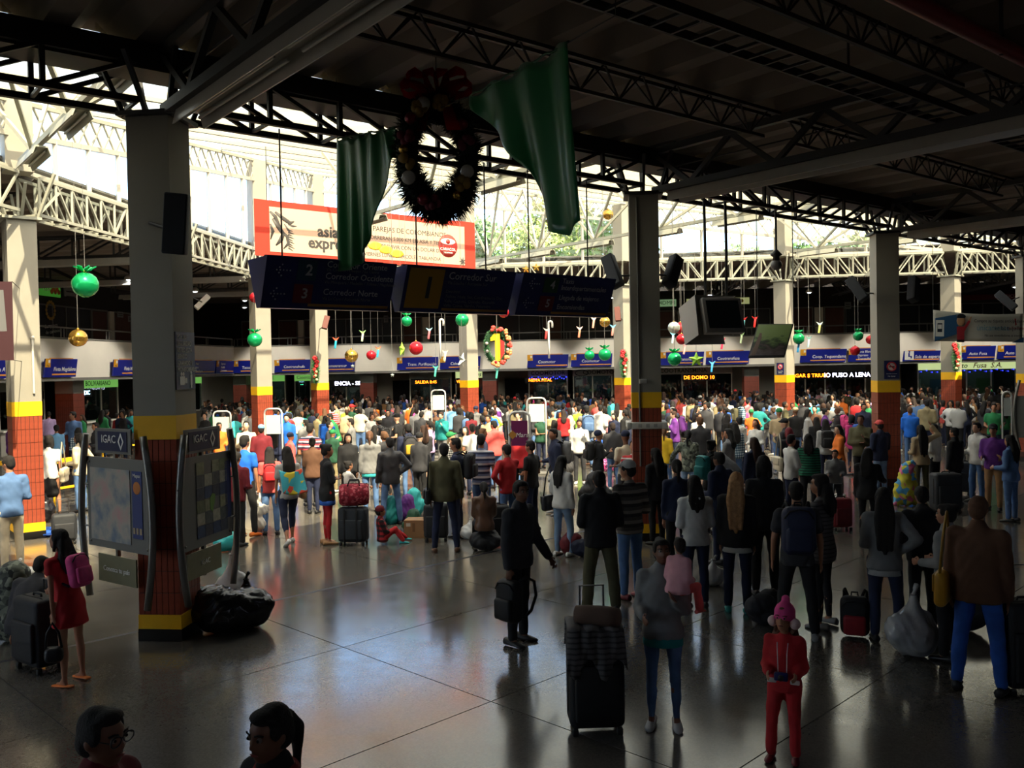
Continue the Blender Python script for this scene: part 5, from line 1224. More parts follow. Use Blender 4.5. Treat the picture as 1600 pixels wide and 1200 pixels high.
for k, a in enumerate(((525, 532, ((40, 170, 200), (220, 90, 60)), 'teal paper figure with red wings beside the flower swag'), (567, 521, ((220, 230, 200), (150, 210, 130)), 'pale green paper figure above the small red ball'), (591, 546, ((60, 180, 220), (240, 140, 90)), 'sky blue paper figure with orange wings'), (671, 517, ((230, 110, 120), (150, 200, 220)), 'pink paper figure left of the candy cane'), (696, 552, ((230, 230, 180), (230, 230, 200)), 'cream paper figure right of the candy cane'),
   (681, 576, ((80, 190, 170), (80, 190, 170)), 'teal paper bird below the blue sign'), (777, 579, ((80, 190, 170), (60, 150, 140)), 'teal paper bird below the numeral wreath'), (854, 517, ((220, 60, 60), (240, 240, 230)), 'red paper figure beside the second candy cane'), (906, 515, ((240, 140, 110), (240, 200, 190)), 'salmon paper figure before the far dark windows'), (928, 500, ((250, 170, 150), (250, 220, 210)), 'salmon paper tag left of the gold ball'), (958, 512, ((230, 150, 140), (120, 190, 230)), 'pink paper figure with blue wings beside the rose swag'),
   (1052, 524, ((200, 230, 240), (120, 190, 220)), 'pale blue paper figure beside the silver ball'), (1070, 541, ((250, 170, 170), (250, 190, 190)), 'pale pink paper bird under the red ball'), (1129, 533, ((220, 50, 90), (220, 50, 90)), 'crimson paper tag below the monitor'), (1163, 500, ((120, 220, 230), (220, 50, 50)), 'aqua paper figure with red wings right of the monitor'), (1159, 524, ((220, 240, 200), (160, 200, 140)), 'pale paper figure before the white band'), (1113, 569, ((60, 160, 220), (90, 180, 230)), 'blue paper bird on the blue sign'),
   (1248, 538, ((40, 140, 200), (40, 120, 160)), 'blue paper tag on the green crumpled ball'), (1264, 530, ((190, 220, 230), (120, 160, 160)), 'pale paper bird beside the green crumpled ball'), (1281, 508, ((220, 220, 130), (200, 220, 220)), 'yellow paper figure before the far pier'), (1210, 345, ((236, 236, 230), (230, 230, 220)), 'white paper figure high by the dome camera pole'), (1180, 499, ((230, 40, 40), (230, 40, 40)), 'red paper flower right of the monitor'))):
 ribbon(*a)
# oval wreath with a yellow numeral
c = at_depth(777, 541, 25.0)
t = thing('numeral_wreath', 'oval garland wreath framing a yellow numeral one with red panel', 'wreath', c - UP * .6, 0)
vs = []; fs = []; rn = random.Random(5); OA, OB = .30, .45
def ov(a, r=1): return c + Vector((OA * r * math.sin(a), 0, OB * r * math.cos(a)))
MB().tube([ov(2 * PI * k / 28) for k in range(28)], .06, 8, True).build('ring', mat('garland_core', (30, 70, 40), .8), t)
for k in range(1500):
 a = rn.uniform(0, 2 * PI); u = Vector((rn.gauss(0, 1), rn.gauss(0, 1), rn.gauss(0, 1))).normalized(); b0 = ov(a); w_ = u.orthogonal().normalized() * .013; o = len(vs); vs += [b0 + u * .04 - w_, b0 + u * .04 + w_, b0 + u * .13]; fs.append((o, o + 1, o + 2))
MB().add(vs, fs).build('needles', mat('garland_green', (52, 104, 60), .6, var=.3, scale=15), t)['kind'] = 'stuff'
Mx = Matrix.Translation(c + Vector((0, -.02, 0))) @ Matrix.Rotation(PI / 2, 4, 'X')
MB().prism([(-.19, .24), (-.08, .36), (.08, .36), (.08, -.42), (-.06, -.42), (-.06, .17), (-.19, .15)], .04, Mx).build('numeral', mat('numeral_yellow', (250, 200, 20), .5), t); MB().prism([(.08, .2), (.2, .12), (.2, -.2), (.08, -.4)], .03, Mx).build('red_panel', mat('panel_red', (206, 40, 40), .5), t)
for k, a in enumerate((.3, .7, 1.1, 1.5, 1.9, 2.3, 2.7, 3.1, 3.5, 6.0)):
 p = ov(a, 1.15) + Vector((0, -.08, 0)); b = MB()
 for q in range(5): b.ball(p + Vector((rn.uniform(-.05, .05), 0, rn.uniform(-.05, .05))), .05, 7, 5)
 b.build('flower', mat('peach_flower', (232, 150, 96), .6) if k % 3 else mat('red_flower', (214, 70, 60), .6), t)
for k, a in enumerate((0, 3.3, 4.4, 1.8, 4.9)): MB().ball(ov(a) + Vector((0, -.1, 0)), .045).build('bauble', FOILS['red'] if k < 2 else M_CLEAR, t)
string_up(t, c + UP * OB)
# flower swags tied to columns
def swag(p, n, label, k0):
 t = thing('flower_swag', label, 'garland', p - UP * .5, 0, 'flower swags on the columns'); rn = random.Random(k0); vs = []; fs = []
 for k in range(500):
  z = rn.uniform(-.55, .4); u = Vector((rn.gauss(0, 1), rn.gauss(0, .5), rn.gauss(0, .6))).normalized(); wd = .05 + .12 * (1 - abs(z + .05) / .6); b0 = p + n * .06 + Vector((0, 0, z)); w_ = u.orthogonal().normalized() * .016; o = len(vs); vs += [b0 - w_, b0 + w_, b0 + u * (wd + .06) + n * .04]; fs.append((o, o + 1, o + 2))
 MB().add(vs, fs).build('needles', MATS['garland_green'], t)['kind'] = 'stuff'
 for k in range(6):
  b = MB(); q = p + n * .12 + Vector((rn.uniform(-.07, .07), 0, .36 - k * .14)); r = .10 - .008 * k
  for a in range(6): b.ball(q + Vector((r * .5 * math.cos(a * 1.05), 0, r * .5 * math.sin(a * 1.05))), r * .55, 7, 5)
  b.build('rose', mat('rose_red', (200, 34, 44), .5), t)
 for k in range(3): MB().ball(p + n * .14 + Vector((rn.uniform(-.08, .08), 0, -.15 - .15 * k)), .05).build('blossom', mat('pale_blossom', (230, 220, 160), .6), t)
nE = -E2
for (i, j), lb, k in (((-1, 4), 'red rose swag on the corner column beside brown loudspeaker', 1), ((1, 4), 'red rose swag above the yellow band of the sunlit column', 2), ((3, 4), 'red and green swag hanging below the cloth banner', 3)):
 swag(AB(i * P, j * P) + nE * .36 + UP * 3.15, nE, lb, k)
# queue sign stands and barriers in the crowd
def stand(px, py, D, wpx, board_m, label, txt=None, top=1.95):
 c = at_depth(px, 575, D); c.z = 0; w = wpx * D / FPX; t = thing('sign_stand', label, 'sign stand', c, -.1, 'tubular sign stands in the crowd')
 M = Matrix.Translation(c) @ Matrix.Rotation(-.1, 4, 'Z'); r = .12
 pts = [(-w / 2, 0, 0), (-w / 2, 0, top - r)] + [(-w / 2 + r - r * math.cos(a), 0, top - r + r * math.sin(a)) for a in (.5, 1.05, 1.57)] + [(w / 2 - r + r * math.sin(a), 0, top - r + r * math.cos(a)) for a in (0, .5, 1.05, 1.57)] + [(w / 2, 0, 0)]
 MB().tube(pts, .025, 8).build('tube_frame', mat('white_tube', (214, 214, 210), .35), t, M)
 MB().box((0, -.01, top - .42), (w - .08, .02, .5)).build('board', board_m, t, M); MB().box((0, 0, .03), (w + .1, .5, .04)).build('foot', M_RAIL, t, M)
 if txt:
  Mt = M @ frame(Vector((0, -.022, top - .42)), (1, 0, 0)); text(t, txt, .125, M_WTEXT, Mt @ Matrix.Translation((-w * .2, -.04, .001)), shear=.2); MB().prism([(0, .09), (.09, 0), (0, -.09), (-.09, 0)], .003, Mt @ Matrix.Translation((-w * .34, -.03, 0))).build('diamond_mark', mat('gold_line'), t)
M_SB = mat('pale_stand_board', (196, 204, 198), .5)
stand(345, 610, 27, 28, M_SB, 'white tubular sign stand right of the display column', top=1.85); stand(425, 615, 23.5, 28, M_SB, 'white tubular sign stand before the column with lowest green ball', top=2.05); stand(684, 597, 30, 22, M_SB, 'tubular sign stand beside the orange letters counter', top=2.3); stand(837, 610, 25, 29, M_SB, 'blank white sign stand behind the purple sign stand', top=2.15); stand(810, 632, 17.5, 32, mat('purple_board', (110, 30, 84), .5), 'purple lettered sign stand on steel tubes', 'Marsol', 2.15); stand(1573, 600, 24.5, 14, M_SB, 'narrow grey sign stand below the banner end', top=2.1)
def barrier(px, D, w, label, yaw=0.0):
 c = at_depth(px, 575, D); c.z = 0; t = thing('queue_barrier', label, 'barrier', c, yaw, 'yellow queue barriers'); M = Matrix.Translation(c) @ Matrix.Rotation(yaw, 4, 'Z'); m = mat('barrier_yellow', (244, 190, 30), .4)
 for sx in (-1, 1): bar('post', M @ Vector((sx * w / 2, 0, 0)), M @ Vector((sx * w / 2, 0, 1.1)), .05, m, t, shape='rod')
 for z in (.45, 1.08): bar('rail', M @ Vector((-w / 2, 0, z)), M @ Vector((w / 2, 0, z)), .05 if z < 1 else .1, m, t)
barrier(197, 24, 1.4, 'yellow queue barrier behind the map display stand'); barrier(102, 20.5, .8, 'yellow queue barrier beside the woman with the cream bag', 1.2); barrier(8, 20, 1.2, 'yellow queue barrier left of the sunlit conduit column', .2); barrier(952, 31, .8, 'yellow barrier beside the rose swag column', .8)
# display boards around the right-hand column
ks = thing('display_stand', 'grey display board with curved steel posts by the right-hand column', 'display stand', HH)
q0, q1 = HH - E1 * .62 - E2 * .55, HH + E1 * .5 - E2 * .75
quad_board(ks, 'board', [q0 + UP * 1.95, q1 + UP * 1.95, q1 + UP * .75, q0 + UP * .75], M_BOARD)
for p_, sg in ((q0, -1), (q1, 1)): MB().tube([p_ + E1 * sg * (.16 * math.sin(PI * f / 10) - .1) - E2 * .03 + UP * (.4 + .2 * f) for f in range(11)], .04, 10).build('curved_post', M_STEELPOST, ks)
for z in (.9, 1.7): bar('wall_arm', (q0 + q1) / 2 + UP * z, HH + UP * z, .04, M_STEELPOST, ks)
# ================================================================== people: bodies grown as one skin from tapered limbs
_sp = {}
def _sphere(seg=10, rings=7):
 k = (seg, rings)
 if k not in _sp:
  vs = []; fs = []
  for i in range(rings + 1):
   a = PI * i / rings; r = max(math.sin(a), 0.02)
   for j in range(seg):
    b = 2 * PI * j / seg; vs.append((r * math.cos(b), r * math.sin(b), -math.cos(a)))
  for i in range(rings):
   for j in range(seg): fs.append((i * seg + j, i * seg + (j + 1) % seg, (i + 1) * seg + (j + 1) % seg, (i + 1) * seg + j))
  fs.append(tuple(range(seg - 1, -1, -1))); fs.append(tuple(range(rings * seg, rings * seg + seg)))
  _sp[k] = (np.array(vs), fs)
 return _sp[k]
class Prims:
 def __init__(self): self.V = []; self.F = []; self.n = 0
 def _add(self, v, f):
  self.V.append(v); self.F += [tuple(i + self.n for i in q) for q in f]; self.n += len(v); return self
 def ell(self, c, r, R=None):
  v, f = _sphere(); v = v * np.array(r)
  if R is not None: v = v @ np.array(R).T
  return self._add(v + np.array(c), f)
 def cap(self, a, ra, b, rb, flat=1.0, fdir=None):
  a = Vector(a); b = Vector(b); z = b - a; ln = z.length
  if ln < 1e-5: return self.ell(a, (ra,) * 3)
  z.normalize(); x = (fdir.cross(z) if fdir is not None and fdir.cross(z).length > .1 else z.orthogonal()).normalized(); y = z.cross(x)
  v, f = _sphere(10, 8); out = np.empty_like(v); top = v[:, 2] > 0.001
  R = np.array((x, y, z)).T
  rr = np.where(top, rb, ra)[:, None]; loc = v * rr; loc[:, 1] *= flat
  loc[:, 2] += np.where(top, ln, 0.0)
  return self._add(loc @ R.T + np.array(a), f)
 def mesh(self):
  me = bpy.data.meshes.new('raw'); me.from_pydata(np.concatenate(self.V).tolist(), [], self.F); me.update(); return me
JOBS = {}
def job(key, prims, voxel, smooth=3, ratio=1.0, fold=0.0, seed=0):
 if key not in JOBS: JOBS[key] = (prims, voxel, smooth, ratio, fold, seed)
 return key
def run_jobs():
 tmp = bpy.data.scenes.new('tmp'); obs = {}
 for k, (pr, vx, sm, ratio, fold, seed) in JOBS.items():
  o = bpy.data.objects.new('tmp', pr.mesh()); tmp.collection.objects.link(o)
  m = o.modifiers.new('r', 'REMESH'); m.mode = 'VOXEL'; m.voxel_size = vx
  if sm: s = o.modifiers.new('s', 'SMOOTH'); s.factor = .5; s.iterations = sm
  if ratio < 1: d = o.modifiers.new('d', 'DECIMATE'); d.ratio = ratio
  obs[k] = o
 with bpy.context.temp_override(scene=tmp, view_layer=tmp.view_layers[0]):
  dg = bpy.context.evaluated_depsgraph_get(); dg.update()
  out = {}
  for k, o in obs.items():
   me = bpy.data.meshes.new_from_object(o.evaluated_get(dg)); fold, seed = JOBS[k][4], JOBS[k][5]
   if fold > 0:
    n = len(me.vertices); co = np.empty(n * 3); no = np.empty(n * 3); me.vertices.foreach_get('co', co); me.vertices.foreach_get('normal', no)
    co = co.reshape(-1, 3); no = no.reshape(-1, 3); x, y, z = co.T; s_ = seed * 1.7
    w = np.sin(41 * z + 7 * np.sin(11 * x + s_) + 5 * np.sin(9 * y - s_)) * .6 + np.sin(23 * x - 19 * z + 6 * np.sin(13 * y + s_)) * .5 + np.sin(17 * y + 29 * z + s_) * .4
    co = co + no * (w * fold)[:, None]; me.vertices.foreach_set('co', co.ravel())
   me.polygons.foreach_set('use_smooth', [True] * len(me.polygons)); me.update(); out[k] = me
 for o in obs.values():
  d = o.data; bpy.data.objects.remove(o); bpy.data.meshes.remove(d)
 bpy.data.scenes.remove(tmp)
 return out
M_SKIN = mat('skin', obj_color=True, rough=.5, var=.05, scale=18)
M_CLOTH = mat('cloth', obj_color=True, rough=.85, var=.10, scale=9, bump=.15, bscale=160)
M_DENIM = mat('denim', obj_color=True, rough=.85, var=.22, scale=7, bump=.15, bscale=220)
M_LEATHER = mat('leather', obj_color=True, rough=.45, var=.08, scale=12)
M_HAIR = mat('hair', obj_color=True, rough=.8, var=.25, scale=25, bump=.4, bscale=90)
M_SHOE = mat('shoe_leather', obj_color=True, rough=.5, var=.08); M_SOLE = mat('shoe_sole', (150, 146, 140), .7)
def mat_pattern(name, kind, c1, c2, c3, period):
 m = bpy.data.materials.new(name); m.use_nodes = True; nt = m.node_tree; b = nt.nodes['Principled BSDF']; b.inputs['Roughness'].default_value = .85
 tc = nt.nodes.new('ShaderNodeTexCoord'); sp = nt.nodes.new('ShaderNodeSeparateXYZ'); nt.links.new(tc.outputs['Object'], sp.inputs[0])
 def wave(sock):
  a = nt.nodes.new('ShaderNodeMath'); a.operation = 'DIVIDE'; a.inputs[1].default_value = period; nt.links.new(sock, a.inputs[0])
  f = nt.nodes.new('ShaderNodeMath'); f.operation = 'FRACT'; nt.links.new(a.outputs[0], f.inputs[0]); return f.outputs[0]
 r = nt.nodes.new('ShaderNodeValToRGB'); r.color_ramp.interpolation = 'CONSTANT'; e = r.color_ramp.elements
 if kind == 'stripe':
  e[0].color = rgb(*c1); e[1].position = .34; e[1].color = rgb(*c2); q = e.new(.67); q.color = rgb(*c3); nt.links.new(wave(sp.outputs['Z']), r.inputs[0])
 elif kind == 'check':
  w1, w2 = wave(sp.outputs['Z']), wave(sp.outputs['X']); s = nt.nodes.new('ShaderNodeMath'); s.operation = 'GREATER_THAN'; s.inputs[1].default_value = .5; nt.links.new(w1, s.inputs[0])
  s2 = nt.nodes.new('ShaderNodeMath'); s2.operation = 'GREATER_THAN'; s2.inputs[1].default_value = .5; nt.links.new(w2, s2.inputs[0])
  ad = nt.nodes.new('ShaderNodeMath'); ad.operation = 'MULTIPLY_ADD'; ad.inputs[1].default_value = .5; ad.inputs[2].default_value = 0; nt.links.new(s.outputs[0], ad.inputs[0])
  a2 = nt.nodes.new('ShaderNodeMath'); a2.operation = 'MULTIPLY_ADD'; a2.inputs[1].default_value = .4; nt.links.new(s2.outputs[0], a2.inputs[0]); nt.links.new(ad.outputs[0], a2.inputs[2])
  e[0].color = rgb(*c1); e[1].position = .3; e[1].color = rgb(*c2); q = e.new(.8); q.color = rgb(*c3); nt.links.new(a2.outputs[0], r.inputs[0])
 else:
  n = nt.nodes.new('ShaderNodeTexVoronoi'); n.inputs['Scale'].default_value = 1 / period; nt.links.new(tc.outputs['Object'], n.inputs['Vector']); s = nt.nodes.new('ShaderNodeSeparateColor'); nt.links.new(n.outputs['Color'], s.inputs[0])
  e[0].color = rgb(*c1); e[1].position = .4; e[1].color = rgb(*c2); q = e.new(.7); q.color = rgb(*c3); nt.links.new(s.outputs[0], r.inputs[0])
 nt.links.new(r.outputs[0], b.inputs['Base Color']); MATS[name] = m; return m
ARMS = {'down': ((.13, .02, -1), (.02, .16, -1)), 'loose': ((.2, -.06, -1), (.06, .3, -1)), 'bent': ((.18, -.05, -1), (-.2, .95, -.12)), 'phone': ((.16, .12, -1), (-.34, .72, .5)), 'cross': ((.14, .22, -1), (-.95, .38, .08)),
  'hip': ((.66, -.25, -.8), (-.72, .3, -.6)), 'strap': ((.14, .2, -1), (-.3, .5, .8)), 'back': ((.25, -.32, -1), (-.55, -.45, -.6)), 'head': ((.85, .05, .35), (-.6, .12, .85)), 'fwd': ((.1, .6, -.75), (-.05, .95, -.25)), 'low': ((.12, .42, -1), (-.05, .5, -1)), 'swf': ((.1, .35, -1), (.0, .7, -.8)), 'swb': ((.14, -.35, -1), (.05, -.05, -1)), 'side': ((.6, .15, -.75), (.35, .45, -.8)), 'lap': ((.12, .25, -1), (-.45, .8, -.35))}
LEGS = {'stand': (((.03, .01, -1), (.02, -.03, -1)), ((.03, .01, -1), (.02, -.03, -1))), 'contra': (((.12, .10, -1), (.05, -.06, -1)), ((.02, -.01, -1), (.01, -.03, -1))), 'wide': (((.14, .02, -1), (.08, -.03, -1)), ((.14, .02, -1), (.08, -.03, -1))),
  'walk': (((.02, .42, -1), (.02, .08, -1)), ((.02, -.22, -1), (.02, -.62, -1))), 'sit': (((.12, 1, -.08), (.03, .12, -1)), ((.12, 1, -.05), (.03, .05, -1))), 'floor': (((.14, .8, .62), (.02, .5, -.85)), ((.1, .85, .45), (.02, .7, -.6))), 'kneel': (((.1, .5, -1), (.04, -1, -.25)), ((.1, .9, -.35), (.02, -.1, -1))), 'squat': (((.2, .95, .25), (.05, -.35, -1)), ((.2, .95, .2), (.05, -.35, -1))), 'narrow': (((-.01, .01, -1), (.0, -.03, -1)), ((-.01, .01, -1), (.0, -.03, -1)))}
def skeleton(h=1.68, sex='m', arms=('down', 'down'), legs='stand', lean=0.0, head=(0, 0), twist=0.0, fat=1.0, child=False):
 k = h / 1.70; J = {'k': k}; hk = k * (1.28 if child and h < 1.15 else 1.12 if child else 1.0)
 sw = (.180 if sex == 'm' else .160) * k; hw = (.085 if sex == 'm' else .092) * k
 T = Matrix.Rotation(twist, 3, 'Z') @ Matrix.Rotation(-lean, 3, 'X')
 pel = Vector((0, 0, 0)); hd = Vector((0, 0, 0))
 J['pel'] = pel; J['T'] = T
 J['wai'] = pel + T @ Vector((0, 0, .14)) * k; J['che'] = pel + T @ Vector((0, 0, .36)) * k; J['nec'] = pel + T @ Vector((0, -.005, .50)) * k
 Hd = Matrix.Rotation(twist + head[0], 3, 'Z') @ Matrix.Rotation(-lean * .55 - head[1], 3, 'X'); J['H'] = Hd; J['hk'] = hk
 J['ntop'] = J['nec'] + T @ Vector((0, .012, .07)) * k; J['hc'] = J['ntop'] + Hd @ Vector((0, .012, .105)) * hk
 for s_, side in ((1, 'R'), (-1, 'L')):
  a = arms[0 if side == 'R' else 1]; ua, fa = ARMS[a]; sh = pel + T @ Vector((s_ * sw / k, -.01, .445)) * k
  u = (T @ Vector((ua[0] * s_, ua[1], ua[2]))).normalized(); f = (T @ Vector((fa[0] * s_, fa[1], fa[2]))).normalized()
  el = sh + u * .285 * k; wr_ = el + f * .245 * k; J['sh' + side] = sh; J['el' + side] = el; J['wr' + side] = wr_; J['fd' + side] = f
  side_v = (T @ Vector((s_, 0, 0))); J['pn' + side] = side_v
  tl, sl = LEGS[legs][0 if side == 'R' else 1]; hp = pel + Vector((s_ * hw, 0, -.02 * k))
  kn = hp + Vector((tl[0] * s_, tl[1], tl[2])).normalized() * .42 * k; an = kn + Vector((sl[0] * s_, sl[1], sl[2])).normalized() * .40 * k
  J['hp' + side] = hp; J['kn' + side] = kn; J['an' + side] = an
 lo = min(J['anR'].z, J['anL'].z) - .075 * k
 lo = min(lo, pel.z - .13 * k) if legs in ('floor',) else lo
 off = Vector((0, 0, -lo))
 for q in list(J):
  if isinstance(J[q], Vector) and q[:2] not in ('fd', 'pn'): J[q] = J[q] + off
 J['fat'] = fat; J['sex'] = sex; J['sw'] = sw; J['legs'] = legs
 return J
PRM = [(-.10, .158, .112, 0), (-.02, .160, .115, 0), (.06, .148, .105, 0), (.14, .142, .100, 0), (.24, .150, .105, 0), (.34, .162, .112, .008), (.41, .150, .098, 0), (.455, .112, .078, 0), (.49, .062, .056, 0)]
PRF = [(-.10, .166, .115, -.005), (-.02, .164, .115, -.005), (.06, .140, .100, 0), (.14, .124, .091, 0), (.24, .132, .098, .006), (.32, .146, .110, .014), (.40, .132, .090, .004), (.455, .094, .070, 0), (.49, .054, .050, 0)]
def loft(pr, J, rows, d):
 k, T = J['k'], J['T']; n = 14; vs = []; fs = []
 for z, rx, ry, y in rows:
  R = T if z > .02 else Matrix.Identity(3); o = Vector((0, y, z)) * k
  for q in range(n):
   a = 2 * PI * q / n; c, s_ = math.cos(a), math.sin(a); e = .86
   v = Vector(((rx * k + d) * math.copysign(abs(c) ** e, c), (ry * k + d) * math.copysign(abs(s_) ** e, s_), 0)) + o
   vs.append(J['pel'] + R @ v)
 m = len(rows)
 for i in range(m - 1):
  for q in range(n): fs.append((i * n + q, i * n + (q + 1) % n, (i + 1) * n + (q + 1) % n, (i + 1) * n + q))
 fs += [tuple(range(n - 1, -1, -1)), tuple(range((m - 1) * n, m * n))]
 pr._add(np.array([tuple(v) for v in vs]), fs)
def torso(pr, J, d, hem=-.08, flare=.0):
 f = J['fat']; rows = [(z, rx * f, ry * f, y) for z, rx, ry, y in (PRM if J['sex'] == 'm' else PRF)]
 if hem < -.10: rows = [(hem, rows[0][1] + flare, rows[0][2] + flare, 0)] + rows
 elif hem > -.10: rows = [(hem, rows[1][1], rows[1][2], 0)] + rows[2:]
 loft(pr, J, rows, d); k = J['k']
 for s_ in 'RL': pr.cap(J['che'] + (J['nec'] - J['che']) * .45, .07 * k + d * .8, J['sh' + s_], .052 * k + d)
def arms(pr, J, d, frac=1.0, flare=0.0):
 k, f = J['k'], J['fat'] ** .6
 for s_ in 'RL':
  sh, el, wr_ = J['sh' + s_], J['el' + s_], J['wr' + s_]; r = (.046 if J['sex'] == 'm' else .040) * k * f
  if frac < 1: pr.cap(sh, r * 1.12 + d, sh.lerp(el, frac), r + d + flare); continue
  pr.cap(sh, r * 1.12 + d, el, r * .86 + d); pr.cap(el, r * .86 + d, wr_.lerp(el, .06 if d > 0 else 0), r * .58 + d * 1.1 + flare)
def hand(pr, J, s_, fine=True):
 k = J['k']; wr_ = J['wr' + s_]; f = J['fd' + s_]; sx = 1 if s_ == 'R' else -1
 side = J['pn' + s_] * sx; fwd = (J['T'] @ Vector((0, 1, 0)))
 n = fwd - f * fwd.dot(f)
 n = n.normalized() if n.length > .3 else (UP - f * UP.dot(f)).normalized()      # thumb side
 b = f.cross(n).normalized() * (1 if s_ == 'R' else -1)                               # palm-out direction
 pc = wr_ + f * .045 * k; pr.cap(wr_, .024 * k, wr_ + f * .07 * k, .034 * k, .55, b)
 pr.cap(pc + n * .012 * k, .018 * k, pc + f * .035 * k - n * .02 * k, .02 * k)
 for i, ln in enumerate((.066, .076, .070, .055)):
  o = wr_ + f * .082 * k + n * (.033 - .0225 * i) * k
  cr = -b * (.16 if True else 0); mid = o + (f + cr * .6).normalized() * ln * .55 * k; tip = mid + (f * .75 + cr * 2.6).normalized() * ln * .5 * k
  pr.cap(o, .0098 * k, mid, .0090 * k); pr.cap(mid, .0090 * k, tip, .0078 * k)
 o = wr_ + f * .025 * k + n * .026 * k; mid = o + (n * .75 + f * .65 - b * .25).normalized() * .038 * k; pr.cap(o, .0125 * k, mid, .011 * k); pr.cap(mid, .011 * k, mid + (f + n * .15 - b * .3).normalized() * .030 * k, .009 * k)
def legs(pr, J, d, to=1.0, thin=0.0, flare=0.0):
 k, f = J['k'], J['fat'] ** .7; m = J['sex'] == 'm'
 for s_ in 'RL':
  hp, kn, an = J['hp' + s_], J['kn' + s_], J['an' + s_]; rt = (.078 if m else .084) * k * f
  if to <= .5: pr.cap(hp, rt + d, hp.lerp(kn, to * 2), rt * .8 + d + flare); continue
  pr.cap(hp, rt + d, kn, .053 * k * f + d - thin)
  e = kn.lerp(an, (to - .5) * 2); calf = kn.lerp(an, .3) + Vector((0, -.012 * k, 0))
  pr.cap(kn, .053 * k * f + d - thin, calf, .054 * k * f + d * .8 - thin); pr.cap(calf, .054 * k * f + d * .8 - thin, e, .034 * k + d * 1.1 - thin * .5 + flare)
def body_prims(J, fine=True):
 pr = Prims(); k, H, hk = J['k'], J['H'], J['hk']; hc = J['hc']
 torso(pr, J, -.014, -.06); arms(pr, J, -.003); legs(pr, J, -.006)
 for s_ in 'RL':
  hand(pr, J, s_, fine); an = J['an' + s_]; fd = Vector((0, 1, 0)) if J['legs'] != 'kneel' else Vector((0, .3, -.9))
  pr.cap(an, .033 * k, an + fd * .03 * k - UP * .03 * k, .03 * k); pr.cap(an - UP * .042 * k - fd * .025 * k, .024 * k, an + fd * .105 * k - UP * .052 * k, .019 * k)
 pr.cap(J['nec'] - UP * .03, .056 * k, J['ntop'] + (hc - J['ntop']) * .3, .05 * k)
 def e(c, r): pr.ell(hc + H @ Vector(c) * hk, [x * hk for x in r], H)
 e((0, -.005, .015), (.072, .092, .098)); e((0, .022, -.025), (.064, .072, .075)); e((0, .045, -.075), (.042, .043, .035)); e((0, .06, .03), (.052, .03, .03))
 e((0, .098, -.022), (.012, .018, .014)); e((0, .086, .0), (.009, .016, .026)); e((0, .078, -.058), (.026, .02, .014))
 for s_ in (-1, 1):
  e((s_ * .071, -.004, -.008), (.011, .02, .03)); e((s_ * .036, .062, -.03), (.02, .02, .022))
 return pr
def hair_prims(J, kind):
 pr = Prims(); H, hk, k = J['H'], J['hk'], J['k']; hc = J['hc']
 def P_(c): return hc + H @ Vector(c) * hk
 def e(c, r): pr.ell(P_(c), [x * hk for x in r], H)
 q_ = .955 if kind == 'short' and J['sex'] == 'm' else 1.0
 e((0, -.024, .032), (.081 * q_, .089 * q_, .092 * q_)); e((0, -.045, -.015), (.077 * q_, .068 * q_, .075)); e((0, .03, .083), (.062, .06 * q_, .031))
 for s_ in (-1, 1): e((s_ * .064, .005, .028), (.017, .05, .05))
 if kind in ('long', 'vlong', 'half'):
  dz = {'long': -.24, 'vlong': -.42, 'half': -.16}[kind]; w = {'long': .075, 'vlong': .085, 'half': .08}[kind]
  base = J['nec'] + J['T'] @ Vector((0, -.095, -.02)) * k; tip = J['nec'] + J['T'] @ Vector((0, -.115, dz)) * k
  for sx in (-1, 0, 1):
   pr.cap(P_((sx * .045, -.07, -.02)), .045 * hk, base + J['T'] @ Vector((sx * w * .8, 0, 0)), .048 * hk); pr.cap(base + J['T'] @ Vector((sx * w * .8, 0, 0)), .048 * hk, tip + J['T'] @ Vector((sx * w * .7, 0, .04 * abs(sx))), .026 * hk)
  for s_ in (-1, 1): pr.cap(P_((s_ * .072, -.005, .02)), .022 * hk, P_((s_ * .074, .0, -.11)), .02 * hk)
 if kind == 'pony':
  pr.cap(P_((0, -.10, .04)), .032 * hk, P_((0, -.15, -.03)), .034 * hk); pr.cap(P_((0, -.15, -.03)), .034 * hk, P_((0, -.135, -.22)), .018 * hk)
 if kind == 'bun': e((0, -.095, .085), (.045, .045, .042))
 if kind == 'bob':
  for s_ in (-1, 0, 1): pr.cap(P_((s_ * .06, -.04, 0)), .04 * hk, P_((s_ * .066, -.045, -.13)), .034 * hk)
  for s_ in (-1, 1): pr.cap(P_((s_ * .072, .01, .02)), .02 * hk, P_((s_ * .07, .02, -.11)), .022 * hk)
 return pr
def cap_prims(J, kind):
 pr = Prims(); H, hk = J['H'], J['hk']; hc = J['hc']
 def P_(c): return hc + H @ Vector(c) * hk
 def e(c, r): pr.ell(P_(c), [x * hk for x in r], H)
 if kind == 'cap':
  e((0, -.01, .055), (.088, .102, .078)); pr.cap(P_((-.03, .09, .05)), .026 * hk, P_((.03, .09, .05)), .026 * hk); e((0, .115, .045), (.065, .058, .012))
 elif kind == 'beanie':
  e((0, -.012, .05), (.09, .104, .085)); e((0, -.01, .02), (.092, .106, .03))
 elif kind == 'bobble':
  e((0, -.012, .05), (.095, .108, .10)); e((0, -.01, .01), (.098, .112, .04)); e((0, -.02, .165), (.04, .04, .04))
 elif kind == 'hood':
  e((0, -.03, .02), (.098, .10, .118)); e((0, -.05, -.07), (.09, .08, .07))
 elif kind == 'scarf':
  e((0, -.022, .03), (.086, .095, .096)); e((0, -.05, -.03), (.08, .07, .08)); e((0, -.09, -.02), (.04, .04, .05))
 return pr
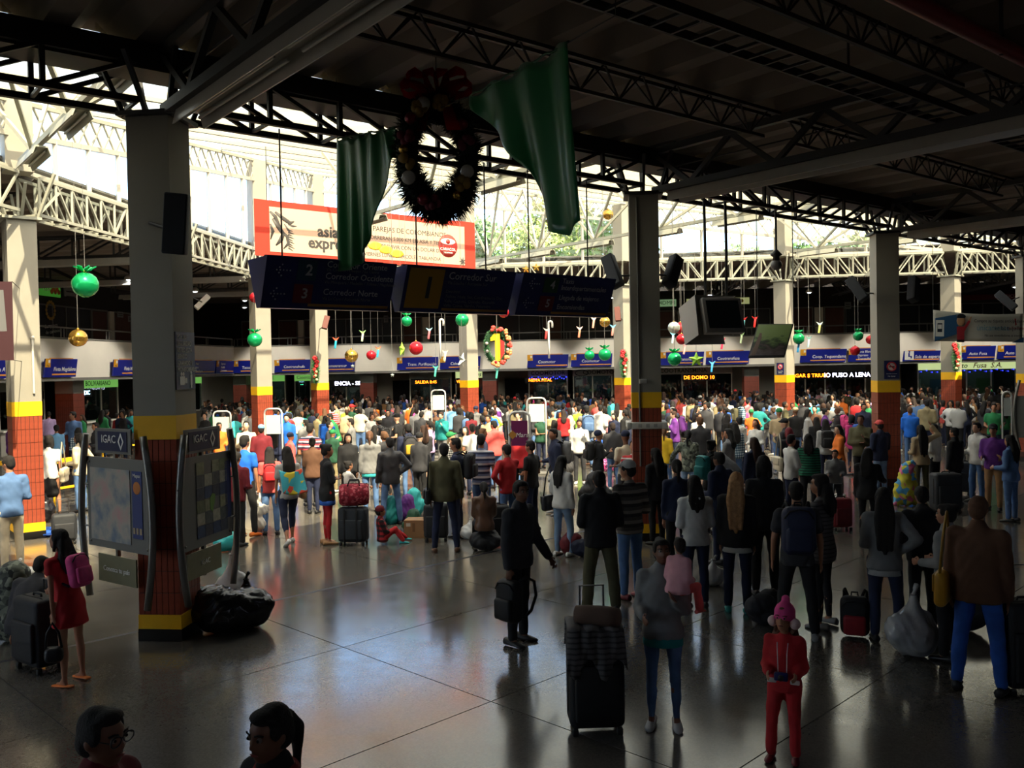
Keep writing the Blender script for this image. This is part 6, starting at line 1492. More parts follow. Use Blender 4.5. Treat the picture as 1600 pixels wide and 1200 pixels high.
def shoe_mesh(sole=True):
 b = MB(); st = [(-.105, .030, .0, .075), (-.09, .038, 0, .085), (-.03, .040, 0, .075), (.04, .044, 0, .062), (.10, .046, 0, .046), (.14, .036, 0, .036), (.16, .018, .004, .026)]
 vs = []; n = 10
 for y, w, z0, z1 in st:
  for q in range(n):
   a = 2 * PI * q / n; x = w * math.cos(a); z = math.sin(a); z = z0 + (z1 - z0) * (.5 + .5 * z); vs.append((x * (1 if z < z1 * .6 else .88), y, max(z, .004)))
 fs = [(i * n + q, i * n + (q + 1) % n, (i + 1) * n + (q + 1) % n, (i + 1) * n + q) for i in range(len(st) - 1) for q in range(n)]
 fs += [tuple(range(n - 1, -1, -1)), tuple(range((len(st) - 1) * n, len(st) * n))]
 b.add(vs, fs, True); return b.mesh('shoe', M_SHOE)
SHOE = shoe_mesh()
TOPS = {'tee': (.010, .55), 'shirt': (.012, 1), 'sweater': (.018, 1), 'jacket': (.026, 1), 'coat': (.03, 1), 'vest': (.03, 0), 'tank': (.008, 0), 'hoodie': (.024, 1), 'dress': (.010, .3), 'cardigan': (.016, 1)}
def top_prims(J, kind):
 pr = Prims(); d, sl = TOPS[kind]; hem = {'coat': -.34, 'jacket': -.12, 'dress': -.27, 'cardigan': -.18, 'tank': -.08}.get(kind, -.105)
 torso(pr, J, d, hem, .03 if hem < -.25 else .0)
 if sl: arms(pr, J, d, sl, .012 if sl < 1 else 0)
 k, T = J['k'], J['T']
 pr.cap(J['che'] + (J['nec'] - J['che']) * .5, .09 * k + d, J['nec'] + (J['ntop'] - J['nec']) * (.55 if kind in ('jacket', 'coat', 'hoodie', 'vest') else .1), .058 * k + d * .6)
 if kind == 'hoodie':
  pr.ell(J['nec'] + T @ Vector((0, -.085, -.03)) * k, (.115 * k, .055 * k, .085 * k), T); pr.ell(J['nec'] + T @ Vector((0, -.03, .02)) * k, (.10 * k, .085 * k, .04 * k), T)
 return pr
def bottom_prims(J, kind):
 pr = Prims(); k = J['k']; f = J['fat']; p = J['pel']
 loft(pr, J, [(-.10, .140 * f, .108 * f, 0), (-.04, .156 * f, .114 * f, -.004), (.02, .152 * f, .108 * f, -.002), (.085, .138 * f, .098 * f, 0)], .002)
 if kind == 'skirt':
  for q in range(3): pr.cap(p + Vector((0, 0, -.05)) * k, .13 * k, p + Vector(((q - 1) * .05, 0, -.36)) * k, .13 * k)
 elif kind == 'shorts': legs(pr, J, .018, .42, 0, .012)
 elif kind == 'capri': legs(pr, J, .012, .78)
 elif kind == 'skinny': legs(pr, J, .004, .97, .004)
 elif kind == 'wide': legs(pr, J, .022, .98, 0, .018)
 else: legs(pr, J, .013, .97, 0, .008)
 return pr
SKINS = {'tan': (176, 122, 92), 'light': (206, 158, 128), 'dark': (126, 84, 62), 'fair': (222, 180, 152)}
def srgb(c): return rgb(*c)
def person_keys(key, J, top, bottom, hair, cap, vx, fine, seed):
 K = {'J': J}
 K['body'] = job(key + 'b', body_prims(J, fine), vx, 2 if vx < .016 else 3, .42 if vx < .017 else .6)
 if top: K['top'] = job('%st%s' % (key, top), top_prims(J, top), vx * 1.25, 5, 1, .0035, seed)
 if bottom: K['bottom'] = job('%sp%s' % (key, bottom), bottom_prims(J, bottom), vx * 1.25, 4, 1, .003, seed + 1)
 if hair: K['hair'] = job('%sh%s' % (key, hair), hair_prims(J, hair), vx * .95, 2, .7, .0015, seed)
 if cap: K['cap'] = job('%sc%s' % (key, cap), cap_prims(J, cap), vx * .8, 2, .7)
 return K
TOPNAME = {'tee': 'tee_shirt', 'shirt': 'shirt', 'sweater': 'sweater', 'jacket': 'jacket', 'coat': 'coat', 'vest': 'vest', 'tank': 'tank_top', 'hoodie': 'hooded_top', 'dress': 'dress', 'cardigan': 'cardigan'}
BOTNAME = {'trousers': 'trousers', 'jeans': 'jeans', 'skinny': 'leggings', 'skirt': 'skirt', 'shorts': 'shorts', 'capri': 'cropped_trousers', 'wide': 'loose_trousers'}
CAPNAME = {'cap': 'cap', 'beanie': 'knit_cap', 'bobble': 'bobble_hat', 'hood': 'hood', 'scarf': 'headscarf'}
def put_person(K, ME, loc, yaw, scale, cols, label, group, mats={}, top=None, bottom=None, cap=None, face=False, inner=None, sandals=False):
 t = thing('person', label, 'person', loc, yaw, group); t.scale = (scale,) * 3; J = K['J']
 def part(name, me, m, col):
  me2 = me
  o = bpy.data.objects.new(name, me2); COL.objects.link(o); o.parent = t
  if not me2.materials: me2.materials.append(None)
  o.material_slots[0].link = 'OBJECT'; o.material_slots[0].material = m; o.color = srgb(col); return o
 bd = part('body', ME[K['body']], M_SKIN, cols['skin'])
 if 'top' in K: part(TOPNAME[top], ME[K['top']], mats.get('top', M_CLOTH), cols['top'])
 if 'bottom' in K: part(BOTNAME[bottom], ME[K['bottom']], mats.get('bottom', M_DENIM if bottom in ('jeans', 'skinny') else M_CLOTH), cols['bottom'])
 if 'hair' in K: part('hair', ME[K['hair']], M_HAIR, cols['hair'])
 if 'cap' in K: part(CAPNAME[cap], ME[K['cap']], mats.get('cap', M_CLOTH), cols['cap'])
 for s_ in 'RL':
  an = J['an' + s_]; k = J['k']; o = bpy.data.objects.new('sandal' if sandals else 'shoe', SHOE); COL.objects.link(o); o.parent = t
  tl = an - J['kn' + s_]; pit = 0.0
  if J['legs'] == 'walk' and s_ == 'L': pit = -.55
  if J['legs'] == 'kneel' and s_ == 'R': pit = -1.3
  zs = .35 if sandals else 1.0
  o.matrix_basis = Matrix.Translation((an.x, an.y, an.z - .075 * k)) @ Matrix.Rotation((-.12 if s_ == 'R' else .12), 4, 'Z') @ Matrix.Rotation(pit, 4, 'X') @ Matrix.Diagonal((k * 1.02, k * 1.02, k * zs, 1))
  o.material_slots[0].link = 'OBJECT'; o.material_slots[0].material = M_SHOE; o.color = srgb(cols.get('shoe', (40, 38, 38)))
 if face:
  H, hk = J['H'], J['hk']; hc = J['hc']
  for s_ in (-1, 1):
   e = MB().ball((0, 0, 0), .0115 * hk, 10, 7).build('eye', mat('eye_white', (150, 140, 130), .4)); e.parent = t; e.matrix_basis = Matrix.Translation(hc + H @ Vector((s_ * .031, .082, .008)) * hk) @ H.to_4x4()
   p_ = MB().ball((0, .009 * hk, 0), .0065 * hk, 8, 6).build('iris', mat('dark_iris', (26, 16, 12), .25)); p_.parent = e
   br = MB().tube([Vector((s_ * .015, .0925, .026)) * hk, Vector((s_ * .034, .091, .032)) * hk, Vector((s_ * .052, .078, .027)) * hk], .0042 * hk, 6).build('eyebrow', M_HAIR); br.parent = t; br.color = srgb(cols['hair']); br.matrix_basis = Matrix.Translation(hc) @ H.to_4x4()
  lp = MB().tube([Vector((-.022, .090, -.058)) * hk, Vector((0, .099, -.056)) * hk, Vector((.022, .090, -.058)) * hk], [.003 * hk, .0065 * hk, .003 * hk], 6).build('mouth', mat('lips', (140, 70, 64), .5)); lp.parent = t; lp.matrix_basis = Matrix.Translation(hc) @ H.to_4x4()
 return t
def pw(t_M, v): return t_M @ Vector(v)
# ================================================================== luggage and bags
C_ = {'black': (24, 24, 27), 'charcoal': (52, 52, 56), 'navy': (30, 38, 66), 'grey': (128, 128, 128), 'pale grey': (176, 176, 174), 'white': (226, 224, 218), 'cream': (222, 208, 178), 'beige': (190, 168, 132), 'khaki': (150, 136, 100), 'olive': (88, 84, 58), 'brown': (98, 66, 46), 'tan': (176, 132, 88), 'red': (190, 34, 40), 'dark red': (112, 24, 36), 'coral': (238, 96, 92), 'pink': (226, 70, 140), 'pale pink': (232, 168, 176), 'orange': (236, 122, 40), 'yellow': (240, 196, 40), 'mustard': (190, 142, 36), 'lime': (160, 206, 60), 'green': (40, 130, 76), 'dark green': (28, 74, 52), 'teal': (30, 140, 140), 'turquoise': (60, 190, 190), 'sky blue': (120, 176, 222), 'blue': (40, 90, 180), 'bright blue': (30, 110, 220), 'denim blue': (86, 118, 164), 'light denim': (128, 156, 188), 'purple': (110, 50, 140), 'lilac': (184, 160, 204)}
M_BAG = mat('bag_fabric', obj_color=True, rough=.65, var=.12, scale=14, bump=.2, bscale=120)
M_BAGGLOSS = mat('shiny_plastic_sack', obj_color=True, rough=.22, var=.1, bump=.6, bscale=9)
M_STRAP = mat('black_webbing', (22, 22, 24), .8); M_WHEEL = mat('black_rubber', (18, 18, 18), .6)
def opart(name, me, t, m, col, M=None):
 o = bpy.data.objects.new(name, me); COL.objects.link(o); o.parent = t
 if M is not None: o.matrix_basis = M
 if not me.materials: me.materials.append(None)
 o.material_slots[0].link = 'OBJECT'; o.material_slots[0].material = m; o.color = srgb(col); return o
_bm = {}
def cached(k, f):
 if k not in _bm: _bm[k] = f()
 return _bm[k]
def mk(fn):
 b = MB(); fn(b); return b.mesh('part', M_BAG)
def backpack(M, col, label, size=1.0, col2=None, m=None):
 # M: bag frame: x across, y away from the wearer's back, z up, origin at bag centre
 t = thing('backpack', label, 'backpack', M.translation, 0); t.matrix_basis = M @ Matrix.Scale(size, 4)
 opart('bag_body', cached('bpb', lambda: mk(lambda b: b.rbox((0, .0, 0), (.30, .17, .44), .075, seg=4))), t, m or M_BAG, col)
 opart('front_pocket', cached('bpp', lambda: mk(lambda b: b.rbox((0, .095, -.07), (.23, .07, .22), .033, seg=3))), t, m or M_BAG, col2 or col)
 opart('top_flap', cached('bpt', lambda: mk(lambda b: b.tube([(-.13, .07, .12), (-.08, .085, .19), (0, .088, .205), (.08, .085, .19), (.13, .07, .12)], .008, 6))), t, M_STRAP, (20, 20, 22))
 opart('handle', cached('bph', lambda: mk(lambda b: b.tube([(-.035, -.05, .21), (-.03, -.05, .25), (.03, -.05, .25), (.035, -.05, .21)], .009, 6))), t, M_STRAP, (20, 20, 22))
 for s_ in (-1, 1): opart('strap', cached('bps%d' % s_, lambda: mk(lambda b: b.tube([(s_ * .07, -.07, .19), (s_ * .10, -.15, .235), (s_ * .115, -.26, .17), (s_ * .12, -.28, .02), (s_ * .12, -.2, -.12), (s_ * .12, -.08, -.18)], .017, 6))), t, M_STRAP, (20, 20, 22))
 return t
def suitcase(loc, yaw, col, label, w=.46, d=.28, h=.70, pull=.32, m=None, ribs=False, group=None):
 t = thing('suitcase', label, 'suitcase', loc, yaw, group); k = (w, d, h)
 opart('shell', cached(('scb', k), lambda: mk(lambda b: b.rbox((0, 0, .06 + h / 2), (w, d, h), .06, seg=4))), t, m or M_BAG, col)
 opart('front_pocket', cached(('scp', k), lambda: mk(lambda b: b.rbox((0, -d / 2 - .012, .06 + h * .38), (w * .82, .05, h * .58), .022, seg=3))), t, m or M_BAG, tuple(int(x * .85) for x in col))
 opart('zip', cached(('scz', k), lambda: mk(lambda b: b.tube([(-w / 2 + .02, -d * .18, .12), (-w / 2 - .003, -d * .18, .2), (-w / 2 - .003, -d * .18, h - .05), (-w / 2 + .06, -d * .18, h + .062), (w / 2 - .06, -d * .18, h + .062), (w / 2 + .003, -d * .18, h - .05), (w / 2 + .003, -d * .18, .2), (w / 2 - .02, -d * .18, .12)], .006, 6))), t, M_STRAP, (60, 60, 60))
 for s_ in (-1, 1):
  opart('wheel', cached('scw', lambda: mk(lambda b: b.lathe([(.034, -.014), (.034, .014)], seg=12, rot=Matrix.Rotation(PI / 2, 3, 'Y')))), t, M_WHEEL, (20, 20, 20), Matrix.Translation((s_ * w * .40, d * .36, .034)))
  opart('foot', cached('scf', lambda: mk(lambda b: b.rbox((0, 0, .03), (.05, .05, .06), .01))), t, M_WHEEL, (20, 20, 20), Matrix.Translation((s_ * w * .40, -d * .36, 0)))
  if ribs: opart('strap', cached(('scr', k), lambda: mk(lambda b: b.rbox((0, -d / 2 - .035, .06 + h / 2), (.035, .02, h * .98), .008))), t, M_STRAP, (70, 80, 90), Matrix.Translation((s_ * w * .22, 0, 0)))
 if pull: opart('pull_handle', cached(('sch', k, pull), lambda: mk(lambda b: b.tube([(-w * .22, d * .42, h), (-w * .22, d * .42, h + pull), (w * .22, d * .42, h + pull), (w * .22, d * .42, h)], .011, 6))), t, mat('grey_handle', (90, 90, 92), .4), (90, 90, 92))
 opart('grab_handle', cached(('scg', k), lambda: mk(lambda b: b.tube([(-.08, 0, h + .055), (-.07, 0, h + .085), (.07, 0, h + .085), (.08, 0, h + .055)], .012, 6))), t, M_STRAP, (20, 20, 20))
 return t
SACKS = []
def sack(loc, w, h, col, label, name='sack', m=None, seed=0, squash=.8, tie=True, cat='bag', group=None):
 pr = Prims(); rn = random.Random(seed)
 for q in range(7): pr.ell((rn.uniform(-.25, .25) * w, rn.uniform(-.2, .2) * w * squash, h * rn.uniform(.24, .38 if tie else .5)), (w * .34, w * .30 * squash, h * .25))
 pr.ell((0, 0, h * .3), (w * .48, w * .42 * squash, h * .30))
 if tie: pr.cap((0, 0, h * .32), w * .40, (.01, 0, h * .62), w * .17); pr.cap((.01, 0, h * .62), w * .17, (.02, 0, h * .87), w * .04); pr.cap((.02, 0, h * .87), w * .04, (.05, 0, h * .97), w * .07)
 if 'bundle' in name or name in ('blanket', 'rucksack'): pr.cap((0, 0, h * .25), w * .40, (.02, 0, h * .78), w * .30)
 if name == 'blanket': pr.cap((.2, .02, h * .08), w * .16, (.1, 0, h * .7), w * .2); pr.cap((-.2, -.05, h * .06), w * .14, (-.08, 0, h * .6), w * .2); pr.cap((.02, 0, h * .85), w * .2, (.12, 0, h * .92), w * .16)
 k = job('sack%s%d' % (name, seed), pr, max(w, h) / 30, 3, 1, w * (.03 if name == 'blanket' else .014), seed)
 SACKS.append((k, loc, col, label, name, m or M_BAG, tie, h, cat, group))
def duffel(loc, yaw, ln, r, col, label, m=None, group=None):
 t = thing('duffel_bag', label, 'bag', loc, yaw, group)
 opart('bag_body', cached(('dfb', ln, r), lambda: mk(lambda b: b.lathe([(r * .3, -ln / 2), (r * .85, -ln / 2 + .01), (r, -ln / 2 + .06), (r * 1.04, 0), (r, ln / 2 - .06), (r * .85, ln / 2 - .01), (r * .3, ln / 2)], (0, 0, r * .92), 16, Matrix.Rotation(PI / 2, 3, 'Y'), 1, 1))), t, m or M_BAG, col)
 for s_ in (-1, 1): opart('handle', cached(('dfh', ln, r, s_), lambda: mk(lambda b: b.tube([(-ln * .2, s_ * r * .5, r * 1.75), (-ln * .15, s_ * r * .35, r * 2.25), (ln * .15, s_ * r * .35, r * 2.25), (ln * .2, s_ * r * .5, r * 1.75)], .012, 6))), t, M_STRAP, (30, 30, 30))
 opart('zip', cached(('dfz', ln, r), lambda: mk(lambda b: b.tube([(-ln * .45, 0, r * 1.9), (0, 0, r * 1.965), (ln * .45, 0, r * 1.9)], .006, 6))), t, M_STRAP, (60, 60, 60))
 return t
def handbag(M, col, label, w=.32, h=.24, strap=.42, m=None, d=.11):
 t = thing('shoulder_bag', label, 'bag', M.translation); t.matrix_basis = M
 opart('bag_body', cached(('hbb', w, h, d), lambda: mk(lambda b: b.rbox((0, 0, 0), (w, d, h), .05, seg=4))), t, m or M_LEATHER, col)
 opart('flap', cached(('hbf', w, h, d), lambda: mk(lambda b: b.rbox((0, d / 2, h * .18), (w * .9, .02, h * .5), .009))), t, m or M_LEATHER, tuple(int(c * .9) for c in col))
 opart('strap', cached(('hbs', w, h, strap), lambda: mk(lambda b: b.tube([(-w * .42, 0, h * .42), (-w * .3, -.02, h * .5 + strap * .6), (0, -.03, h * .5 + strap), (w * .3, -.02, h * .5 + strap * .6), (w * .42, 0, h * .42)], .013, 6))), t, m or M_LEATHER, tuple(int(c * .8) for c in col))
 return t
def on_back(loc, yaw, h, s=1.0): return Matrix.Translation(loc) @ Matrix.Rotation(yaw, 4, 'Z') @ Matrix.Translation((0, -.215 * s, h * .73)) @ Matrix.Rotation(PI, 4, 'Z')
def at_side(loc, yaw, h, side=1, z=.52, y=-.02): return Matrix.Translation(loc) @ Matrix.Rotation(yaw, 4, 'Z') @ Matrix.Translation((side * .27 * h / 1.7, y, h * z)) @ Matrix.Rotation(PI / 2 * -side, 4, 'Z')
# ================================================================== people one can tell apart
PAT = {'redstripe': mat_pattern('red_white_stripes', 'stripe', (190, 40, 44), (190, 40, 44), (226, 214, 206), .075), 'navystripe': mat_pattern('navy_white_stripes', 'stripe', (36, 44, 78), (206, 204, 210), (112, 124, 158), .12), 'rednavy': mat_pattern('red_navy_white_stripes', 'stripe', (214, 74, 84), (36, 34, 66), (206, 196, 206), .105), 'greystripe': mat_pattern('grey_black_stripes', 'stripe', (70, 66, 62), (38, 36, 36), (120, 112, 104), .13), 'finestripe': mat_pattern('fine_grey_stripes', 'stripe', (92, 90, 90), (58, 56, 58), (92, 90, 90), .045), 'bluecheck': mat_pattern('blue_check', 'check', (200, 210, 214), (96, 130, 150), (52, 70, 92), .06), 'bwcheck': mat_pattern('black_white_check', 'check', (220, 218, 214), (120, 118, 118), (24, 24, 26), .05), 'camo': mat_pattern('grey_camouflage', 'blob', (98, 104, 92), (140, 146, 128), (60, 62, 58), .05), 'redpattern': mat_pattern('red_paisley', 'blob', (150, 28, 48), (196, 90, 100), (120, 16, 36), .035), 'towel': mat_pattern('bright_cartoon_towel', 'blob', (70, 180, 200), (226, 210, 70), (230, 90, 70), .11), 'quilt': mat_pattern('bright_patch_blanket', 'blob', (230, 220, 80), (90, 170, 220), (236, 120, 160), .12), 'redplaid': mat_pattern('red_black_plaid', 'check', (176, 34, 40), (80, 18, 22), (20, 18, 20), .09), 'greenzig': mat_pattern('green_black_knit', 'stripe', (20, 96, 70), (18, 22, 20), (30, 120, 90), .05), 'bluestripe': mat_pattern('blue_red_stripes', 'stripe', (120, 180, 220), (60, 110, 190), (220, 80, 110), .1), 'pinkdots': mat_pattern('pink_print', 'blob', (230, 80, 160), (240, 140, 190), (90, 40, 80), .04)}
SP = []
def who(px, yh, yf, h, yaw, sex, arms_, legs_, top, tc, bot, bc, hair, hc, label, lean=0.0, head=(0, 0), cap=None, capc=None, shoe='black', skin='tan', fat=1.0, child=False, acc=None, pt=None, pb=None, group=None, face=False, zoff=0.0, D=None, sandals=False, mt=None, pc=None):
 SP.append(dict(locals()))
A2 = lambda a: (a, a)
# -- left
who(20, 712, 893, 1.78, 15, 'm', ('bent', 'bent'), 'stand', 'shirt', 'denim blue', 'trousers', 'cream', 'short', 'black', 'man in a denim blue shirt and cream trousers beside black sacks', head=(.5, .1), shoe='brown')
who(80, 676, 810, 1.66, -15, 'f', ('down', 'down'), 'contra', 'tee', 'white', 'skirt', 'black', 'bob', 'black', 'woman in a white tee and black skirt with a cream bag', shoe='black', acc=('side', 'cream', 'large cream shoulder bag on the woman in white tee', 1))
who(76, 643, None, 1.72, 0, 'm', ('down', 'down'), 'stand', 'shirt', 'lilac', 'trousers', 'black', 'short', 'black', 'man in a lilac shirt queueing at the side counter', lean=.1)
who(88, 664, None, 1.62, 10, 'f', ('down', 'bent'), 'stand', 'shirt', 'sky blue', 'jeans', 'navy', 'short', 'black', 'person in a sky blue shirt behind the white tee woman')
who(117, 636, 735, 1.76, 150, 'm', ('bent', 'down'), 'stand', 'shirt', 'denim blue', 'jeans', 'navy', 'short', 'black', 'man in a blue shirt looking sideways beside the sunlit pier', head=(-.6, 0), face=True)
who(122, 668, None, 1.62, -20, 'f', ('down', 'bent'), 'stand', 'shirt', 'teal', 'jeans', 'denim blue', 'bob', 'black', 'woman in a pale blue checked shirt in the side queue', pt='bluecheck')
who(127, 676, 800, 1.64, 60, 'f', ('hip', 'bent'), 'stand', 'jacket', 'cream', 'jeans', 'denim blue', 'long', 'black', 'woman in a cream jacket with her hand on her hip')
who(166, 640, None, 1.72, -60, 'm', ('down', 'down'), 'stand', 'jacket', 'black', 'trousers', 'black', 'short', 'black', 'man in a black suit jacket by the yellow barrier', head=(.3, 0))
who(200, 632, None, 1.62, 60, 'f', ('bent', 'down'), 'stand', 'cardigan', 'grey', 'jeans', 'navy', 'pony', 'black', 'woman in a grey cardigan with tied hair by the side counters')
who(150, 660, None, 1.7, 110, 'm', ('bent', 'bent'), 'stand', 'jacket', 'charcoal', 'trousers', 'black', 'short', 'black', 'man in charcoal jacket behind the display stand edge')
who(112, 826, 1068, 1.55, 40, 'f', ('fwd', 'down'), 'contra', 'dress', 'red', None, 'black', 'long', 'black', 'girl in a short red dress and flip-flops with pink backpack', lean=.22, head=(.3, -.2), shoe='orange', sandals=True, acc=('back', 'pink', 'pink round backpack worn by the girl in red dress', .82))
who(36, 868, 1024, 1.3, -30, 'm', ('low', 'low'), 'squat', 'jacket', 'charcoal', 'trousers', 'charcoal', 'short', 'black', 'person in dark clothes crouching over the luggage pile', lean=.7)
who(150, 1106, None, 1.72, -125, 'm', ('down', 'down'), 'stand', 'jacket', 'dark red', 'trousers', 'black', 'short', 'black', 'man with glasses and cropped hair in a dark red jacket', head=(-.15, .05), skin='dark', face=True, acc=('glasses',))
who(428, 1102, None, 1.66, 125, 'f', ('down', 'down'), 'stand', 'jacket', 'black', 'trousers', 'black', 'pony', 'black', 'woman with tied back black hair and a red collar', head=(.1, .05), skin='dark', face=True, acc=('collar',))
# -- centre-left
who(371, 706, 853, 1.7, -25, 'm', ('bent', 'down'), 'stand', 'sweater', 'dark red', 'trousers', 'black', 'short', 'black', 'man in a dark red sweater and black trousers', lean=.06)
who(385, 680, 838, 1.76, -35, 'm', ('down', 'bent'), 'contra', 'tee', 'bright blue', 'trousers', 'black', 'short', 'black', 'man in a bright blue tee with orange shoes', shoe='orange')
who(424, 698, 835, 1.55, 0, 'f', ('down', 'down'), 'stand', 'tee', 'coral', 'jeans', 'denim blue', 'long', 'black', 'girl in a coral top with a crimson backpack', acc=('back', 'red', 'crimson backpack on the girl in coral', .8))
who(452, 684, 850, 1.64, 15, 'f', ('bent', 'down'), 'walk', 'tee', 'pale grey', 'capri', 'navy', 'vlong', 'black', 'woman in a pale grey tee with a cartoon towel on her back', shoe='white', acc=('towel',))
who(487, 660, 790, 1.74, -20, 'm', ('down', 'bent'), 'stand', 'tee', 'red', 'trousers', 'black', 'short', 'black', 'man in a red, navy and white striped tee', pt='rednavy')
who(513, 690, 850, 1.64, -75, 'f', ('cross', 'cross'), 'narrow', 'cardigan', 'black', 'skinny', 'red', 'bun', 'black', 'woman in a black cardigan, blue hem and red leggings', shoe='tan', acc=('hem', 'blue'))
who(546, 722, 822, 1.2, -60, 'f', ('fwd', 'fwd'), 'stand', 'shirt', 'white', 'trousers', 'black', 'bun', 'black', 'small child in white shirt behind the red patterned bag', child=True)
who(597, 800, 852, 1.1, -80, 'f', ('lap', 'lap'), 'floor', 'jacket', 'red', 'trousers', 'red', 'short', 'black', 'child in a red plaid jacket and red trousers sitting on floor', child=True, pt='redplaid', shoe='turquoise', cap='beanie', capc='dark red', D=('F', 598, 850), lean=-.1)
who(580, 668, 800, 1.62, 0, 'f', ('down', 'down'), 'stand', 'hoodie', 'grey', 'jeans', 'denim blue', 'pony', 'brown', 'woman in a grey hooded top and turquoise hem from behind', acc=('hem', 'turquoise'))
who(612, 683, 820, 1.76, 15, 'm', ('hip', 'loose'), 'wide', 'jacket', 'charcoal', 'jeans', 'denim blue', 'short', 'black', 'man in a black leather jacket and blue jeans', mt='leather')
who(640, 662, 780, 1.72, 10, 'm', ('down', 'down'), 'contra', 'jacket', 'navy', 'jeans', 'denim blue', 'short', 'black', 'man in navy with a grey and yellow backpack', acc=('back', 'charcoal', 'grey backpack with a yellow trim on the man in navy', 1.0))
who(592, 652, None, 1.74, 40, 'm', ('down', 'bent'), 'stand', 'hoodie', 'charcoal', 'jeans', 'navy', 'short', 'black', 'man in a beige cap and slate hooded top with backpack', cap='cap', capc='beige', acc=('back', 'black', 'black backpack on the man in beige cap', .95))
who(697, 692, 862, 1.76, 0, 'm', ('loose', 'down'), 'wide', 'jacket', 'olive', 'jeans', 'navy', 'short', 'black', 'man in an olive grey jacket with a black shoulder bag', shoe='brown', acc=('side', 'black', 'black bag slung on the man in olive jacket', -1))
who(716, 684, 838, 1.70, 75, 'm', ('down', 'down'), 'stand', 'sweater', 'navy', 'jeans', 'navy', 'short', 'black', 'man in navy facing sideways with a black backpack', acc=('back', 'black', 'black backpack on the man facing sideways', 1.0))
who(754, 678, 830, 1.76, -12, 'm', ('down', 'bent'), 'stand', 'tee', 'navy', 'jeans', 'denim blue', 'short', 'black', 'man in a navy and white striped polo', pt='navystripe')
who(795, 694, 840, 1.7, 35, 'm', ('fwd', 'hip'), 'stand', 'sweater', 'red', 'jeans', 'denim blue', 'short', 'black', 'man in a red sweater reaching to a suitcase')
who(760, 758, 868, 1.5, 5, 'f', ('lap', 'lap'), 'sit', 'jacket', 'brown', 'trousers', 'black', 'pony', 'black', 'woman in a brown leather jacket seated on a black bag', mt='leather', D=('F', 758, 862))
who(812, 750, 1004, 1.74, -125, 'm', ('down', 'swf'), 'contra', 'jacket', 'charcoal', 'trousers', 'black', 'short', 'black', 'man in a dark hooded jacket walking with a black bag', skin='dark', lean=.06, face=True, head=(-.4, 0))
who(832, 688, 830, 1.74, 60, 'm', ('bent', 'down'), 'stand', 'tee', 'black', 'jeans', 'navy', 'short', 'black', 'man in a black polo in profile behind the walking man')
who(845, 648, None, 1.6, -150, 'f', ('cross', 'cross'), 'stand', 'vest', 'dark green', 'jeans', 'navy', 'short', 'brown', 'woman with auburn hair in a dark padded vest', fat=1.15)
who(880, 712, 868, 1.64, -40, 'f', ('down', 'bent'), 'contra', 'hoodie', 'white', 'jeans', 'light denim', 'long', 'black', 'woman in a white hooded top with a black bag', shoe='white', acc=('side', 'black', 'black sling bag on the woman in white hoodie', -1))
who(918, 634, 730, 1.76, 10, 'm', ('down', 'down'), 'stand', 'hoodie', 'grey', 'jeans', 'denim blue', 'short', 'black', 'man in a grey hood and black cap with a denim backpack', cap='cap', capc='black', acc=('back', 'denim blue', 'denim blue backpack on the black-capped man', 1.1))
who(880, 630, None, 1.74, -10, 'm', ('down', 'down'), 'stand', 'jacket', 'navy', 'jeans', 'light denim', 'short', 'black', 'man in navy jacket with an orange and black backpack', acc=('back', 'orange', 'orange and black backpack in the crowd', .8))
who(937, 652, 735, 1.0, 150, 'f', ('cross', 'down'), 'stand', 'tee', 'blue', 'jeans', 'denim blue', 'long', 'black', 'small girl in a blue tee beside the tiled column', child=True)
who(957, 660, 745, 1.1, 170, 'f', ('bent', 'bent'), 'stand', 'tank', 'teal', 'jeans', 'navy', 'long', 'brown', 'girl in a teal top beside the tiled column', child=True)
who(992, 688, 830, 1.72, 170, 'm', ('bent', 'phone'), 'stand', 'tee', 'red', 'jeans', 'navy', 'short', 'black', 'man in a red and white striped tee looking down', pt='redstripe', head=(0, -.35))
# -- centre-right, in shade
who(940, 735, 955, 1.74, 10, 'm', ('bent', 'bent'), 'wide', 'jacket', 'black', 'wide', 'olive', 'short', 'black', 'man in a black jacket and olive trousers from behind', fat=1.12)
who(986, 720, 935, 1.74, 35, 'm', ('bent', 'bent'), 'stand', 'sweater', 'grey', 'jeans', 'denim blue', 'short', 'black', 'man in a grey striped sweater and flat cap', pt='greystripe', cap='cap', capc='pale grey', head=(.5, 0), shoe='dark red')
who(1027, 700, 850, 1.62, 40, 'f', ('down', 'down'), 'stand', 'jacket', 'black', 'trousers', 'black', 'long', 'black', 'woman in black with long hair behind the flat cap man')
who(1060, 718, 900, 1.64, 10, 'f', ('bent', 'down'), 'stand', 'shirt', 'navy', 'trousers', 'black', 'pony', 'black', 'woman in a dark blue shirt with tied hair', shoe='black')
who(1088, 743, 948, 1.62, 15, 'f', ('bent', 'bent'), 'stand', 'hoodie', 'white', 'jeans', 'navy', 'half', 'black', 'woman in a thin white hooded top from behind', shoe='black')
who(1075, 672, None, 1.64, -10, 'f', ('down', 'side'), 'stand', 'jacket', 'grey', 'jeans', 'light denim', 'pony', 'black', 'woman in a grey camouflage jacket holding out her arm', pt='camo')
who(1153, 738, 955, 1.66, -5, 'f', ('down', 'down'), 'stand', 'jacket', 'black', 'trousers', 'navy', 'vlong', 'tan', 'blonde long-haired woman in a black jacket and white hem', shoe='turquoise', acc=('hem', 'white'))
who(1127, 706, 880, 1.74, 50, 'm', ('bent', 'bent'), 'stand', 'jacket', 'navy', 'jeans', 'navy', 'short', 'black', 'man in navy in profile beside the blonde woman', skin='dark')
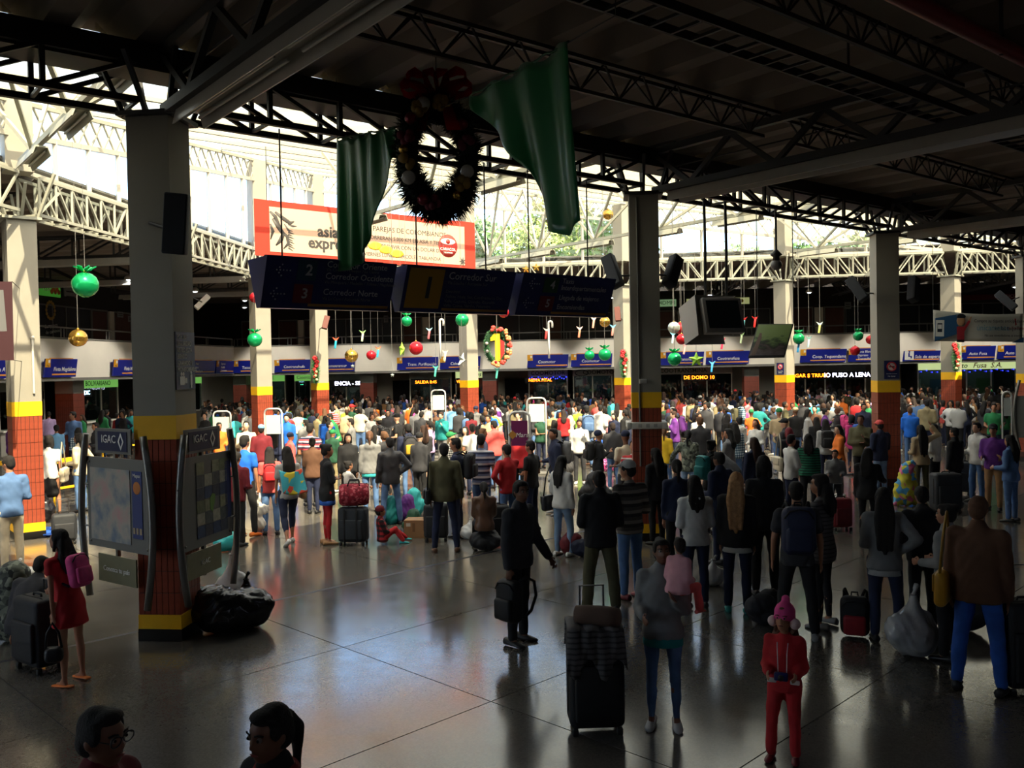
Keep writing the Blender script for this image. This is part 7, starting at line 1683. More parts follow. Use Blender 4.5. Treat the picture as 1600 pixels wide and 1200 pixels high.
who(1196, 712, 930, 1.72, 5, 'f', ('down', 'down'), 'stand', 'sweater', 'black', 'trousers', 'black', 'bob', 'black', 'person all in black beside the blonde woman', fat=1.1)
who(1247, 752, 998, 1.74, 5, 'm', ('loose', 'loose'), 'wide', 'tee', 'charcoal', 'jeans', 'black', 'short', 'black', 'man in a dark tee with a navy backpack', fat=1.08, acc=('back', 'navy', 'navy backpack on the man in dark tee', 1.15), shoe='grey')
who(1286, 740, 980, 1.64, 60, 'f', ('cross', 'cross'), 'contra', 'cardigan', 'grey', 'skinny', 'black', 'half', 'black', 'woman in a finely striped grey cardigan with folded arms', pt='finestripe', head=(.4, 0), face=True, shoe='grey')
who(1383, 762, 1000, 1.66, 5, 'f', ('hip', 'bent'), 'contra', 'jacket', 'grey', 'jeans', 'navy', 'vlong', 'black', 'woman in a faded denim jacket with very long black hair', acc=('hem', 'pale grey'))
who(1443, 760, 985, 1.72, 20, 'm', ('down', 'bent'), 'stand', 'hoodie', 'black', 'trousers', 'black', 'short', 'black', 'man in a black hooded top beside the long-haired woman')
who(1483, 788, 1030, 1.64, 60, 'f', ('bent', 'bent'), 'stand', 'jacket', 'grey', 'trousers', 'black', 'bun', 'black', 'woman in profile with pinned up hair and grey jacket', head=(.3, 0), face=True)
who(1530, 775, 1080, 1.80, -10, 'm', ('down', 'down'), 'wide', 'jacket', 'brown', 'jeans', 'blue', 'short', 'brown', 'man in a brown hooded jacket and blue jeans with yellow bag', fat=1.1, acc=('side', 'mustard', 'mustard yellow tote bag on the man in brown', -1))
who(1038, 842, 1136, 1.66, 178, 'f', ('bent', 'phone'), 'stand', 'hoodie', 'grey', 'skinny', 'denim blue', 'bun', 'black', 'woman in a grey hooded top carrying a baby', head=(.25, -.1), shoe='pale grey', skin='dark', face=True, acc=('hem', 'teal'), cap=None)
who(1228, 955, 1188, 1.10, 172, 'f', ('bent', 'bent'), 'contra', 'sweater', 'red', 'trousers', 'red', 'half', 'brown', 'small child in a red tracksuit and knitted pink bobble hat', child=True, cap='bobble', capc='pink', shoe='dark red', face=True, head=(-.2, -.15), acc=('earmuffs',))
# -- right, further back
who(1346, 648, 770, 1.72, 165, 'm', ('cross', 'phone'), 'stand', 'jacket', 'olive', 'trousers', 'black', 'short', 'black', 'man in an olive jacket with folded arms', head=(.2, -.1), skin='dark')
who(1376, 657, 775, 1.74, 40, 'm', ('phone', 'bent'), 'stand', 'jacket', 'navy', 'jeans', 'light denim', 'short', 'black', 'man in a salmon cap and navy jacket', cap='cap', capc='coral')
who(1440, 664, 780, 1.64, 30, 'f', ('head', 'bent'), 'stand', 'jacket', 'beige', 'trousers', 'olive', 'vlong', 'black', 'woman in a beige jacket with her hand on her head')
who(1461, 662, 775, 1.70, 60, 'm', ('down', 'bent'), 'stand', 'shirt', 'white', 'trousers', 'black', 'short', 'black', 'young man in a white shirt beside the woman in beige')
who(1493, 668, 790, 1.70, 60, 'm', ('down', 'down'), 'stand', 'jacket', 'black', 'trousers', 'black', 'short', 'black', 'stout man in a black jacket in profile', fat=1.1)
who(1528, 660, 785, 1.74, 130, 'm', ('bent', 'down'), 'contra', 'hoodie', 'white', 'jeans', 'denim blue', 'short', 'black', 'young man in a white hooded top with a backpack strap', head=(.2, 0), skin='light', acc=('back', 'black', 'black backpack on the man in white hoodie', .95))
who(1553, 630, None, 1.74, 180, 'm', ('bent', 'bent'), 'stand', 'tee', 'green', 'jeans', 'navy', 'short', 'black', 'man in a green football shirt', fat=1.1)
who(1508, 624, None, 1.64, 170, 'f', ('hip', 'hip'), 'stand', 'sweater', 'black', 'trousers', 'black', 'bun', 'black', 'woman in black with hands on hips below the banner')
who(1580, 680, 815, 1.66, 60, 'f', ('phone', 'bent'), 'stand', 'jacket', 'denim blue', 'jeans', 'denim blue', 'long', 'black', 'woman in a denim jacket at the right edge')
who(1552, 663, None, 1.72, 170, 'm', ('bent', 'bent'), 'stand', 'shirt', 'purple', 'trousers', 'tan', 'short', 'black', 'man in a dark cap and purple checked shirt', cap='cap', capc='charcoal')
who(1306, 712, 800, 1.35, 175, 'm', ('bent', 'bent'), 'stand', 'jacket', 'grey', 'jeans', 'charcoal', 'short', 'black', 'boy in a grey jacket behind the red suitcase', child=True)
who(1357, 700, 850, 1.62, -15, 'f', ('fwd', 'down'), 'stand', 'jacket', 'black', 'skinny', 'black', 'long', 'black', 'woman all in black with long hair beside the boy')
who(1263, 678, None, 1.6, 0, 'f', ('down', 'down'), 'stand', 'sweater', 'green', 'trousers', 'black', 'half', 'black', 'woman in a green and black zigzag shawl', pt='greenzig', fat=1.15)
who(1290, 655, None, 1.64, 10, 'f', ('phone', 'down'), 'stand', 'sweater', 'pale grey', 'jeans', 'navy', 'half', 'black', 'woman in pale grey with a black backpack beside green shawl', acc=('back', 'black', 'black backpack on the woman in pale grey', 1.0))
who(1233, 668, None, 1.62, 20, 'f', ('down', 'down'), 'stand', 'jacket', 'black', 'trousers', 'black', 'half', 'dark red', 'woman with dyed red hair and a cream sack bag', acc=('side', 'cream', 'slouchy cream sack bag on the red-haired woman', -1))
who(1307, 628, None, 1.76, 10, 'm', ('bent', 'bent'), 'stand', 'shirt', 'grey', 'trousers', 'charcoal', None, 'black', 'bald man in a grey shirt seen from behind', fat=1.1)
who(1180, 655, None, 1.62, 150, 'f', ('bent', 'bent'), 'stand', 'shirt', 'white', 'jeans', 'navy', 'half', 'black', 'woman in white looking down in the right-hand crowd', head=(0, -.3))
who(1155, 652, None, 1.64, 45, 'f', ('down', 'bent'), 'stand', 'hoodie', 'white', 'jeans', 'navy', 'bun', 'black', 'woman in a white fleece with pinned hair')
who(1148, 690, 800, 1.6, 60, 'm', ('low', 'low'), 'stand', 'jacket', 'charcoal', 'jeans', 'navy', 'short', 'black', 'person in charcoal bending over pink luggage', lean=1.0)
who(1103, 628, None, 1.72, 5, 'm', ('down', 'down'), 'stand', 'hoodie', 'grey', 'trousers', 'charcoal', 'short', 'black', 'man in grey with a blue backpack and charcoal trousers', acc=('back', 'navy', 'navy backpack under the monitor', 1.05))
who(1128, 622, None, 1.66, 5, 'f', ('down', 'down'), 'stand', 'sweater', 'coral', 'jeans', 'navy', 'long', 'brown', 'woman in a bright coral top below the monitor')
who(1065, 622, None, 1.62, 0, 'f', ('hip', 'hip'), 'stand', 'sweater', 'coral', 'trousers', 'black', 'bun', 'black', 'woman in a hot coral sweater with hands on hips', fat=1.15)
who(1094, 618, None, 1.72, 0, 'm', ('down', 'down'), 'stand', 'tee', 'sky blue', 'jeans', 'sky blue', 'short', 'black', 'man in a blue and red striped top with a white cap', pt='bluestripe', cap='cap', capc='white')
who(1149, 608, None, 1.72, 0, 'm', ('down', 'down'), 'stand', 'jacket', 'black', 'jeans', 'navy', 'short', 'black', 'man in black with a scarlet cap', cap='cap', capc='red')
who(1051, 636, None, 1.7, 40, 'm', ('bent', 'down'), 'stand', 'jacket', 'black', 'trousers', 'black', 'short', 'grey', 'grey-haired man in a black coat beside the tiled column', fat=1.15)
who(977, 640, None, 1.7, 60, 'm', ('down', 'down'), 'stand', 'coat', 'black', 'trousers', 'black', 'short', 'black', 'man in a long black coat before the tiled column')
who(1213, 623, None, 1.74, 0, 'm', ('down', 'down'), 'stand', 'shirt', 'pale grey', 'jeans', 'navy', 'short', 'black', 'man in a pale grey shirt among the right-hand crowd')
who(704, 630, None, 1.80, 175, 'm', ('down', 'bent'), 'stand', 'shirt', 'sky blue', 'trousers', 'beige', 'short', 'black', 'man in a pale blue shirt and beige trousers facing the hall', skin='light')
who(765, 648, 745, 1.7, 150, 'm', ('bent', 'bent'), 'stand', 'jacket', 'beige', 'trousers', 'khaki', 'short', 'black', 'man in a beige windbreaker in the sun')
who(738, 662, None, 1.7, 5, 'm', ('bent', 'bent'), 'stand', 'tee', 'white', 'jeans', 'navy', 'short', 'black', 'man in a white tee seen from behind in the sun')
who(720, 638, None, 1.64, 10, 'f', ('down', 'down'), 'stand', 'sweater', 'white', 'trousers', 'black', 'half', 'black', 'woman in a white knit beside the purple sign stand')
who(606, 640, None, 1.7, 178, 'm', ('bent', 'bent'), 'stand', 'hoodie', 'charcoal', 'jeans', 'navy', 'short', 'black', 'man with glasses in a dark hooded jacket in the sun', skin='light', acc=('glasses',))
who(526, 644, None, 1.74, 95, 'm', ('phone', 'phone'), 'stand', 'jacket', 'green', 'jeans', 'navy', 'short', 'black', 'man in a green jacket bending over his phone', lean=.3)
who(646, 621, None, 1.62, 0, 'f', ('down', 'down'), 'stand', 'hoodie', 'dark green', 'trousers', 'yellow', 'short', 'black', 'young person in a green top and yellow trousers')
who(631, 622, None, 1.66, 0, 'f', ('down', 'down'), 'stand', 'coat', 'white', 'jeans', 'navy', 'vlong', 'black', 'woman in a long white coat beside the yellow trousers')
who(589, 626, None, 1.6, 10, 'm', ('down', 'bent'), 'stand', 'shirt', 'white', 'jeans', 'navy', 'short', 'black', 'young man in a black and white checked shirt', pt='bwcheck')
who(671, 657, None, 1.66, 60, 'f', ('down', 'bent'), 'stand', 'tee', 'lilac', 'jeans', 'navy', 'pony', 'black', 'woman in a lilac top and ponytail')
who(430, 660, None, 1.66, -10, 'f', ('down', 'down'), 'stand', 'jacket', 'navy', 'jeans', 'navy', 'vlong', 'black', 'woman in a navy jacket with very long hair')
who(408, 664, None, 1.72, -10, 'm', ('bent', 'bent'), 'stand', 'jacket', 'dark red', 'jeans', 'navy', 'short', 'black', 'man in a dark red jacket and pale blue cap', cap='cap', capc='sky blue')
who(452, 645, None, 1.72, 60, 'm', ('bent', 'bent'), 'stand', 'hoodie', 'coral', 'jeans', 'navy', 'short', 'black', 'man in a coral hooded jacket looking aside', head=(.3, 0))
who(430, 638, None, 1.74, 50, 'm', ('bent', 'bent'), 'stand', 'jacket', 'blue', 'jeans', 'navy', 'short', 'black', 'man in a royal blue anorak near the white sign stand')
who(512, 652, None, 1.64, 20, 'f', ('bent', 'bent'), 'stand', 'hoodie', 'bright blue', 'jeans', 'navy', 'short', 'black', 'person in a vivid blue hooded anorak')
who(319, 640, None, 1.7, -60, 'm', ('bent', 'down'), 'stand', 'jacket', 'grey', 'jeans', 'navy', 'short', 'black', 'man in a grey jacket in profile right of the display')
who(348, 645, None, 1.7, -40, 'm', ('bent', 'bent'), 'stand', 'jacket', 'charcoal', 'jeans', 'navy', 'short', 'black', 'man in charcoal in front of the white sign stand')
locs = {}
for n_, s in enumerate(SP):
 px, yh, yf = s['px'], s['yh'], s['yf']
 if s['D']: loc = at_z(s['D'][1], s['D'][2], 0); h = s['h']
 elif yf:
  loc = at_z(px, yf, 0); dz = ray(px, yh); hh = CAMH + dz.z / dz.y * loc.y; h = min(max(hh, s['h'] * .92), s['h'] * 1.07)
  if s['legs_'] in ('squat', 'sit', 'floor') or s['lean'] > .5: h = s['h'] if s['legs_'] != 'squat' else 1.66
 else:
  loc = at_z(px, yh, s['h']); h = s['h']
  if loc.y > 43: loc = loc * (43 / loc.y)
  loc.z = 0
 s['loc'], s['hh'] = Vector(loc), h
 dist = loc.y; s['vx'] = .0115 if dist < 6 else .014 if dist < 12.5 else .018 if dist < 20 else .023
 if s['child']: s['vx'] *= .85
 J = skeleton(h, s['sex'], s['arms_'], s['legs_'], s['lean'], s['head'], 0, s['fat'], s['child'])
 s['K'] = person_keys('u%d' % n_, J, s['top'], s['bot'], s['hair'] if s['cap'] not in ('hood', 'scarf') else None, s['cap'], s['vx'], True, n_)
# -- prototypes for the packed crowd
PROTO = []
for n_, (sex, ar, lg, ln, hd, hr, tp, bt) in enumerate((('m', ('down', 'down'), 'stand', 0, (0, 0), 'short', 'jacket', 'trousers'), ('m', ('bent', 'down'), 'contra', .04, (.4, 0), 'short', 'hoodie', 'jeans'), ('m', ('phone', 'bent'), 'stand', .08, (0, -.3), 'short', 'shirt', 'jeans'), ('m', ('loose', 'bent'), 'wide', 0, (-.4, 0), 'short', 'tee', 'jeans'), ('m', ('cross', 'cross'), 'contra', 0, (.2, 0), 'short', 'sweater', 'trousers'), ('m', ('down', 'strap'), 'stand', .03, (0, .05), 'short', 'jacket', 'jeans'),
             ('f', ('down', 'down'), 'stand', 0, (0, 0), 'long', 'jacket', 'jeans'), ('f', ('bent', 'bent'), 'contra', .04, (.3, -.1), 'pony', 'sweater', 'skinny'), ('f', ('hip', 'down'), 'contra', 0, (-.3, 0), 'vlong', 'tee', 'jeans'), ('f', ('phone', 'down'), 'stand', .05, (.1, -.25), 'bob', 'cardigan', 'skinny'), ('f', ('cross', 'cross'), 'stand', 0, (.5, 0), 'half', 'hoodie', 'jeans'), ('f', ('down', 'strap'), 'narrow', 0, (0, 0), 'bun', 'jacket', 'trousers'))):
 J = skeleton(1.70, sex, ar, lg, ln, hd); PROTO.append((sex, hr, tp, bt, person_keys('c%d' % n_, J, tp, bt, hr, None, .024, False, n_), person_keys('c%d' % n_, J, tp, bt, None, 'cap' if sex == 'm' else 'beanie', .024, False, n_)))
# -- loose luggage standing about
sack(at_z(62, 815, 0), .75, .85, C_['black'], 'big black plastic sack behind the man in denim blue shirt', 'plastic_sack', M_BAGGLOSS, 1)
sack(at_z(352, 985, 0), .95, .75, C_['black'], 'large black plastic sack at the foot of the display column', 'plastic_sack', M_BAGGLOSS, 2, tie=False)
sack(at_z(384, 972, 0), .5, .62, C_['black'], 'smaller shiny black sack beside the display column sack', 'plastic_sack', M_BAGGLOSS, 3)
sack(at_z(362, 955, 0), .42, .86, C_['pale grey'], 'pale translucent plastic sack behind the black ones', 'plastic_sack', M_BAGGLOSS, 4)
sack(at_z(1426, 1024, 0), .58, .74, C_['pale grey'], 'knotted white plastic sack on the dark floor', 'plastic_sack', M_BAGGLOSS, 5)
sack(at_z(610, 818, 0), .5, .52, C_['teal'], 'teal cloth bundle on the floor behind the leather jacket man', 'cloth_bundle', None, 6)
sack(at_z(636, 812, 0), .45, .5, C_['purple'], 'purple cloth bag among the bundles', 'cloth_bundle', None, 7)
sack(at_z(646, 806, 0), .5, .56, C_['turquoise'], 'turquoise duffel among the bundles', 'cloth_bundle', None, 8, tie=False)
sack(at_z(645, 828, 0), .42, .36, C_['dark green'], 'dark green bag beside the cardboard boxes', 'cloth_bundle', None, 9, tie=False)
sack(at_z(352, 862, 0), .45, .6, C_['turquoise'], 'pale turquoise plastic bag behind the display stand', 'plastic_sack', M_BAGGLOSS, 10)
sack(at_z(78, 836, 0), .9, .16, C_['blue'], 'blue jacket lying flat on the floor', 'folded_jacket', None, 11, tie=False, cat='clothing')
sack(at_z(893, 868, 0), .36, .55, C_['dark red'], 'maroon sports bag beside the woman in white hoodie', 'sports_bag', None, 12, tie=False)
sack(at_z(912, 870, 0), .40, .42, C_['navy'], 'navy sports bag beside the maroon one', 'sports_bag', None, 13, tie=False)
sack(at_z(950, 738, 0), .55, .55, C_['pink'], 'hot pink patterned bag on the floor in the sun', 'patterned_bag', PAT['pinkdots'], 14, tie=False)
sack(at_z(735, 842, 0), .36, .42, C_['white'], 'white shopping bag held beside the olive jacket man', 'shopping_bag', M_BAGGLOSS, 15)
sack(at_z(1113, 915, 0), .34, .42, C_['pale grey'], 'white carrier bag beside the woman in thin white top', 'shopping_bag', M_BAGGLOSS, 16)
sack(at_z(22, 1000, 0), .62, .95, C_['dark green'], 'green camouflage rucksack heaped on the luggage', 'rucksack', PAT['camo'], 17, tie=False)
sack(at_z(758, 860, 0), .55, .52, C_['black'], 'black bag under the seated woman in brown leather', 'sports_bag', None, 18, tie=False)
sack(at_z(1416, 790, 0), .5, .95, C_['white'], 'bright patchwork blanket heaped over luggage', 'blanket', PAT['quilt'], 19, tie=False, cat='blanket')
sack(at_z(930, 800, 0), .75, .8, C_['black'], 'black pushchair bundle behind the black jacket man', 'luggage_bundle', None, 20, tie=False)
sack(at_z(28, 905, 0), .5, .3, C_['white'], 'white plastic bag at the feet of the denim shirt man', 'plastic_sack', M_BAGGLOSS, 21)
sack(at_z(1165, 800, 0), .45, .5, C_['pink'], 'pink patterned bundle by the bending person', 'patterned_bag', PAT['pinkdots'], 22, tie=False)
sack(at_z(1195, 975, 0), .45, .55, C_['charcoal'], 'charcoal sports bag on the floor in shade', 'sports_bag', None, 23, tie=False)
sack(at_z(1500, 985, 0), .6, .5, C_['black'], 'low black bag behind the knotted white sack', 'sports_bag', None, 24, tie=False)
sack(at_z(885, 742, 0), .5, .7, C_['charcoal'], 'dark rolled luggage behind the white hoodie woman', 'luggage_bundle', None, 25, tie=False)
suitcase(at_z(553, 851, 0), -.15, (34, 40, 48), 'dark suitcase with grey straps under a red patterned bag', .50, .28, .60, 0, ribs=True)
suitcase(at_z(931, 1140, 0), .05, (16, 17, 20), 'tall black suitcase draped with folded coats', .46, .32, .80, .38)
suitcase(at_z(62, 1044, 0), -.6, (26, 27, 31), 'black suitcase tipped beside the green rucksack', .5, .3, .7, .2)
suitcase(at_z(1314, 828, 0), .1, (130, 26, 36), 'red suitcase standing before the boy in grey', .36, .24, .52, .3)
suitcase(at_z(1478, 800, 0), .05, (46, 48, 50), 'large charcoal suitcase behind the patchwork blanket', .55, .32, .72, 0)
suitcase(at_z(1507, 772, 0), .1, (84, 86, 90), 'grey suitcase behind the young man in white hoodie', .42, .28, .66, .3)
suitcase(at_z(1603, 1080, 0), 0, (26, 26, 28), 'black wheeled suitcase at the right edge', .44, .3, .78, .35)
suitcase(at_z(101, 850, 0), .5, (40, 42, 46), 'dark wheeled bag behind the red dress girl', .4, .26, .5, .3)
suitcase(at_z(776, 850, 0), .3, (30, 32, 36), 'dark suitcase held by the man in red sweater', .44, .28, .62, .35)
suitcase(at_z(682, 845, 0), 0, (24, 26, 30), 'black suitcase behind the man in olive jacket', .42, .26, .6, .3)
duffel(at_z(555, 851, 0) + Vector((0, 0, .70)), .1, .52, .19, (150, 30, 50), 'red patterned travel bag lying on the dark suitcase', PAT['redpattern'])
# folded coats over the black suitcase
t = thing('folded_coat', 'checked coats rolled over the black suitcase handle', 'clothing', at_z(931, 1140, 0) + Vector((0, 0, .86))); MB()
cl = t.matrix_basis
opart('rolled_coat', mk(lambda b: b.lathe([(.03, -.2), (.075, -.19), (.085, -.1), (.09, .1), (.08, .18), (.03, .2)], (.03, -.02, .10), 14, Matrix.Rotation(PI / 2, 3, 'Y') @ Matrix.Rotation(.4, 3, 'X'))), t, M_CLOTH, (92, 70, 58))
def _coat(b):
 vs = []; fs = []; n = 14
 for i in range(n + 1):
  x = -.23 + .46 * i / n
  for j in range(9):
   a = j / 8; y = -.19 + .38 * min(max((a - .25) / .5, 0), 1); drop = max(.25 - a, 0) * (1.25 + .35 * math.sin(i * .9)) + max(a - .75, 0) * .9; vs.append((x * (1 + .25 * drop), y + .014 * math.sin(i * 1.9 + j), .025 - drop + .012 * math.sin(i * 1.3)))
 for i in range(n):
  for j in range(8): q = i * 9 + j; fs.append((q, q + 1, q + 10, q + 9))
 b.add(vs, fs, True)
o = opart('draped_coat', mk(_coat), t, PAT['finestripe'], (90, 90, 90)); o.modifiers.new('thickness', 'SOLIDIFY').thickness = .014
# cardboard boxes
M_CARD = mat('cardboard', (166, 128, 90), .8, var=.06)
for k, (px, py, w, h, lb) in enumerate(((650, 838, .36, .32, 'taped cardboard box with a paper label'), (674, 836, .30, .32, 'cardboard box touching the labelled one'))):
 p = at_z(px, py, 0); t = thing('cardboard_box', lb, 'box', p, -.1 + .1 * k, 'cardboard boxes on the floor')
 M = Matrix.Translation(p) @ Matrix.Rotation(-.1 + .1 * k, 4, 'Z')
 MB().box((0, 0, h / 2), (w, .34, h)).build('carton', M_CARD, t, M); MB().box((0, 0, h + .001), (w, .05, .003)).build('tape', mat('brown_tape', (130, 98, 66), .4), t, M); MB().box((0, -.172, h * .6), (.05, .003, h * .5)).build('tape_end', mat('brown_tape'), t, M)
 if k == 0: MB().box((-.1, -.172, h * .75), (.08, .003, .06)).build('paper_label', M_PAPER, t, M)
# low backpack on the dark floor, black carry bag, small bag
p = at_z(1336, 995, 0); backpack(Matrix.Translation(p + Vector((0, 0, .235))) @ Matrix.Rotation(PI - .4, 4, 'Z') @ Matrix.Rotation(-.18, 4, 'X'), (28, 28, 32), 'black and red backpack standing on the dark floor', 1.02, (150, 30, 40))
ME = run_jobs()
# ------------------------------------------------------------------ place everything
for k, loc, col, label, name, m, tie, h, cat, group in SACKS:
 t = thing(name, label, cat, loc, random.Random(label).uniform(-.5, .5), group); opart('bag_body' if cat == 'bag' else 'cloth', ME[k], t, m, col)
 if tie: opart('knot', cached('knot', lambda: mk(lambda b: b.tube([(.03 * math.cos(a), .03 * math.sin(a), 0) for a in [q * PI / 5 for q in range(10)]], .009, 6, True))), t, m, tuple(min(255, int(c * .8)) for c in col), Matrix.Translation((.02, 0, h * .85)))
for n_, s in enumerate(SP):
 loc, yaw = s['loc'], math.radians(s['yaw']); J = s['K']['J']
 bc = {k: math.atan2(loc.x, loc.y) for k in (0,)}[0]; yaw = yaw - bc
 cols = {'skin': SKINS[s['skin']], 'top': C_[s['tc']], 'bottom': C_[s['bc']], 'hair': C_[s['hc']] if s['hc'] != 'black' else (22, 17, 15), 'shoe': C_[s['shoe']]}
 if s['cap']: cols['cap'] = C_[s['capc']]
 mats = {}
 if s['pt']: mats['top'] = PAT[s['pt']]
 if s['mt'] == 'leather': mats['top'] = M_LEATHER
 grp = 'people standing and waiting in the hall'
 t = put_person(s['K'], ME, loc, yaw, 1.0, cols, s['label'], grp, mats, s['top'], s['bot'], s['cap'], s['face'], sandals=s['sandals']); s['T'] = t
 h = s['hh']; PM = Matrix.Translation(loc) @ Matrix.Rotation(yaw, 4, 'Z')
 a = s['acc']
 if a:
  if a[0] == 'back':
   backpack(PM @ Matrix.Translation((J['che'] + J['T'] @ Vector((0, -.225, -.06)) * J['k'])) @ J['T'].to_4x4() @ Matrix.Rotation(PI, 4, 'Z'), C_[a[1]], a[2], a[3] * h / 1.7, (200, 160, 40) if 'yellow' in a[2] else (24, 24, 26) if 'orange' in a[2] or 'red backpack' in a[2] else None)
  elif a[0] == 'side': handbag(at_side(loc, yaw, h, a[3]), C_[a[1]], a[2], .40 if 'cream' in a[2] or 'mustard' in a[2] else .34, .32 if 'cream' in a[2] or 'mustard' in a[2] else .26, h * .30)
  elif a[0] == 'hem':
   k = J['k']; hz = {'cardigan': -.18, 'jacket': -.12}.get(s['top'], -.105) * k; me = MB().lathe([(.172 * k, hz - .06 * k), (.180 * k, hz - .055 * k), (.178 * k, hz + .02), (.15 * k, hz + .03)], (0, 0, J['pel'].z), 20, None, 1, .74).mesh('hem', M_CLOTH); opart('blouse_hem', me, t, M_CLOTH, C_[a[1]])
  elif a[0] == 'towel':
   def tw(b):
    vs = []; fs = []
    for i in range(11):
     for j in range(13):
      u, v = i / 10, j / 12; vs.append((-.20 + .42 * u + .05 * v, -.17 - .05 * math.sin(u * 5 + v * 2) - .05 * v, 1.34 - .40 * v - .06 * math.sin(u * 3.1)))
    for i in range(10):
     for j in range(12): q = i * 13 + j; fs.append((q, q + 1, q + 14, q + 13))
    b.add(vs, fs, True)
   w_ = thing('towel', 'bright cartoon towel slung over the woman in pale grey', 'towel', loc, yaw); o = opart('cloth', mk(tw), w_, PAT['towel'], (255, 255, 255)); o.modifiers.new('thickness', 'SOLIDIFY').thickness = .02
   handbag(at_side(loc, yaw, h, 1, .50, .12), C_['tan'], 'tan handbag carried by the woman with towel', .3, .22, .25)
  elif a[0] == 'glasses':
   H, hk, hc = J['H'], J['hk'], J['hc']; g = bpy.data.objects.new('glasses', MB().tube([Vector((-.072, .0, .012)) * hk, Vector((-.062, .092, .010)) * hk], .0025 * hk, 5).tube([Vector((.072, .0, .012)) * hk, Vector((.062, .092, .010)) * hk], .0025 * hk, 5).tube([Vector((.034 + .028 * math.cos(q * PI / 8), .100, .006 + .02 * math.sin(q * PI / 8))) * hk for q in range(16)], .003 * hk, 5, True).tube([Vector((-.034 + .028 * math.cos(q * PI / 8), .100, .006 + .02 * math.sin(q * PI / 8))) * hk for q in range(16)], .003 * hk, 5, True).tube([Vector((-.008, .103, .012)) * hk, Vector((.008, .103, .012)) * hk], .003 * hk, 5).mesh('glasses', mat('black_glasses', (18, 18, 20), .3))); COL.objects.link(g); g.parent = t; g.matrix_basis = Matrix.Translation(hc) @ H.to_4x4()
  elif a[0] == 'collar': opart('red_collar', MB().tube([J['nec'] + Vector((.085 * math.cos(q * PI / 8), .075 * math.sin(q * PI / 8), .015)) for q in range(16)], .02, 6, True).mesh('collar', M_CLOTH), t, M_CLOTH, (150, 24, 30))
  elif a[0] == 'earmuffs':
   H, hk, hc = J['H'], J['hk'], J['hc']
   for sx in (-1, 1): opart('earmuff', cached('muff', lambda: mk(lambda b: b.ball((0, 0, 0), .042, 12, 8))), t, M_CLOTH, (226, 196, 190), Matrix.Translation(hc + H @ Vector((sx * .098, .0, -.035)) * hk))
   for sx in (-1, 1): opart('drawstring', MB().tube([J['nec'] + Vector((sx * .04, .10, -.02)), J['che'] + Vector((sx * .035, .125, .0)), J['pel'] + Vector((sx * .03, .125, .05))], .004, 5).mesh('cord', M_CLOTH), t, M_CLOTH, (226, 214, 210))
   for sx in (-1, 1): opart('pocket_trim', MB().rbox(J['pel'] + Vector((sx * .085, .085, .02)), (.07, .02, .035), .008).mesh('trim', M_CLOTH), t, M_CLOTH, (216, 206, 200))
   gp = PM @ ((J['wrR'] + J['wrL']) / 2 + Vector((0, .05, .0))); cm = thing('toy_camera', 'small dark blue toy camera held by the child in red', 'toy', gp); cm.matrix_basis = Matrix.Translation(gp) @ Matrix.Rotation(yaw, 4, 'Z'); opart('camera_body', mk(lambda b: b.rbox((0, 0, 0), (.10, .04, .06), .01)), cm, M_LEATHER, (20, 30, 90)); opart('lens', mk(lambda b: b.lathe([(.02, 0), (.02, .03)], (0, .02, 0), 12, Matrix.Rotation(-PI / 2, 3, 'X'))), cm, M_LEATHER, (16, 16, 20))
# bag carried by the walking man, small black bag of the girl in red, phones
def hand_of(label, side):
 for s in SP:
  if s['label'].startswith(label):
   M = Matrix.Translation(s['loc']) @ Matrix.Rotation(math.radians(s['yaw']) - math.atan2(s['loc'].x, s['loc'].y), 4, 'Z'); J = s['K']['J']
   return M @ (J['wr' + side] + J['fd' + side] * .085 * J['k']), M, s
hp, M, s = hand_of('man in a dark hooded jacket walking', 'R')
backpack(Matrix.Translation(hp - UP * .27) @ Matrix.Rotation(2.4, 4, 'Z'), (14, 14, 16), 'black backpack carried by hand by the walking man', 1.05)
hp, M, s = hand_of('girl in a short red dress', 'L')
handbag(Matrix.Translation(hp - UP * .33) @ Matrix.Rotation(.3, 4, 'Z'), (20, 18, 22), 'small black handbag held low by the girl in red', .17, .15, .24, d=.12)
hp, M, s = hand_of('man in a green jacket bending', 'R')
ph = thing('mobile_phone', 'dark mobile phone held by the man in green jacket', 'phone', hp); opart('case', mk(lambda b: b.rbox((0, 0, 0), (.07, .012, .14), .005)), ph, M_LEATHER, (20, 20, 22)); opart('screen', mk(lambda b: b.box((0, -.007, 0), (.06, .002, .12))), ph, M_LEATHER, (40, 46, 56))
hp, M, s = hand_of('girl in a coral top', 'L')
wj = thing('white_jacket', 'crumpled white jacket carried by the girl in coral', 'clothing', hp - UP * .3)
_pr = Prims()
# bundle held by the girl in coral and the baby are grown the same way
JOBS.clear()
rn = random.Random(8)
for q in range(9): _pr.ell((rn.uniform(-.08, .08), rn.uniform(-.06, .06), rn.uniform(-.35, .28)), (.11, .08, .13))
job('wj', _pr, .02, 3, 1, .01, 3)
bj = skeleton(.80, 'f', ('bent', 'bent'), 'sit', .15, (.9, -.15), 0, 1.15, True)
FARP = []
for n_, (sex, ar, lg, ln, hd, hr, tp, bt) in enumerate((('m', ('down', 'down'), 'stand', 0, (0, 0), 'short', 'jacket', 'trousers'), ('f', ('bent', 'bent'), 'stand', .04, (.3, -.1), 'long', 'jacket', 'jeans'), ('m', ('phone', 'bent'), 'stand', .08, (0, -.3), 'short', 'sweater', 'jeans'), ('f', ('hip', 'down'), 'stand', 0, (-.3, 0), 'bob', 'sweater', 'jeans'))):
 FARP.append(person_keys('f%d' % n_, skeleton(1.70, sex, ar, lg, ln, hd), tp, bt, hr, None, .042, False, n_))
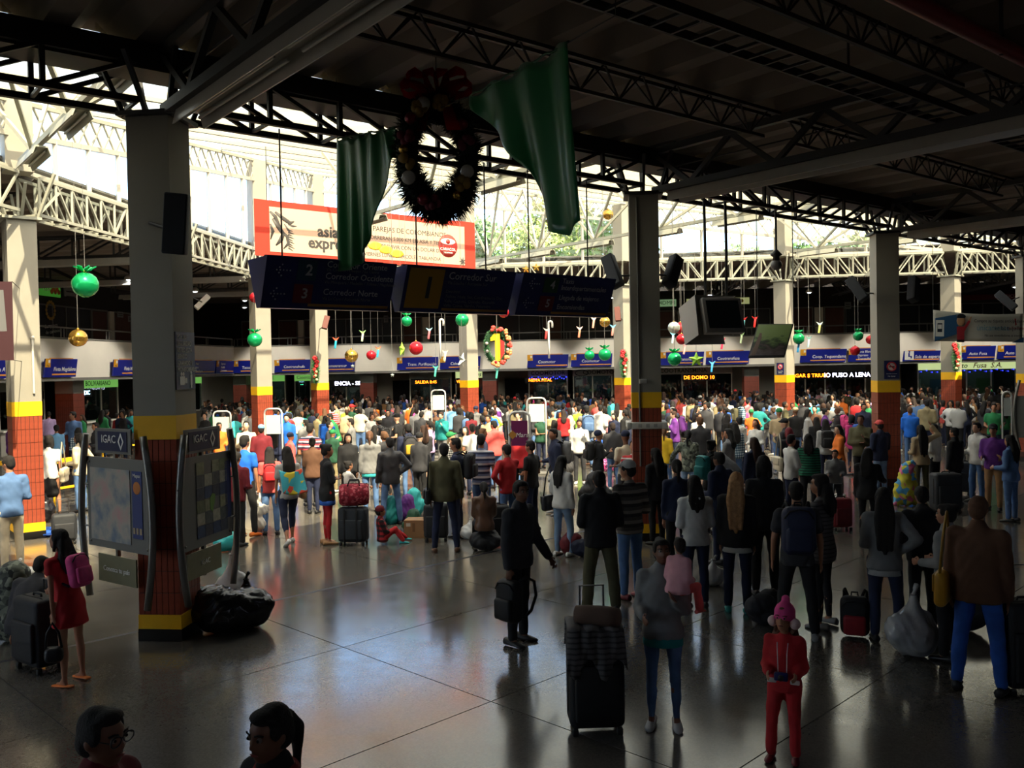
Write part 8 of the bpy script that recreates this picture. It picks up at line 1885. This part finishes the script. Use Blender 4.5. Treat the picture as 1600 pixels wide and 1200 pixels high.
bk = person_keys('baby', bj, 'sweater', 'trousers', 'short', None, .0115, True, 4)
ME2 = run_jobs()
opart('cloth', ME2['wj'], wj, M_CLOTH, C_['white'])
hp, M, s = hand_of('woman in a grey hooded top carrying a baby', 'L'); J = s['K']['J']
bp_ = M @ (J['che'] + Vector((-.13, .20, -.20)))
bb = put_person(bk, ME2, bp_, M.to_euler().z + 2.6, 1.0, {'skin': SKINS['tan'], 'top': C_['pale pink'], 'bottom': C_['coral'], 'hair': (40, 28, 22), 'shoe': C_['coral']}, 'baby in pale pink held in the arms of the woman', 'people standing and waiting in the hall', {}, 'sweater', 'trousers', None, True)
# ------------------------------------------------------------------ the packed crowd
PAL = ['black'] * 9 + ['charcoal'] * 6 + ['navy'] * 5 + ['grey'] * 4 + ['pale grey'] * 2 + ['white'] * 5 + ['cream'] * 2 + ['beige', 'brown', 'brown', 'tan', 'red', 'red', 'dark red', 'coral', 'pink', 'orange', 'yellow', 'lime', 'green', 'dark green', 'teal', 'turquoise', 'sky blue', 'blue', 'blue', 'bright blue', 'denim blue', 'denim blue', 'purple', 'lilac', 'olive', 'khaki', 'pale pink']
BPAL = ['navy', 'denim blue', 'black', 'charcoal', 'navy', 'denim blue', 'grey', 'khaki', 'brown']
HP = [(22, 17, 15)] * 8 + [(40, 26, 20), (58, 36, 24), (96, 64, 40)]
rc = random.Random(21)
taken = [(s['loc'].x, s['loc'].y) for s in SP] + [(AB(i * P, j * P).x, AB(i * P, j * P).y) for i, j in ((0, 0), (1, 1), (2, 2), (-1, 1), (-1, 2), (-1, 3), (-1, 4), (0, 4), (1, 4), (2, 4), (3, 4), (3, 3))]
taken += [(o.location.x, o.location.y) for o in COL.objects if o.parent is None and o.get('category') in ('sign stand', 'suitcase', 'bag', 'box', 'barrier')]
LAND = [(-8.6, 42, 'near the wing corner'), (-5.0, 44, 'before the white running letters'), (-1.5, 44, 'by the wreath with yellow numeral'), (2.6, 43, 'before the blue fairy light counters'), (7.6, 42, 'under the green star balloon'), (12.5, 41, 'before the orange running letters'), (20, 40, 'before the cream lit header'), (-6.5, 33, 'around the flower swag column'), (-1, 31, 'under the large red ball'), (3.6, 32, 'around the rose swag column'), (9.4, 31, 'around the sunlit no smoking column'), (15, 30, 'around the swag column under the banner'), (-7.3, 26, 'near the column with lowest green ball'), (-3.5, 25, 'in the middle of the sunny court'), (1, 25, 'behind the purple sign stand'), (6, 25, 'under the monitor'), (11, 24, 'near the half-shaded column'), (-9, 20, 'right of the display stand'), (3.4, 19, 'beside the trunking collar column'), (8, 19, 'under the picture panel'), (12, 19, 'behind the salmon cap man'), (-12, 26, 'by the side counters'), (-3, 20, 'behind the olive jacket man')]
ADJ = {'short': 'short-haired', 'long': 'long-haired', 'pony': 'ponytailed', 'vlong': 'very long-haired', 'bob': 'bob-haired', 'half': 'loose-haired', 'bun': 'bun-haired'}
TW = {'jacket': 'jacket', 'hoodie': 'hooded top', 'shirt': 'shirt', 'tee': 'tee', 'sweater': 'sweater', 'cardigan': 'cardigan'}
made = 0; labels = {}
rows = []
for yh, x0, x1 in ((604, 430, 1600), (609, 315, 1600), (614, 315, 1600), (619.5, 312, 1600), (626, 312, 1560), (633, 312, 1540), (641, 312, 1500), (650, 320, 1450), (661, 420, 1350), (673, 430, 1300), (690, 1000, 1330), (612, 150, 215), (626, 90, 215), (645, 4, 90)):
 hor = 573; D_ = min((CAMH - 1.66) * FPX / (yh - hor + .0187 * 0), 42); stp = .74 * FPX / D_
 x = x0 + rc.uniform(0, stp)
 while x < x1:
  rows.append((x + rc.uniform(-.25, .25) * stp, yh + rc.uniform(-2.5, 2.5) * (1 + (yh - 604) / 50))); x += stp
rc.shuffle(rows); rows.sort(key=lambda r: 0 if r[1] > 617 else 1)
for px, yh in rows:
 if made >= 232: break
 pi_ = rc.randrange(12); sex, hr, tp, bt, K, Kc = PROTO[pi_]
 h = rc.uniform(1.64, 1.80) if sex == 'm' else rc.uniform(1.54, 1.68)
 yh2 = yh - (px - 800) * .0187
 p = at_z(px, yh2, h); 
 if p.y > 43: p = p * (43 / p.y)
 ab = p - L0; a_, b_ = ab.dot(E1), ab.dot(E2)
 if b_ > FB + .9 or a_ < FA - .6: continue
 if any((p.x - q[0]) ** 2 + (p.y - q[1]) ** 2 < .36 for q in taken): continue
 taken.append((p.x, p.y)); made += 1
 tcn = rc.choice(PAL); bcn = rc.choice(BPAL); hc = rc.choice(HP); capped = rc.random() < .10
 yaw = rc.choice((0, 0, 0, 20, -20, 40, -40, 70, -70, 100, -100, 150, 180, -150)); yaw = math.radians(yaw + rc.uniform(-12, 12)) - math.atan2(p.x, p.y)
 pat = None
 if rc.random() < .07: pat = rc.choice(['bwcheck', 'navystripe', 'redstripe', 'bluecheck'])
 pn_ = {'bwcheck': 'black and white checked', 'navystripe': 'navy striped', 'redstripe': 'red striped', 'bluecheck': 'blue checked'}
 capc = rc.choice(['black', 'red', 'white', 'navy', 'beige', 'green'])
 near = min(LAND, key=lambda l: (l[0] - p.x) ** 2 + (l[1] - p.y) ** 2)[2]
 for _try in range(30):
  if _try: tcn = rc.choice(PAL); bcn = rc.choice(BPAL)
  lb = '%s person in %s %s %s' % (('%s-capped' % capc) if capped and sex == 'm' else ('%s knit-capped' % capc) if capped else ADJ[hr], pn_[pat] if pat else tcn, TW[tp], near)
  if len(lb.split()) < 12: lb = lb.replace(' ' + near, ' and %s %s %s' % (bcn, {'trousers': 'trousers', 'jeans': 'jeans', 'skinny': 'leggings'}[bt], near))
  if lb not in labels: break
 labels[lb] = 1
 t = put_person(Kc if capped else K, ME, Vector((p.x, p.y, 0)), yaw, h / 1.70, {'skin': SKINS[rc.choice(['tan', 'tan', 'light', 'dark', 'fair'])], 'top': C_[tcn], 'bottom': C_[bcn], 'hair': hc, 'cap': C_[capc], 'shoe': C_[rc.choice(['black', 'brown', 'white', 'grey'])]}, lb, 'people in the packed crowd', {'top': PAT[pat]} if pat else {}, tp, bt, 'cap' if sex == 'm' else 'beanie')
 if rc.random() < .12:
  bcn2 = rc.choice(['black', 'navy', 'red', 'grey', 'blue', 'purple', 'teal', 'pink', 'olive'])
  J = K['J']; PM = Matrix.Translation((p.x, p.y, 0)) @ Matrix.Rotation(yaw, 4, 'Z') @ Matrix.Scale(h / 1.7, 4)
  backpack(PM @ Matrix.Translation(J['che'] + J['T'] @ Vector((0, -.225, -.06))) @ J['T'].to_4x4() @ Matrix.Rotation(PI, 4, 'Z'), C_[bcn2], '%s backpack on the person in %s %s %s' % (bcn2, pn_[pat] if pat else tcn, TW[tp], near), 1.0)
# the rest of the crowd, too many and too far to tell apart: one object
def far_crowd():
 m = bpy.data.materials.new('far_crowd'); m.use_nodes = True; nt = m.node_tree; at = nt.nodes.new('ShaderNodeAttribute'); at.attribute_name = 'tone'; bs = nt.nodes['Principled BSDF']; bs.inputs['Roughness'].default_value = .8; nt.links.new(at.outputs['Color'], bs.inputs['Base Color'])
 geo = []
 for K in FARP:
  parts = []
  for k in ('body', 'top', 'bottom', 'hair'):
   me = ME2[K[k]]; v = np.empty(len(me.vertices) * 3); me.vertices.foreach_get('co', v); me.calc_loop_triangles(); f = np.empty(len(me.loop_triangles) * 3, dtype=np.int64); me.loop_triangles.foreach_get('vertices', f); parts.append((k, v.reshape(-1, 3), f.reshape(-1, 3)))
  geo.append(parts)
 V = []; F = []; T_ = []; n = 0; cnt = 0
 b_ = 19.5
 while b_ < FB + .8:
  a_ = -13.2
  while a_ < 25:
   q = AB(a_ + rc.uniform(-.3, .3), b_ + rc.uniform(-.3, .3)); px = 800 + FPX * q.x / q.y; a_ += .82
   if not (315 < px < 1640 or 62 < px < 215) or (px < 215 and q.y < 24) or rc.random() < .16 or cnt > 520: continue
   if any((q.x - t_[0]) ** 2 + (q.y - t_[1]) ** 2 < .26 for t_ in taken): continue
   cnt += 1; sc = rc.uniform(.92, 1.05); yw = rc.choice((0, 0, .4, -.4, 1, -1, 2.5, 3.1)) + rc.uniform(-.3, .3); R = np.array(Matrix.Rotation(yw, 3, 'Z')) * sc
   tone = {'body': SKINS[rc.choice(['tan', 'light', 'dark'])], 'top': C_[rc.choice(PAL)], 'bottom': C_[rc.choice(BPAL)], 'hair': rc.choice(HP)}
   for k, v, f in rc.choice(geo):
    V.append(v @ R.T + np.array((q.x, q.y, 0))); F.append(f + n); n += len(v); T_.append(np.tile(np.array(rgb(*tone[k])), (len(v), 1)))
  b_ += .95
 V = np.concatenate(V); F = np.concatenate(F); T_ = np.concatenate(T_)
 me = bpy.data.meshes.new('far_crowd'); me.vertices.add(len(V)); me.vertices.foreach_set('co', V.ravel()); me.loops.add(F.size); me.loops.foreach_set('vertex_index', F.ravel()); me.polygons.add(len(F)); me.polygons.foreach_set('loop_start', np.arange(0, F.size, 3)); me.update(calc_edges=True)
 me.polygons.foreach_set('use_smooth', np.ones(len(F), dtype=bool)); ca = me.color_attributes.new('tone', 'FLOAT_COLOR', 'POINT'); ca.data.foreach_set('color', T_.ravel()); me.materials.append(m)
 o = obj('crowd', me); o['kind'] = 'stuff'; tag(o, 'dense far crowd of people queueing before the ticket counters', 'crowd')
far_crowd()
